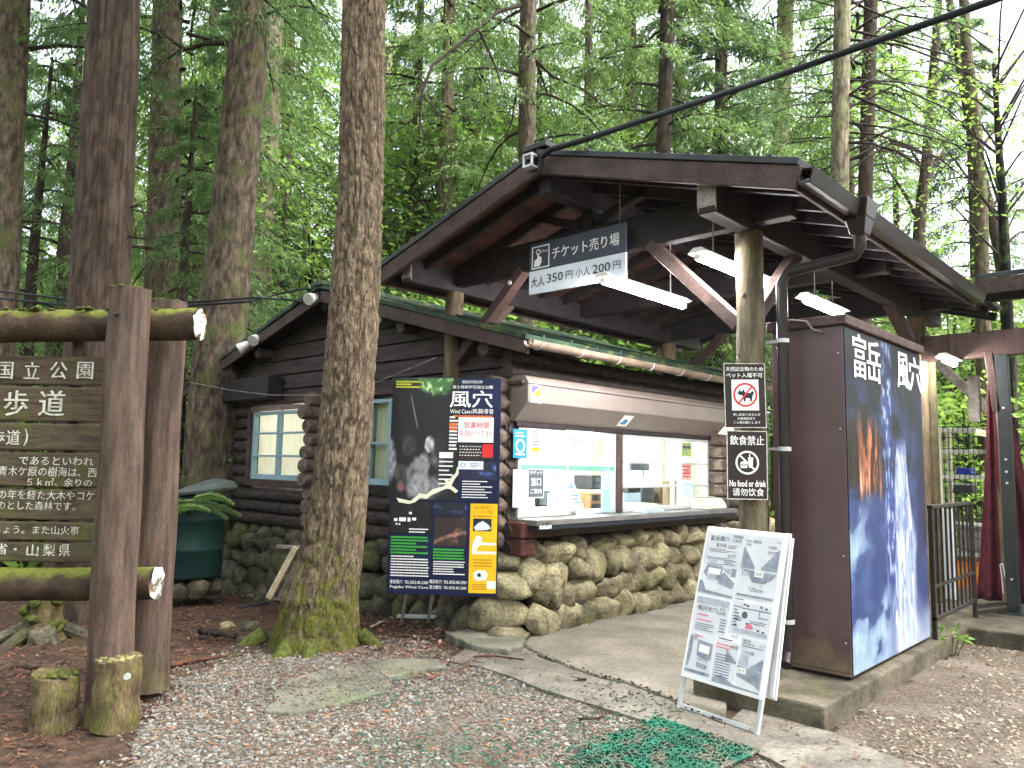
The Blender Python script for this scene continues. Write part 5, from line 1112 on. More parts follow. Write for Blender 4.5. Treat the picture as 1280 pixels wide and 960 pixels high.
b = MB(); poly(b, sl_, [(a[0]+.02, a[1]+.03), (a[2]-.06, a[1]+.03), (a[2]-.05, a[1]+.09), (a[0]+.08, a[1]+.11)], .0045, .001); b.build('emblem', BLUEINK, t)
# behind the glass
def at_x(px, py, X): return onx(px, py, X)
rp_ = Plane((-6.4, 6, 0), (0, 1, 0), (0, 0, 1))
def inner(name, label, X, x0, y0, x1, y1, dx, m, cat, extra=()):
    global rp_
    p = Plane((X, 6, 0), (0, 1, 0), (0, 0, 1)); a = p.rect(x0, y0, x1, y1); t = thing(name, label, cat, p.p((a[0]+a[2])/2, a[1]))
    b = MB(); b.box(X-dx, p.o[1]+a[0], a[1], X, p.o[1]+a[2], a[3]); b.build('casing', m, t, bevel=.01)
    for nm, mm, (f0, g0, f1, g1) in extra:
        b = MB(); fill(b, p, a[0]+(a[2]-a[0])*f0, a[1]+(a[3]-a[1])*g0, a[0]+(a[2]-a[0])*f1, a[1]+(a[3]-a[1])*g1, .004, .006); b.build(nm, mm, t)
    return t
inner('cash_register', 'dark cash register seen through the first ticket window', -5.75, 741, 594, 752, 612, .3, DARKOBJ, 'till', (('display', GREYINK, (.2, .55, .8, .85)), ('drawer', GREYINK, (.1, .1, .9, .35))))
inner('wall_shelf_unit', 'brown shelf unit with dark goods behind the first ticket window', -6.6, 738, 616, 752, 641, .3, mat('shelf_wood', rgb(150, 116, 82), rgb(120, 92, 64), .6, 6), 'shelf', (('goods', DARKOBJ, (.1, .12, .9, .45)), ('upper_goods', DARKOBJ, (.15, .6, .8, .9))))
inner('monitor', 'grey screen standing on the desk behind the first ticket window', -5.6, 672, 614, 689, 633, .05, DARKOBJ, 'screen', (('screen', mat('blue_grey_screen', rgb(120, 134, 150), rgb(110, 124, 140), .3, 4), (.08, .1, .92, .92)),))
inner('cardboard_box', 'tan cardboard box on a high shelf behind the first ticket window', -7.2, 736, 565, 751, 578, .3, mat('cardboard', rgb(206, 190, 160), rgb(192, 176, 148), .8, 6), 'box', (('label', PAPER, (.3, .3, .6, .6)),))
inner('chair_back', 'grey chair back seen in the middle of the second ticket window', -6.4, 788, 577, 812, 588, .06, GREYINK, 'chair', (('trim', DARKOBJ, (.05, .0, .95, .12)), ('stem', DARKOBJ, (.62, -.8, .68, 0))))
inner('desk_cabinet', 'blue grey cabinet low behind the second ticket window', -6.2, 801, 606, 818, 628, .3, mat('blue_grey_metal', rgb(110, 122, 134), rgb(100, 112, 124), .5, 4), 'cabinet', (('door', GREYINK, (.1, .1, .9, .9)),))
inner('desk_equipment', 'dark office machine low at left behind the second ticket window', -5.9, 786, 606, 801, 616, .3, DARKOBJ, 'machine', (('panel', GREYINK, (.1, .5, .7, .8)),))
inner('dark_cupboard', 'dark brown cupboard low at right behind the second ticket window', -6.2, 826, 607, 853, 629, .3, mat('brown_cupboard', rgb(112, 98, 80), rgb(92, 80, 64), .6, 5), 'cupboard', (('door', mat('brown_cupboard_door', rgb(96, 82, 66), rgb(84, 72, 58), .6, 5), (.05, .05, .48, .95)),))
inner('hanging_calendar', 'tall grey hanging chart at the top of the second ticket window', -7.0, 803, 551, 809, 574, .01, GREYINK, 'chart', (('lines', PAPER, (.2, .4, .8, .5)),))
inner('pinboard', 'white pinboard with dark top frame in the second ticket window', -7.2, 786, 552, 803, 573, .03, PAPER, 'board', (('frame', GREYINK, (0, .85, 1, 1)),))
# on the counter
CZT = 1.087
t = thing('leaflet_stand', 'white leaflet display leaning on the counter in the first window', 'leaflet stand', (WX+.2, 6.5, CZT))
p0 = Plane((WX+.16, 6.33, CZT), (-.10, .3, 0), (-.17, 0, .36)); b = MB(); b.obox(p0.p(.14, .2, -.006), p0.x*.14, p0.y*.2, p0.n*.006); b.build('board', WHITEP, t, bevel=.002)
b = MB(); text(b, p0, '混雑時', .03, .30, .24, .35, h=.002, bold=.01); lines(b, p0, .03, .12, .25, .24, 3, np.random.RandomState(2), .002); b.build('lettering', BLUEINK, t)
b = MB(); b.box(WX+.10, 6.36, CZT, WX+.15, 6.6, CZT+.012); b.build('foot', WHITEP, t)
t = thing('counter_tray', 'beige cash tray box at the far end of the ticket counter', 'tray', (WX+.2, 9.05, CZT))
b = MB(); b.prism([(0, 0), (.24, 0), (.22, .06), (.16, .13), (.02, .14)], (WX+.06, 8.75, CZT), (1, 0, 0), (0, 0, 1), (0, .52, 0)); b.build('casing', mat('beige_plastic', rgb(222, 216, 196), rgb(210, 204, 184), .5, 4), t, bevel=.01)
b = MB(); b.box(WX+.09, 8.82, CZT+.139, WX+.16, 9.2, CZT+.15); b.build('lid', mat('green_grey_plastic', rgb(170, 178, 160), rgb(160, 168, 150), .5, 4), t)
t = thing('counter_tray', 'flat blue grey tray on the counter just right of the window post', 'tray', (WX+.2, 7.6, CZT))
b = MB(); b.box(WX+.1, 7.4, CZT, WX+.3, 7.75, CZT+.012); b.box(WX+.1, 7.4, CZT+.012, WX+.112, 7.75, CZT+.03); b.box(WX+.288, 7.4, CZT+.012, WX+.3, 7.75, CZT+.03); b.build('tray_base', mat('blue_grey_plastic', rgb(176, 190, 200), rgb(166, 180, 190), .4, 4), t, bevel=.003)
cp = Plane((WX+.337, GY+.0, .985), (0, 1, 0), (0, 0, 1)); a = cp.rect(674.5, 651, 689, 661)
t = thing('counter_label', 'small white label with dark marks on the left end of the counter edge', 'label', cp.p(a[0], a[1])); b = MB(); fill(b, cp, *a, .003, .002); b.build('sheet', PAPER, t)
b = MB(); text(b, cp, 'お釣', a[0]+.03, a[1]+.015, a[2]-.03, a[3]-.015, h=.004, bold=.01); b.build('lettering', INK, t)
t = thing('pipe_post', 'red brown post standing past the far end of the ticket counter', 'post', (WX+.35, 9.75, 0)); b = MB(); b.tube([(WX+.35, 9.75, 0), (WX+.35, 9.75, 1.2), (WX+.35, 9.75, 2.3)], [.085, .082, .08], 14); b.build('shaft', DARKWOODRED, t, smooth='auto')
b = MB(); b.tube([(WX+.35, 9.75, 2.3), (WX+.35, 9.75, 2.33)], .09, 14); b.build('cap', STAIN2, t)

# ================================================================== FAR RIGHT: second roof, railing, curtain, rack
sh2 = thing('rear_shelter', 'lower timber shelter continuing to the right behind the metal cabinet', 'shelter', (.5, PY2, .14))
b = MB(); b.obox((.6, PY2-.02, 3.01), (3.15, 0, 0), (0, .07, 0), (0, 0, .14)); b.build('cross_beam', DARKWOODRED, sh2, bevel=.008)
EY, EZ, ES = 9.40, 3.69, .22
b = MB(); b.prism([(EY, EZ), (EY+4, EZ+4*ES), (EY+4, EZ+4*ES+.05), (EY, EZ+.05)], (-1.92, 0, 0), (0, 1, 0), (0, 0, 1), (6, 0, 0)); r2 = b.build('roof', METROOF, sh2, bevel=.004)
b = MB(); b.box(-1.92, EY+.005, EZ-.17, 4.08, EY+.04, EZ-.004); b.each('eaves_fascia', STAIN2, r2, bevel=.005)
b = MB()
for k in range(9): b.beam((-1.7+k*.6, EY+.05, EZ-.07), (-1.7+k*.6, EY+4, EZ+4*ES-.07), .05, .1)
b.each('rafter', STAIN, sh2)
b = MB(); b.prism([(EY+.06, EZ-.015), (EY+4, EZ+3.94*ES-.015), (EY+4, EZ+3.94*ES-.003), (EY+.06, EZ-.003)], (-1.9, 0, 0), (0, 1, 0), (0, 0, 1), (5.9, 0, 0)); b.build('soffit', STAIN, sh2)
b = MB()
for yy in (9.9, 10.9, 11.9): b.beam((-2.4, yy, EZ-.22+(yy-EY)*ES), (4, yy, EZ-.22+(yy-EY)*ES), .09, .12)
b.each('purlin', STAIN, sh2)
def rpost(x, y, z1, r, m, nm='post'):
    b = MB(); b.tube([(x, y, .14), (x, y, z1*.5), (x+.004, y, z1)], [r*1.03, r, r*.97], 14); return b.build(nm, m, sh2, smooth='auto')
p = ony(1250, 470, 9.86); rpost(p[0], p[1], 2.9, .075, POSTW)
p = ony(1163, 480, 9.78); rpost(p[0], p[1], 2.9, .06, mat('dark_mossy_post', rgb(96, 86, 62), rgb(66, 60, 46), .8, 8))
b = MB(); b.beam(ony(1236, 440, PY2-.05), ony(1247, 515, PY2-.05), .08, .10, (0, 1, 0)); b.build('knee_brace', DARKWOODRED, sh2, bevel=.006)
b = MB(); b.beam(ony(1170, 452, 10.6), ony(1250, 525, 10.6), .10, .13, (0, 1, 0)); b.build('diagonal_brace', GREYW, sh2, bevel=.006)
b = MB(); p = ony(1217, 480, 10.5); b.box(p[0]-.06, p[1]-.05, ony(1217, 528, 10.5)[2], p[0]+.06, p[1]+.05, 2.76); b.build('timber_stake', GREYW, sh2, bevel=.008)
t = thing('steel_post', 'dark slotted steel post in front of the maroon curtain at right', 'post', (-1.79, 9.66, .145)); p = ony(1267, 760, 9.62)
b = MB(); b.box(p[0]-.06, 9.60, .145, p[0]+.06, 9.68, 2.88); b.build('shaft', STEEL, t, bevel=.006)
b = MB()
for z in (.5, 1.5, 1.62, 1.75, 2.3): b.tube([(p[0], 9.602, z), (p[0], 9.59, z)], .013, 8)
b.build('bolt', ALU, t); b = MB(); b.box(p[0]-.13, 9.5, .145, p[0]+.11, 9.72, .16); b.build('base_plate', STEEL, t, bevel=.003)
# curtain: gathered at the top, spreading to the floor
b = MB(); nu, nv = 40, 24; X0 = ony(1243, 600, 9.82)[0]
for j in range(nv+1):
    f = j/nv; z = .22+(2.6-.22)*f; wl = .20*(1-f)**1.2+.03; wr = .10+.35*(1-f)**.8
    for i in range(nu+1):
        s = i/nu; x = X0-wl+(wl+wr)*s; b.v.append((x, 9.85+.045*math.sin(s*26+1.5*f)*(1-.5*f)+.03*math.sin(f*5+s*3), z))
b.f = [(j*(nu+1)+i, j*(nu+1)+i+1, (j+1)*(nu+1)+i+1, (j+1)*(nu+1)+i) for j in range(nv) for i in range(nu)]; b.m = [0]*len(b.f)
o = tag(b.build('curtain', CURT, smooth=True), 'maroon cloth curtain gathered at the top behind the dark steel post', 'curtain')
sd_ = o.modifiers.new('thickness', 'SOLIDIFY'); sd_.thickness = .006
cable('pale cord dangling down the front of the maroon curtain', [ony(1254, 742, 9.74), ony(1252, 720, 9.74), ony(1250, 706, 9.74), ony(1253, 704, 9.74), ony(1258, 728, 9.74)], .005, 'cord', WHITEP, 5, cat='cord')
# railing
rl = thing('metal_railing', 'black metal railing with upright bars between cabinet and curtain', 'railing', (-2.0, 8.3, .145))
b = MB(); ya, yb = 7.60, 9.08
b.box(-2.025, ya, 1.275, -1.975, yb, 1.31); b.box(-2.02, ya, .30, -1.98, yb, .335)
b.box(-2.02, yb-.045, .145, -1.98, yb, 1.275); b.box(-2.02, ya, .145, -1.98, ya+.04, 1.275); b.build('frame', BLACKM, rl, bevel=.004)
for k in range(1, 9):
    y = ya+.04+(yb-ya-.085)*k/9; b = MB(); b.box(-2.009, y-.008, .335, -1.991, y+.008, 1.275); b.build('bar', BLACKM, rl)
b = MB(); b.box(-2.016, ya+.04, .58, -1.984, yb-.045, .605); b.build('lower_rail', BLACKM, rl)
b = MB(); b.beam((-2.0, 9.1, .25), (-1.83, 9.58, .25), .04, .035); b.beam((-2.0, 9.1, .185), (-1.83, 9.58, .185), .03, .03); b.build('floor_rail', BLACKM, rl)
# rack of wire shelves and goods beyond
rk = thing('wire_rack', 'white wire rack with shelves behind the black railing', 'rack', (-2.4, 11.3, .145)); RYK = 11.2
ra, rb2 = ony(1176, 600, RYK)[0], ony(1252, 600, RYK)[0]; zt = ony(1210, 533, RYK)[2]
b = MB()
for x in (ra, rb2):
    for y in (RYK, RYK+.45): b.box(x-.028, y-.028, .145, x+.028, y+.028, zt)
b.each('upright', mat('cream_metal', rgb(214, 210, 190), rgb(196, 190, 170), .5, 6), rk)
for py_ in (535, 562, 594, 655, 690):
    z = ony(1205, py_, RYK)[2]; b = MB(); b.box(ra+.02, RYK-.01, z-.045, rb2-.02, RYK+.45, z); b.each('shelf', mat('pale_shelf', rgb(206, 206, 200), rgb(190, 190, 184), .5, 5), rk)
b = MB(); z0, z1 = .5, zt
for k in range(1, 12): x = ra+(rb2-ra)*k/12; b.box(x-.004, RYK-.03, z0, x+.004, RYK-.022, z1)
for k in range(13): z = z0+(z1-z0)*k/12; b.box(ra, RYK-.022, z-.004, rb2, RYK-.014, z+.004)
b.build('wire_mesh', STEEL, rk)
def goods(name, label, x0, y0, x1, y1, m, cat, lid=None):
    a = ony(x0, y1, RYK+.05); c = ony(x1, y0, RYK+.05); t = thing(name, label, cat, ((a[0]+c[0])/2, RYK+.2, a[2])); b = MB()
    b.prism([(0, 0), (c[0]-a[0], 0), (c[0]-a[0]-.02, c[2]-a[2]), (.02, c[2]-a[2])], (a[0], RYK+.05, a[2]+.002), (1, 0, 0), (0, 0, 1), (0, .3, 0)); b.build('body', m, t, bevel=.015, seg=2)
    b = MB(); b.box(a[0]+.015, RYK+.045, c[2]-.01, c[0]-.015, RYK+.36, c[2]+.012); b.build('lid', lid or m, t, bevel=.005)
goods('plastic_box', 'bright blue plastic box on a shelf of the wire rack', 1194, 586, 1214, 593, BLUECLOTH, 'box')
goods('plastic_box', 'dark box with pale lid lower on the wire rack under the blue one', 1190, 606, 1216, 616, DARKOBJ, 'box', ALU)
goods('orange_crate', 'orange crate low behind the black railing', 1192, 702, 1222, 740, ORANGE, 'crate')
goods('plastic_box', 'pale box on the wire rack directly above the orange crate', 1198, 662, 1228, 688, mat('pale_box', rgb(150, 146, 140), rgb(130, 126, 120), .6, 5), 'box')
pa = ony(1158, 775, 9.95)
b = MB(); x1 = ony(1170.5, 570, 9.95)[0]; x0 = ony(1154, 570, 9.95)[0]; zt = ony(1163, 520, 9.95)[2]
t = thing('partition_board', 'plain pale grey partition board right of the cabinet', 'partition', (x0, 9.95, .145)); b.box(x0, 9.94, .16, x1, 9.97, zt); b.build('board', mat('pale_grey_board', rgb(196, 190, 180), rgb(182, 176, 166), .6, 3), t)
b = MB(); b.box(x0-.01, 9.93, zt, x1+.01, 9.98, zt+.025); b.build('top_trim', GREYW, t)
b = MB(); x0 = ony(1166, 690, 10.0)[0]; x1 = ony(1196, 690, 10.0)[0]; b.box(x0, 9.99, .16, x1, 10.01, ony(1180, 636, 10.0)[2]); tag(b.build('panel_board', WHITEP, bevel=.004), 'white panel board standing behind the left half of the black railing', 'board')
b = MB(); b.beam(ony(1220, 540, 9.9), ony(1262, 548, 9.9), .05, .07); tag(b.build('loose_plank', PALEW, bevel=.004), 'pale plank lying level behind the steel post at curtain height', 'plank')
t = thing('potted_sapling', 'small green leafy plant growing at the kerb edge beside the brown gravel', 'plant', (-1.86, 7.55, 0))
def leaves(mb, c, n, spread, size, seed, up=.5, asp=.45):
    rs = np.random.RandomState(seed)
    for k in range(n):
        d = rs.randn(3); d[2] = abs(d[2])*up; d /= np.linalg.norm(d); p = np.array(c)+d*spread*(.35+.65*rs.rand()); s = size*(.6+.6*rs.rand())
        dd = d+rs.randn(3)*.4; dd[2] *= .4; dd /= np.linalg.norm(dd); e = np.cross(dd, (0, 0, 1)); e /= np.linalg.norm(e)+1e-6; e = e+np.array([0, 0, rs.randn()*.25])
        mid = p+dd*s*.5; mb.add([p, mid-e*s*asp*.5+np.array([0, 0, s*.06]), p+dd*s-np.array([0, 0, s*.12]), mid+e*s*asp*.5+np.array([0, 0, s*.06])], [(0, 1, 2, 3)])
b = MB(); pc = onz(1190, 818, .0); leaves(b, (pc[0], pc[1], .10), 34, .14, .10, 5, .8); b.build('foliage', LEAF_C, t)
b = MB()
for k in range(5): b.tube([(pc[0]+.02*k-.04, pc[1], -.01), (pc[0]+.05*(k-2), pc[1]+.03, .14)], .004, 5)
b.build('stem', TWIG, t)

# ================================================================== WOODEN PARK SIGNBOARD at the left
sbd = thing('park_signboard', 'mossy log framed wooden park signboard with white Japanese lettering', 'sign board', ong(135, 905))
D1, D2, D3 = 4.83, 5.42, 5.10
def pole(pxt, pxb, D, r0, r1, m, nm, seed, top=True):
    a = onh(*pxb, D); c = onh(*pxt, D); rs = np.random.RandomState(seed); k = 18
    P = [a+(c-a)*i/k+RH*.006*math.sin(i*.7+seed)+FH*.004*math.sin(i*.5) for i in range(k+1)]; b = MB(); b.tube(P, [(r0+(r1-r0)*i/k)*(1+.012*math.sin(i*.9+seed)) for i in range(k+1)], 28); o = b.build(nm, m, sbd, smooth='auto')
    if top:
        b = MB()
        for q in range(46): an = rs.rand()*6.28; rr = r1*.93*rs.rand()**.5; b.rock(c+np.array([rr*math.cos(an), rr*math.sin(an), .0]), .012+.02*rs.rand(), .02, .012, rs.randint(1e6), 1, .5)
        b.build('moss_cap', MOSS, o, smooth=True)
    return o
p1 = pole((163, 362), (133, 915), D1, .132, .122, SIGNW, 'front_post', 1)
p2 = pole((212, 378), (184, 862), D2, .135, .118, SIGNW, 'rear_post', 2)
b = MB(); q = onh(146, 393, D1-.125); b.rock(q, .018, .018, .018, 3, 2, .05); b.build('bolt', STEEL, p1)
def rail(px0, px1, D, r, nm, seed):
    a = onh(*px0, D); c = onh(*px1, D); rs = np.random.RandomState(seed); k = 16; b = MB(); b.tube([a+(c-a)*i/k+rs.randn(3)*.004 for i in range(k+1)], [r*(1+.015*rs.randn()) for _ in range(k+1)], 20); o = b.build(nm, MOSSLOG, sbd, smooth='auto')
    d = (c-a)/np.linalg.norm(c-a); b = MB(); n = 18; cc = c+d*.004; v = [cc+d*.012]
    e1 = np.cross(d, (0, 0, 1)); e1 /= np.linalg.norm(e1); e2 = np.cross(e1, d)
    for rr, hh in ((.45, .014), (.8, .004), (1.0, -.004)):
        for i in range(n):
            t = i/n*6.283; v.append(cc+(e1*math.cos(t)+e2*math.sin(t))*r*rr*(1+.05*rs.randn())+d*(hh+.006*rs.randn()))
    fs = [(0, 1+i, 1+(i+1) % n) for i in range(n)]+[(1+q*n+i, 1+(q+1)*n+i, 1+(q+1)*n+(i+1) % n, 1+q*n+(i+1) % n) for q in range(2) for i in range(n)]
    b.add(v, fs); b.build('cut_end', CUT, o); return o
r_a = rail((-190, 410), (250, 406), D3, .108, 'top_rail', 5); rail((-190, 733), (196, 729), D3, .105, 'bottom_rail', 6)
b = MB(); rs = np.random.RandomState(9)
a = onh(-190, 388, D3); c = onh(235, 386, D3)
for k in range(240):
    t = rs.rand(); p = a+(c-a)*t+FH*.04*rs.randn(); b.rock(p+np.array([0, 0, -.012]), .012+.03*rs.rand(), .012+.02*rs.rand(), .011, rs.randint(1e6), 2, .5)
b.build('moss', MOSS, r_a, smooth=True)
bpl = Plane(onh(-200, 702, D3+.02), RH, (0, 0, 1)); bw = bpl.uv(128, 560)[0]
brd2 = None
rowsp = [(445, 481), (483.5, 527), (529.5, 563), (565.5, 609), (611.5, 650), (652.5, 676), (678, 703)]
for i, (y0, y1) in enumerate(rowsp):
    v1 = bpl.uv(60, y0)[1]; v0 = bpl.uv(60, y1)[1]; b = MB(); ub = bw-(.01 if i % 2 else 0)
    b.obox(bpl.p(ub/2, (v0+v1)/2, -.02+.003*(i % 3)), bpl.x*ub/2, bpl.y*(v1-v0)/2, bpl.n*.02); b.build('plank', PLANK, sbd, bevel=.012, seg=2)
b = MB(); q = bpl.rect(128, 437, 132, 445)
bt = bpl.uv(80, 440); 
for px_ in (82, -120): u = bpl.uv(px_, 560)[0]; b.obox(bpl.p(u, bpl.uv(60, 570)[1], -.065), bpl.x*.03, bpl.y*.80, bpl.n*.02)
b.each('batten', SIGNW, sbd)
b = MB()
LETS = [('国', (-2.5, 452.5, 17.5, 474)), ('立', (31.5, 452.5, 50.5, 474)), ('公', (64, 452.5, 85, 474)), ('園', (97.5, 452.5, 117.5, 474)), ('歩', (6.5, 488, 36, 520)), ('道', (50, 488, 82, 520)), ('歩', (-10, 538, 7, 556)), ('道', (9.5, 537.5, 26, 556)), (')', (31.5, 536, 36, 557)),
        ('であるといわれ', (25, 571, 118, 581.5)), ('青木ケ原の樹海は、西', (-1, 583.5, 122, 595.5)), ('５ｋ㎡、余りの', (35, 597.5, 116, 608)), ('の年を経た大木やコケ', (-1, 613, 119, 624.5)), ('のとした森林です。', (-2, 626.5, 95, 637.5)), ('しょう。また山火事', (-6, 657, 100, 667.5)), ('省・', (-5, 679, 22, 693)), ('山', (34.5, 680, 49, 695)), ('梨', (55, 680, 70, 695)), ('県', (75, 680, 88.5, 695))]
for s_, q in LETS: tpx(b, bpl, s_, *q, h=.0095, bold=.014 if len(s_) < 3 else .008)
b.build('lettering', WORNL, sbd)
stub_n = 0
for (pt, pb_, D, r, lab) in (((149, 822), (143, 912), 4.72, .125, 'mossy sawn log stub bolted to the front of the signboard post'), ((70, 842), (66, 916), 4.72, .125, 'shorter mossy log stub at the left of the signboard post')):
    o = pole(pt, pb_, D, r*1.04, r, STUB, 'support_stub', 30+stub_n, False); stub_n += 1; o['label'] = lab
    c = onh(*pt, D); b = MB(); rs = np.random.RandomState(stub_n)
    for q in range(46): an = rs.rand()*6.28; rr = r*.93*rs.rand()**.5; b.rock(c+np.array([rr*math.cos(an), rr*math.sin(an), .0]), .012+.016*rs.rand(), .016, .009, rs.randint(1e6), 1, .5)
    b.build('moss_cap', MOSS if stub_n == 2 else mat('pale_moss', rgb(150, 142, 104), rgb(108, 104, 66), .95, 20, bump=.6), o, smooth=True)
    if stub_n == 1: b = MB(); q = onh(160, 845, D-r*.9); b.tube([q, q-FH*.02], .018, 10); b.build('bolt', ALU, o)

# ================================================================== ODDMENTS ON THE GROUND
bc = onh(236, 720, 9.9); br_ = .39; bz = bc[2]
brl = thing('water_barrel', 'large dark green barrel with a loose grey lid beside the cabin corner', 'barrel', bc)
b = MB()
for k in range(7): an = k*.9; b.rock(bc+np.array([.26*math.cos(an), .26*math.sin(an), -.14]), .17, .15, .14, 60+k, 2, .3)
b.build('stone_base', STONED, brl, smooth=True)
b = MB(); P = [(0, .93), (.03, 1.0), (.30, 1.0), (.32, 1.03), (.36, 1.03), (.38, 1.0), (.66, 1.0), (.68, 1.03), (.72, 1.03), (.74, 1.0), (.92, .98), (.95, 1.02), (.98, 1.02)]
b.tube([bc+np.array([0, 0, z*1.02]) for z, r in P], [br_*r for z, r in P], 36); b.build('body', BARREL, brl, smooth='auto')
b = MB(); lc_ = bc+np.array([0, 0, 1.03])+RH*.06; b.tube([lc_, lc_+np.array([.0, 0, .03])-RH*.004, lc_+np.array([0, 0, .075])-RH*.01, lc_+np.array([0, 0, .10])-RH*.02], [br_*1.22, br_*1.24, br_*1.1, br_*.7], 36); b.build('lid', BARRLID, brl, smooth='auto')
t = thing('fern', 'green fern frond hanging over the lid of the green barrel', 'fern', onh(240, 640, 9.4)); b = MB(); rs = np.random.RandomState(3)
for (q0, q1) in (((215, 628), (302, 648)), ((222, 632), (285, 652)), ((205, 640), (262, 642)), ((240, 622), (292, 634))):
    a = onh(*q0, 9.4); c = onh(*q1, 9.25); n = 26
    for k in range(n):
        s = k/n; p = a+(c-a)*s+np.array([0, 0, .10*math.sin(s*2.6)-.03*s]); l = .13*(1-s*.75)
        for sd2 in (-1, 1):
            d = RH*.6+FH*sd2*.5+np.array([0, 0, sd2*.5-.25])+rs.randn(3)*.1; d /= np.linalg.norm(d); e = np.cross(d, FH+RH*.3); e /= np.linalg.norm(e)
            b.add([p, p+d*l*.5+e*.016, p+d*l, p+d*l*.5-e*.016], [(0, 1, 2, 3)])
b.build('fronds', LEAF_U, t)
b = MB()
for (q0, q1) in (((215, 628), (302, 648)), ((222, 632), (285, 652))): a = onh(*q0, 9.4); c = onh(*q1, 9.25); b.tube([a+(c-a)*k/6+np.array([0, 0, .10*math.sin(k/6*2.6)]) for k in range(7)], .004, 4)
b.build('stem', TWIG, t)
DW = 8.75
t = thing('timber_frame', 'white weathered timber frame leaning behind the big mossy trunk', 'timber', ong(338, 750)); b = MB()
b.beam(onh(336, 748, DW), onh(370, 684, DW), .07, .06, FH); b.build('pale_board', PALEW, t, bevel=.006)
b = MB(); b.beam(onh(349, 748, DW+.1), onh(378, 692, DW+.1), .05, .05, FH); b.build('rear_board', GREYW, t, bevel=.006)
b = MB(); b.beam(onh(346, 683, DW+.06), onh(392, 685, DW+.06), .04, .04, FH); b.build('cross_board', GREYW, t, bevel=.006)
def onground(px, py): return ong(px, py)
def flatboard(label, px0, px1, wd, th, m=GREYW, name='board'):
    a = ong(*px0); c = ong(*px1); a[2] += th*.6; c[2] += th*.6; b = MB(); b.beam(a, c, wd, th); tag(b.build(name, m, bevel=.006), label, 'board')
flatboard('grey board lying on red soil at the foot of the white leaning frame', (312, 746), (362, 752), .10, .03); flatboard('short dark board lying on the red soil left of the mossy trunk', (299, 762), (333, 756), .12, .04, DARKOBJ)
def gstone(label, px, sx, sy, sz, seed, m=STONED):
    p = ong(*px); b = MB(); b.rock((p[0], p[1], p[2]+sz*.4), sx, sy, sz, seed, 3, .3, seed); tag(b.build('rock', m, smooth=True), label, 'rock', 'loose rocks left of the mossy trunk')
gstone('small grey rock on red soil, nearest the mossy trunk foot', (313, 788), .10, .08, .07, 4); gstone('pale lump of rock on red soil in the middle of the loose rocks', (285, 786), .10, .07, .05, 5, STONE); gstone('flat rock behind the signboard post near the barrel', (228, 744), .16, .1, .05, 6, STONE); gstone('small dark rock below the pale lump on the red soil', (307, 801), .07, .05, .04, 7); gstone('dark mossy rock showing between the signboard stub and rail at far left', (52, 805), .14, .12, .10, 8)
def stick(label, pts, r, m=TWIG, grp='fallen sticks'):
    b = MB(); P = []
    for p in pts: q = ong(*p); q[2] += r*.8+.01; P.append(q)
    rq = np.random.RandomState(int(P[0][0]*-997) % 9999); PP_ = []
    for a, c in zip(P[:-1], P[1:]):
        for k in range(5): PP_.append(a+(c-a)*k/5+rq.randn(3)*np.array([1, 1, .3])*r*.45)
    PP_.append(P[-1]); nq = len(PP_)
    b.tube(PP_, [r*(1-.5*i/nq)*(.8+.4*rq.rand()) for i in range(nq)], 8)
    for i in (nq//3, 2*nq//3):
        d = rq.randn(3)*r*4; d[2] = abs(d[2])*.2; b.tube([PP_[i], PP_[i]+d*.6, PP_[i]+d*1.2], [r*.4, r*.3, r*.12], 5)
    tag(b.build('fallen_stick', m, smooth=True), label, 'stick', grp)
sp_ = ong(52, 800); t = thing('tree_stump', 'mossy old stump with splayed roots seen under the lower rail of the signboard', 'stump', sp_); b = MB()
b.tube([sp_+np.array([0, 0, -.05]), sp_+np.array([0, 0, .10]), sp_+np.array([.02, 0, .26]), sp_+np.array([.03, .02, .40])], [.26, .19, .15, .13], 14)
b.build('trunk', STUB, t, smooth='auto'); b = MB()
for k in range(6): an = k*1.05; d = np.array([math.cos(an), math.sin(an), 0]); b.tube([sp_+d*.1+np.array([0, 0, .14]), sp_+d*.3+np.array([0, 0, .05]), sp_+d*.55+np.array([0, 0, -.03])], [.07, .055, .03], 8)
b.build('roots', STONED, t, smooth='auto'); b = MB(); rs = np.random.RandomState(8)
for k in range(16): an = rs.rand()*6.28; b.rock(sp_+np.array([.15*math.cos(an), .15*math.sin(an), .05+.33*rs.rand()]), .07, .07, .05, k, 2, .5)
b.build('moss', MOSS, t, smooth=True)
stick('thick dark broken branch lying on the red soil', [(250, 794), (272, 797), (293, 801)], .035); stick('dark fallen stick on the apron beside the stepped stone block', [(590, 824), (620, 823), (655, 828)], .012, mat('red_brown_twig', rgb(96, 60, 46), rgb(70, 46, 37), .9, 8, bump=.4)); stick('thin twig across the crack between path and apron', [(672, 822), (690, 829), (720, 833), (744, 829)], .007); stick('red brown stick at the edge of the gravel by the rear sign post', [(205, 838), (240, 830), (285, 824)], .02, mat('red_brown_twig', (0, 0, 0))); stick('small pale stick near the poster board stand', [(463, 786), (480, 778)], .012, PALEW); stick('short stick on the gravel in front of the apron', [(725, 903), (748, 901), (756, 899)], .010); stick('lone dark chip lying on the middle of the apron', [(722, 853), (732, 853)], .014)
for px_, s in (((24, 838), 1), ((60, 792), 2)):
    stick('bent root crossing the soil at far left%s' % (' below the board' if s == 2 else ' near the stub'), [(px_[0]-50, px_[1]+14), (px_[0]-10, px_[1]), (px_[0]+30, px_[1]+4), (px_[0]+55, px_[1]-6)], .028, mat('root_bark', rgb(92, 74, 62), rgb(60, 48, 40), .95, 14, bump=.6), 'tree roots on the soil')
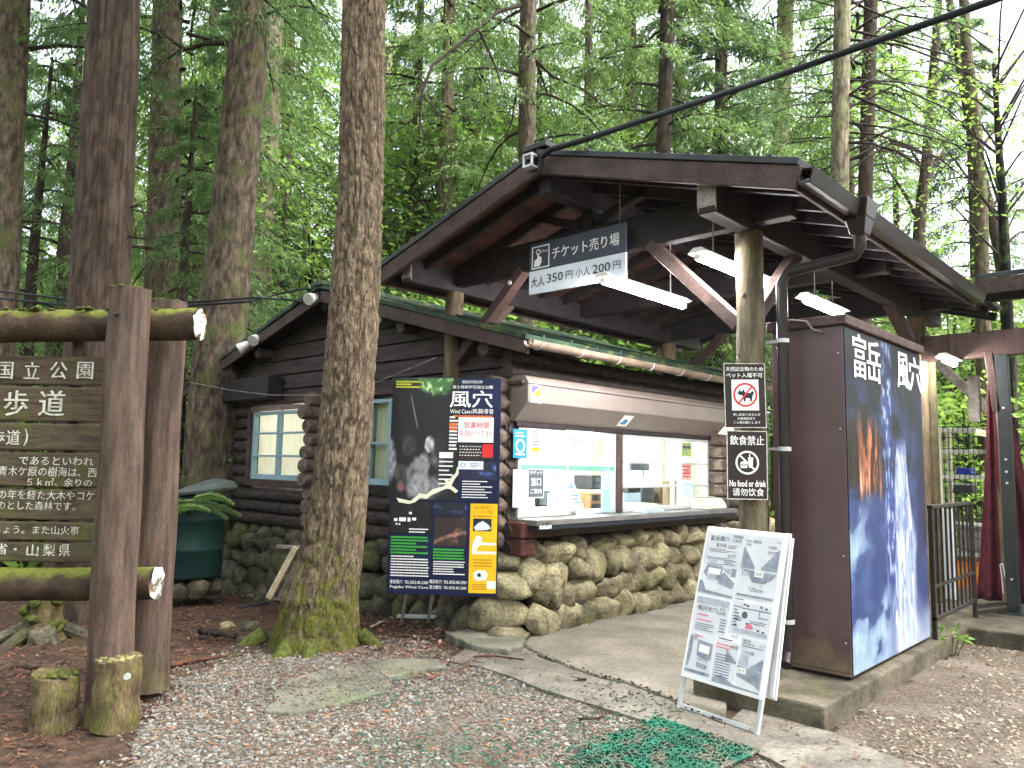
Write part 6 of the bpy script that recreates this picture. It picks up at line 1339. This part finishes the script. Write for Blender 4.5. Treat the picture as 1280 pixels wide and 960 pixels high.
# green rubber mat, open lattice, its edge half buried in gravel
mo = onz(948, 940, .02); m1 = onz(826, 901, .02); e1 = m1-mo; lw = np.linalg.norm(e1); e1 /= lw; e2 = np.array([e1[1], -e1[0], 0]); e2 = e2 if e2@FH < 0 else -e2
b = MB(); rs = np.random.RandomState(7); lw *= 1.05; dp = 1.0; n1 = 34; n2 = 38
for i in range(n1+1):
    t = i/n1*lw; n3 = int(n2*(.55+.45*vn(np.array(i*.35), np.array(2.), 6))); P = [mo+e1*t+e2*(j/n2*dp)+np.array([.004*rs.randn(), .004*rs.randn(), .010+.007*math.sin(j*1.57+i*3.14)-.014*j/n2+.004*rs.randn()]) for j in range(n3+1)]; b.tube([p+e1*.012*math.sin(j*1.57) for j, p in enumerate(P)], .0060, 5, False)
for j in range(n2+1):
    P = [mo+e1*(i/n1*lw)+e2*(j/n2*dp)+np.array([.004*rs.randn(), .004*rs.randn(), .010-.007*math.sin(i*1.57+j*3.14)-.014*j/n2+.004*rs.randn()]) for i in range(int(n1*.25*rs.rand()*(j/n2)), n1+1-int(n1*.4*rs.rand()*(j/n2)))]; b.tube(P, .0060, 5, False)
b.tube([mo+np.array([0, 0, .008]), mo+e1*lw+np.array([0, 0, .008])], .010, 6); b.tube([mo+np.array([0, 0, .008]), mo+e2*dp*.7+np.array([0, 0, -.004])], .010, 6)
b.build('tmp', MATG, smooth=True).name = 'rubber_mat'
tag(bpy.data.objects['rubber_mat'], 'green open lattice rubber mat half buried in gravel before the A-board', 'mat')
b = MB(); rs = np.random.RandomState(17)
for k in range(1500):
    q = onz(420+430*rs.rand(), 850+110*rs.rand(), .02)
    if vn(q[0]*2.4, q[1]*2.4, 3) < .52-.25*(q[0] > -3.2): continue
    d = rs.randn(3)*.016; d[2] *= .15; b.tube([q, q+d*.5, q+d], .0035, 4, False)
struct(b.build('mat_shreds', MATG), 'stuff')

# ================================================================== TREES
def trunk_mesh(name, pts, rad, ns, nl, m, amp, fu, fv, seed, flare=0., fl_h=1.):
    """bark-relief tube through pts (world), ns around and nl along"""
    pts = np.array(pts, float); seg = np.r_[0, np.cumsum(np.linalg.norm(np.diff(pts, axis=0), axis=1))]; L = seg[-1]
    s = np.linspace(0, 1, nl)**1.0*L; C = np.stack([np.interp(s, seg, pts[:, k]) for k in range(3)], 1); r = np.interp(s, seg, rad)
    a = np.linspace(0, 2*np.pi, ns, endpoint=False); A, S = np.meshgrid(a, s)
    ca, sa = np.cos(A), np.sin(A)
    # seamless noise: two offset charts blended around the seam
    u = A/(2*np.pi)
    def rid(sc_u, sc_v, sd):
        n = lambda q: fbm(q*sc_u, S*sc_v, sd, 3); w = sm(.85, 1., u); return n(u)*(1-w)+n(u-1)*w
    n1 = rid(fu, fv, seed); n2 = rid(fu*2.6, fv*2.4, seed+5)
    h = np.clip(np.abs(2*n1-1)*3.4, 0, 1)*.8+.2*np.clip(np.abs(2*n2-1)*3., 0, 1)
    big = rid(3, .5, seed+9)-.5
    fl = flare*np.exp(-(S/fl_h)*2.2)*(1+.35*np.cos(A*3+seed)+.25*np.cos(A*5+1.7*seed))
    Rr = r[:, None]*(1+.10*big)+amp*(h-.6)+fl
    V = np.stack([C[:, 0:1]+Rr*ca, C[:, 1:2]+Rr*sa, np.broadcast_to(C[:, 2:3], A.shape)], 2).reshape(-1, 3)
    i = (np.arange(ns)[None, :]+ns*np.arange(nl-1)[:, None]).ravel(); j = ((np.arange(ns)+1) % ns)[None, :]+ns*np.arange(nl-1)[:, None]; j = j.ravel()
    cc = (.34+.78*h**.8).ravel(); return npmesh(name, V, np.stack([i, j, j+ns, i+ns], 1), m, smooth=True, col=np.stack([cc, cc*.985, cc*.96], 1))
def quads(P, D, U, L, W):
    """leaf blades: base P, direction D, sideways U"""
    m = P+D*(L*.45)[:, None]
    V = np.stack([P, m-U*(W*.5)[:, None], P+D*L[:, None], m+U*(W*.5)[:, None]], 1).reshape(-1, 3); return V
def norm(a): return a/(np.linalg.norm(a, axis=1, keepdims=True)+1e-9)
def conifer_crown(seed, H, z0, R, nb, leaf=.15, tw=12, droop=.5, per=9, wide=.36):
    rs = np.random.RandomState(seed); VS = []; limbs = []
    for k in range(nb):
        t = (k+rs.rand())/nb; h = z0+(H-z0)*t; az = k*2.4+rs.randn()*.5; L = R*(1-.80*t)*(.55+.55*rs.rand())
        d = np.array([math.cos(az), math.sin(az), 0]); sd_ = np.array([-d[1], d[0], 0])
        f = lambda s: np.array([0, 0, h])+d*L*s+np.array([0, 0, .18*L*s-droop*L*s*s])+sd_*(.06*L*math.sin(s*3+k))
        limbs.append([f(s) for s in np.linspace(0, 1, 6)])
        for q in range(tw):
            s = .18+.82*(q+rs.rand())/tw; b = f(s); tl = L*wide*(1.05-s*.7)*(.6+.7*rs.rand())+.15
            for side in (-1, 1):
                dirv = d*.55+sd_*side*(.8+.3*rs.randn())+np.array([0, 0, -.25-.45*rs.rand()]); dirv /= np.linalg.norm(dirv)
                w = np.linspace(.1, 1, per)+rs.rand(per)*.1; P = b+dirv*tl*w[:, None]+np.array([0, 0, -.25])*tl*(w**2)[:, None]+rs.randn(per, 3)*.05
                D = norm(dirv+np.array([0, 0, -.35])+rs.randn(per, 3)*.45); U = norm(np.cross(D, np.array([0, 0, 1])+rs.randn(per, 3)*.45))
                VS.append(quads(P, D, U, leaf*(.8+.9*rs.rand(per)), leaf*(.22+.16*rs.rand(per))))
    V = np.concatenate(VS); return V, np.arange(len(V)).reshape(-1, 4), limbs
def broad_crown(seed, H, z0, R, ncl, leaf=.12, per=60):
    rs = np.random.RandomState(seed); VS = []; limbs = []
    for k in range(ncl):
        az = k*2.4+rs.rand(); rr = R*rs.rand()**.6; z = z0+(H-z0)*rs.rand(); c = np.array([rr*math.cos(az), rr*math.sin(az), z]); sz = .55+.5*rs.rand()
        limbs.append([np.array([0, 0, max(.5, z-rr*.8)]), c*np.array([.5, .5, 1])+np.array([0, 0, -.15*rr]), c])
        P = c+rs.randn(per, 3)*np.array([sz, sz, sz*.35]); D = norm(rs.randn(per, 3)*np.array([1, 1, .45])); U = norm(np.cross(D, np.array([0, 0, 1])+rs.randn(per, 3)*.35))
        VS.append(quads(P, D, U, leaf*(.8+.8*rs.rand(per)), leaf*(.5+.35*rs.rand(per))))
    V = np.concatenate(VS); return V, np.arange(len(V)).reshape(-1, 4), limbs
def limb_tubes(b, limbs, r0=.035):
    for L in limbs: b.tube(L, [r0*(1-.8*i/(len(L)-1)) for i in range(len(L))], 5, False)

# the big mossy trunk in front of the cabin
tb = ong(383, 808); tb = np.array([tb[0]-.02, tb[1]+.1, tb[2]])
DT = 6.86
T1 = [tb-np.array([0, 0, .15]), onh(401, 745, DT), onh(413, 700, DT), onh(424, 620, DT), onh(434, 500, DT), onh(442, 400, DT), onh(451, 250, DT), onh(455, 0, DT), onh(468, -300, DT), onh(480, -900, DT)]
tr = thing('conifer_tree', 'large flaky barked tree with mossy flared foot in front of the cabin gable', 'tree', tb)
def tlink(name, me, parent):
    M = np.array(WM[parent].inverted()); n = len(me.vertices); V = np.empty(n*3, np.float32); me.vertices.foreach_get('co', V); V = V.reshape(-1, 3)@M[:3, :3].T+M[:3, 3]; me.vertices.foreach_set('co', V.astype(np.float32).ravel()); me.update(); return link(name, me, parent)
tk = tlink('trunk', trunk_mesh('trunk', T1, [.36, .315, .275, .245, .228, .222, .200, .194, .17, .13], 260, 900, BARK_MAIN, .024, 24, 5.0, 3, .12, .4), tr)
V, Q, lb = conifer_crown(91, 20, 9.5, 2.6, 40, .09, 15, .5, 14); V = V+np.array([tb[0]+.8, tb[1], 0]); M = np.array(WM[tr].inverted()); tlink('crown', npmesh('crown', V, Q, LEAF_A), tr)
b = MB(); rs = np.random.RandomState(6)
for k in range(9):
    an = rs.rand()*6.28; c = tb+np.array([math.cos(an), math.sin(an), 0])*(.34+.1*rs.rand()); b.tube([c+np.array([0, 0, .10]), c+np.array([math.cos(an), math.sin(an), -.3])*.25, c+np.array([math.cos(an+.3), math.sin(an+.3), -.25])*.55], [.07, .05, .02], 8)
b.build('roots', MOSS, tk, smooth=True)

# trunks one can tell apart: (frame points top -> foot, distance, radius low, radius high, bark, first branch height, label, crown kind)
CROWNS = {}
def crown_data(kind):
    if kind not in CROWNS:
        s, H, z0, R, nb, leaf, mt = {'a': (1, 22, 5.0, 3.0, 56, .13, LEAF_A), 'b': (2, 20, 3.4, 3.4, 54, .14, LEAF_B), 'c': (3, 24, 8.2, 2.8, 46, .10, LEAF_B), 'd': (4, 17, 2.4, 3.3, 52, .14, LEAF_B), 'e': (5, 13, 1.6, 2.6, 42, .10, LEAF_B)}[kind]
        V, Q, lb = conifer_crown(s, H, z0, R, nb, leaf, tw=14, per=14); b = MB(); limb_tubes(b, lb, .04)
        CROWNS[kind] = (npmesh('crown', V, Q, mt), b, H)
    return CROWNS[kind]
LIMBM = {}
def limb_mesh(kind):
    if kind not in LIMBM:
        b = crown_data(kind)[1]; me = bpy.data.meshes.new('branches'); me.from_pydata(b.v, [], b.f); me.materials.append(TWIG); LIMBM[kind] = me
    return LIMBM[kind]
def individual(label, pts, D, r0, r1, bark, kind=None, rz=0., cs=1., amp=.012, dz=0., bare=None, sharp=True, group=None):
    P = [onh(x, y, D) for x, y in pts][::-1]
    foot = P[0].copy(); foot[2] = float(G(foot[0], foot[1]))-.1
    d = P[-1]-P[0]; d /= np.linalg.norm(d); top = P[-1]+d*max(0, (17-P[-1][2])); allp = [foot]+P+[top] if P[0][2] > foot[2]+.3 else P+[top]; n = len(allp)
    t = thing('conifer_tree', label, 'tree', foot, rz, group)
    R = [r0+(r1-r0)*min(1, max(0, (p[2]-foot[2])/max(.1, P[-1][2]-foot[2]))) for p in allp[:-1]]+[r1*.55]
    w_ = 72 if D < 16 else 40
    tk = tlink('trunk', trunk_mesh('trunk', allp, R, w_, 260 if D < 16 else 150, bark, amp, w_*.2, 4, int(abs(pts[0][0]))+3, r0*.35, .8), t)
    if kind:
        me = crown_data(kind)[0]; o = link('crown', me, t); o.scale = (cs,)*3; o.location = (0, 0, dz); l = link('branches', limb_mesh(kind), tk); l.scale = (cs,)*3; l.location = (0, 0, dz)
    if bare:                                       # dead branches low on the stem, given as frame polylines
        b = MB()
        for br in bare:
            rr = br[0]; q = [onh(x, y, D+dd) for x, y, dd in br[1:]]; k = len(q); b.tube(q, [rr*(1-.75*i/(k-1)) for i in range(k)], 6, False)
            if k > 2:
                rsb = np.random.RandomState(int(br[1][0]+br[1][1]))
                for i in range(1, k):
                    for _ in range(3):
                        p = q[i-1]+(q[i]-q[i-1])*rsb.rand(); dd = q[i]-q[i-1]; dd = dd/np.linalg.norm(dd)*.5+rsb.randn(3)*.35+np.array([0, 0, -.15]); b.tube([p, p+dd*.5, p+dd], [rr*.3, rr*.2, rr*.08], 4, False)
        b.build('dead_branches', TWIG, tk, smooth=True)
    return t
individual('pale barked tree at the far left edge of the view', [(22, -80), (12, 120), (2, 330), (-12, 560), (-20, 700)], 11.5, .26, .22, BARK_GREY, 'c', 1, bare=[(.03, (20, 140, 0), (70, 150, .2), (110, 166, .4)), (.02, (10, 275, 0), (60, 278, .2), (92, 280, .3))])
individual('dark red brown cedar trunk directly behind the park signboard', [(146, -80), (142, 60), (132, 230), (122, 400), (108, 640), (100, 780)], 8.6, .345, .27, BARK_RED, 'c', 2, amp=.016, bare=[(.018, (160, 296, -.1), (175, 298, -.2), (186, 300, -.3)), (.02, (160, 260, 0), (176, 256, 0), (184, 280, 0))])
individual('straight grey trunk between the red cedar and the leaning trunk', [(211, -80), (208, 100), (204, 260), (199, 420), (192, 640), (190, 740)], 13.5, .29, .25, BARK_GREY, 'a', 3)
individual('leaning brown trunk rising behind the green barrel beside the cabin', [(318, -80), (312, 40), (297, 200), (283, 350), (266, 530), (258, 650), (250, 715)], 11.3, .40, .265, BARK_GREY, 'c', 4, amp=.015)
individual('pale lichen trunk partly hidden behind the leaning brown trunk', [(345, -60), (336, 120), (330, 240), (324, 340), (318, 480)], 19, .33, .28, BARK_PALE, 'a', 5)
individual('small brown trunk seen through the gap left of the big mossy tree', [(362, 20), (358, 200), (355, 330), (352, 460)], 24, .22, .18, BARK_GREY, 'b', 6)
individual('brown trunk rising just behind the shelter roof peak', [(662, -80), (659, 60), (659, 190), (657, 400)], 15, .20, .16, BARK_GREY, 'c', .5, bare=[(.05, (655, 5, 0), (622, 15, -.8), (580, 50, -1.6), (540, 82, -2.2), (527, 118, -2.5), (524, 172, -2.6)), (.03, (600, 40, -1.2), (618, 80, -1.2), (632, 122, -1.2)), (.035, (655, 60, 0), (648, 100, .3), (640, 150, .4), (625, 190, .4)), (.04, (664, 70, 0), (690, 95, .5), (730, 112, 1), (760, 138, 1.2)), (.03, (655, 40, 0), (640, 30, -.5), (632, 10, -.8))])
individual('dark trunk above the middle of the shelter front roof', [(836, -60), (833, 60), (829, 200), (826, 400)], 17.5, .19, .16, BARK_DARK, 'a', 1.4, bare=[(.03, (832, 18, 0), (855, 22, .4), (885, 8, .8)), (.03, (830, 62, 0), (845, 50, .4), (876, 46, .8))])
individual('slim brown trunk right of the dark trunk above the shelter roof', [(905, -60), (902, 60), (900, 190), (898, 400)], 20, .19, .16, BARK_GREY, 'b', 2.1, bare=[(.03, (905, 30, 0), (925, 0, .4), (950, -30, .8)), (.025, (900, 130, 0), (880, 100, .4), (850, 95, .9)), (.025, (904, 185, 0), (925, 160, .3), (945, 150, .6))])
individual('pale mossy trunk half hidden in leaves above the shelter roof', [(985, -60), (980, 60), (975, 190), (972, 400)], 22, .26, .24, mat('mossy_pale_bark', rgb(132, 134, 96), rgb(100, 104, 66), .95, 8, relief=True), 'a', 2.7)
fan = []
rsf = np.random.RandomState(44)
for k in range(20):
    y0 = -30+k*13; x0 = 1052; ln = 90+130*rsf.rand(); sl_ = .55*(rsf.rand()-.62)+.0; dn = .35+.9*rsf.rand()*(.4+k/20)
    fan.append((.020+.012*rsf.rand(), (x0, y0, 0), (x0+ln*.35, y0+ln*(sl_-.02), -.4+rsf.rand()), (x0+ln*.7, y0+ln*(sl_*1.1+.12*dn), -.6+1.4*rsf.rand()), (x0+ln, y0+ln*(sl_+.35*dn), -.6+1.8*rsf.rand())))
for k in range(7):
    y0 = 10+k*27; ln = 50+40*rsf.rand(); fan.append((.016, (1048, y0, 0), (1048-ln*.5, y0+8-20*rsf.rand(), .4), (1048-ln, y0+18-30*rsf.rand(), .6)))
individual('grey trunk with a fan of bare dead branches above the right roof corner', [(1054, -80), (1052, 60), (1050, 200), (1048, 420)], 13.5, .165, .145, BARK_PALE, None, 0, bare=fan)
fan2 = []
for k in range(14):
    y0 = 20+k*17; ln = 60+90*rsf.rand(); s = 1 if k % 3 else -1; fan2.append((.018, (1084, y0, 0), (1084+s*ln*.4, y0-10*rsf.rand(), .5), (1084+s*ln*.8, y0+12*rsf.rand(), .9), (1084+s*ln*1.1, y0+30*rsf.rand(), 1.1)))
individual('dark slim trunk standing right of the grey trunk with bare branches', [(1090, -80), (1087, 60), (1082, 230), (1080, 420)], 16, .16, .14, BARK_DARK, 'c', 3.3, bare=fan2)
individual('thin forked dark trunk above the long right eave of the shelter', [(1165, 120), (1158, 200), (1150, 270), (1146, 330), (1142, 450)], 20, .17, .13, BARK_DARK, None, 0, bare=[(.09, (1153, 250, 0), (1160, 225, .2), (1178, 190, .5), (1200, 150, .9)), (.06, (1148, 275, 0), (1130, 240, .2), (1112, 215, .4), (1100, 190, .4)), (.05, (1156, 215, 0), (1140, 190, 0), (1132, 160, 0))])
individual('slender trunk standing in front of the bright gap at upper right', [(1208, 60), (1220, 160), (1226, 250), (1228, 360), (1229, 450)], 17.5, .18, .12, BARK_GREY, None, 0, bare=[(.05, (1222, 200, 0), (1200, 170, .3), (1180, 160, .6)), (.05, (1222, 190, 0), (1245, 160, .3), (1280, 140, .6)), (.04, (1215, 140, 0), (1240, 110, .3), (1270, 100, .6))])
individual('slender trunk leaning left beside the other thin trunk at upper right', [(1215, 170), (1232, 240), (1246, 300), (1256, 360), (1262, 450)], 18.5, .17, .11, BARK_DARK, None, 0, bare=[(.04, (1238, 260, 0), (1262, 230, .3), (1300, 215, .6)), (.04, (1250, 310, 0), (1275, 290, .3), (1310, 285, .6))])
individual('very slim pale trunk among leaves left of the shelter peak', [(486, 60), (482, 180), (480, 300), (478, 420)], 27, .17, .14, BARK_PALE, 'd', 4.2)
individual('slim trunk half covered by leaves between the big tree and shelter peak', [(585, 30), (582, 160), (578, 290), (575, 420)], 25, .15, .12, BARK_GREY, 'd', .9)
individual('small pale trunk right behind the dark trunk above the shelter roof', [(850, 60), (848, 150), (846, 250), (845, 420)], 25, .18, .15, BARK_PALE, 'b', 5)

# filler conifers further back and the light broadleaf trees among them
fl_pos = []
rs = np.random.RandomState(77)
def at_px(x, D): p = onh(x, 500, D); p[2] = float(G(p[0], p[1])); return p
KL = {'a': 'mid green conifer with long feathery crown in the wood behind the buildings', 'b': 'deep green conifer with low drooping branches in the wood behind the buildings', 'd': 'bushy dark conifer crowded into the wood behind the buildings', 'e': 'small young conifer growing under the taller trees'}
TM = {}
def generic(kind, p, rz, cs, label, group, bark):
    H = crown_data(kind)[2]
    if (kind, bark.name) not in TM:
        TM[(kind, bark.name)] = trunk_mesh('trunk', [(0, 0, -.4), (0, 0, 3), (.1, .05, H*.6), (.1, 0, H)], [.24, .2, .12, .03], 20, 60, bark, .01, 8, 3, 5, .08, .6)
    t = thing('conifer_tree', label, 'tree', p, rz, group); t.scale = (cs,)*3
    tk = link('trunk', TM[(kind, bark.name)], t); link('branches', limb_mesh(kind), tk); link('crown', crown_data(kind)[0], t)
slots = []
for D, n in ((19, 5), (24, 7), (30, 9), (38, 10)):
    for k in range(n):
        slots.append((-120+1520*(k+.15+.7*rs.rand())/n, D*(.92+.16*rs.rand())))
for x, D in slots:
    if D < 17 and 330 < x < 1180: continue
    if D < 18 and x > 900: continue
    if x > 1080 and rs.rand() < .55: continue
    if 330 < x < 420 and D < 28: continue
    p = at_px(x, D)
    if WX2-1.5 < p[0] < WX+1 and GY-1 < p[1] < FARY+1.5: continue
    if -3.5 < p[0] < 5 and 4 < p[1] < 14: continue
    kind = 'abdabd'[rs.randint(6)]
    generic(kind, p, rs.rand()*6.28, .85+.4*rs.rand(), KL[kind], 'conifers of the background wood', [BARK_GREY, BARK_DARK][rs.randint(2)])
for lab, x, D, kd, cs in (('feathery conifer filling the gap between the big tree and the arching dead branch', 505, 21, 'a', 1.0), ('feathery conifer left of the trunk behind the shelter peak', 590, 23, 'b', 1.1), ('tall conifer right of the shelter peak behind the rising cable', 735, 21, 'a', 1.0), ('tall conifer left of the leaning brown trunk high behind the cedar', 240, 20, 'a', 1.05)):
    generic(kd, at_px(x, D), x*.1, cs, lab, None, BARK_GREY)
# drooping young conifers beside the left trunks
for lab, x, D, cs in (('young conifer with drooping sprays between the red cedar and the leaning trunk', 225, 12.0, .62), ('young conifer behind the signboard at far left', 30, 13.2, .7), ('young conifer just behind the leaning brown trunk', 262, 14.5, .85), ('tall young conifer left of the red cedar behind the signboard', 62, 15.5, .95), ('young conifer close behind the cabin roof left of the big tree', 345, 17.5, .62)):
    generic('e', at_px(x, D), x*.1, cs, lab, None, BARK_DARK)
BRM = {}
def broad(label, x, D, H, z0, R, ncl, leaf, seed, group=None, m=None, per=60):
    p = at_px(x, D); V, Q, lb = broad_crown(seed, H, z0, R, ncl, leaf, per); t = thing('broadleaf_tree', label, 'tree', p, 0, group)
    link('crown', npmesh('crown', V, Q, m or LEAF_C), t); b = MB(); b.tube([(0, 0, -.4), (.05, 0, z0), (0, .1, z0+(H-z0)*.7)], [.13, .10, .04], 10); tk = b.build('trunk', BARK_GREY, t, smooth='auto', local=True); b = MB(); limb_tubes(b, lb[::2], .03); b.build('branches', TWIG, tk, local=True)
broad('bright yellow green maple in the gap left of the big mossy tree', 378, 20, 9.5, 3.2, 2.4, 60, .17, 1)
broad('light green leafy tree behind the pale trunk at upper left', 255, 23, 13, 5, 3, 60, .18, 2)
broad('light green leafy tree between the big tree and the shelter peak', 560, 24, 13, 4, 3.6, 100, .18, 3)
broad('sunlit yellow green tree right of the trunk behind the shelter peak', 745, 25, 13, 4.5, 3.4, 80, .18, 4)
broad('yellow green tree showing behind the grey trunk with bare branches', 1062, 24, 15, 6, 3.2, 70, .15, 5)
broad('thin light leafed tree at the upper right corner', 1262, 16, 12, 6.8, 3.2, 46, .10, 6)
broad('low leafy tree beyond the right eave of the shelter under the bright gap', 1195, 24, 6.8, 2.5, 4.2, 110, .17, 7, m=LEAF_U)
broad('leafy green tree seen through the rear shelter behind the wire rack', 1205, 18, 3.2, .5, 2.6, 90, .15, 8, m=LEAF_C)
broad('leafy green tree further right behind the curtain', 1330, 20, 5.5, .8, 3.0, 80, .16, 9, m=LEAF_U)
broad('pale green shrubby tree behind the cabin roof left of the big tree', 330, 16.5, 4.6, 1.0, 1.9, 70, .13, 10, m=LEAF_U)
broad('leafy tree above the cabin roof between the shelter eave and gutter', 640, 17.5, 5.6, 2.2, 3.0, 110, .15, 11, m=LEAF_C)
broad('green leafy tree above the far end of the cabin roof', 800, 20, 6.2, 2.4, 3.0, 90, .15, 12, m=LEAF_U)
broad('low green bush between the signboard posts and the leaning trunk', 225, 13, 2.4, .2, 1.2, 50, .12, 13, m=LEAF_U)
broad('low green bush behind the signboard planks', 60, 14, 2.6, .2, 2.4, 60, .13, 14, m=LEAF_U)
broad('low green bush at far left behind the signboard', -60, 13, 2.8, .2, 2.0, 60, .13, 15, m=LEAF_U)
rs = np.random.RandomState(31)
for i, (x, D, H, z0, R0) in enumerate(((95, 27, 14, 3, 4), (190, 30, 17, 5, 4.5), (300, 31, 19, 5, 4.5), (420, 27, 15, 4, 4), (500, 31, 19, 6, 4.5), (540, 22, 11, 4.5, 3), (620, 29, 17, 5, 4.5), (700, 33, 21, 8, 5), (790, 28, 16, 5, 4), (870, 31, 18, 6, 4.5), (950, 27, 15, 5, 4), (1020, 32, 20, 8, 4.5))):
    broad(('leafy mid green tree deep in the wood above the cabin and shelter roofs'), x, D, H, z0, R0, 110, .15, 40+i, group='leafy trees deep in the wood', m=LEAF_U if i % 3 else LEAF_C, per=75)
# far wood: one mass no one could count
rs = np.random.RandomState(5); n = 52000
th = YAW+(rs.rand(n)-.5)*1.9; D = 46+16*rs.rand(n); zt = (11+7*fbm(th*9, th*0, 3)-2.5*sm(.0, .35, th-YAW-.28)*2.2); z = -1+zt*rs.rand(n)**.8
P = np.stack([np.sin(th)*D, np.cos(th)*D, z], 1); Dd = norm(rs.randn(n, 3)*np.array([1, 1, .7])); U = norm(np.cross(Dd, rs.randn(n, 3)))
V = quads(P, Dd, U, .5+.5*rs.rand(n), .25+.3*rs.rand(n)); struct(link('far_wood', npmesh('far_wood', V, np.arange(len(V)).reshape(-1, 4), LEAF_A)), 'stuff')
n = 20000; th = YAW+1.0+(2*math.pi-2.0)*rs.rand(n); D = 20+24*rs.rand(n); z = -.5+9.5*rs.rand(n)**.9  # unseen leaf ring of the wood, added to block low skylight behind the camera
P = np.stack([np.sin(th)*D, np.cos(th)*D, z], 1); Dd = norm(rs.randn(n, 3)*np.array([1, 1, .7])); U = norm(np.cross(Dd, rs.randn(n, 3)))
V = quads(P, Dd, U, .6+.6*rs.rand(n), .3+.4*rs.rand(n)); struct(link('added_surrounding_wood', npmesh('added_surrounding_wood', V, np.arange(len(V)).reshape(-1, 4), LEAF_A)), 'stuff')
n = 11000; rr_ = 13*np.sqrt(rs.rand(n)); an = rs.rand(n)*6.2832; cl = vn(rr_*np.cos(an)*.35+9, rr_*np.sin(an)*.35, 8); k = cl > .28; n = int(k.sum())  # unseen floating leaf layer, added above the view to shade the ground
P = np.stack([rr_*np.cos(an)+1.0, rr_*np.sin(an)+0., 13.5+6*rs.rand(len(an))], 1)[k]; Dd = norm(rs.randn(n, 3)*np.array([1, 1, .4])); U = norm(np.cross(Dd, np.array([0, 0, 1])+rs.randn(n, 3)*.4))
V = quads(P, Dd, U, .4+.4*rs.rand(n), .2+.2*rs.rand(n)); struct(link('added_shade_foliage', npmesh('added_shade_foliage', V, np.arange(len(V)).reshape(-1, 4), LEAF_A)), 'stuff')
# ground cover beyond the buildings
n = 9000; th = YAW+(rs.rand(n)-.5)*1.8; D = 13+28*rs.rand(n)**1.3; P = np.stack([np.sin(th)*D, np.cos(th)*D], 1)
k = ~((P[:, 0] > WX2-.6) & (P[:, 0] < 5) & (P[:, 1] > 4) & (P[:, 1] < 16)); P = P[k]; n = len(P); P = np.column_stack([P, G(P[:, 0], P[:, 1])+rs.rand(n)*.5])
Dd = norm(rs.randn(n, 3)*np.array([1, 1, .5])+np.array([0, 0, .4])); U = norm(np.cross(Dd, rs.randn(n, 3))); V = quads(P, Dd, U, .15+.25*rs.rand(n), .08+.1*rs.rand(n)); struct(link('undergrowth', npmesh('undergrowth', V, np.arange(len(V)).reshape(-1, 4), LEAF_U)), 'stuff')
# thin mist between the trees
m = bpy.data.materials.new('mist'); m.use_nodes = True; N = m.node_tree.nodes; N.remove(N['Principled BSDF'])
vl = N.new('ShaderNodeVolumePrincipled'); vl.inputs['Color'].default_value = (.94, .97, .95, 1); vl.inputs['Density'].default_value = .00028; vl.inputs['Anisotropy'].default_value = .2
m.node_tree.links.new(vl.outputs[0], N['Material Output'].inputs['Volume'])
b = MB(); b.box(-90, -90, -6, 90, 90, 36); struct(b.build('haze', m), 'stuff')
cy.volume_bounces = 1; cy.volume_step_rate = 4
bpy.data.curves.remove(_tc)
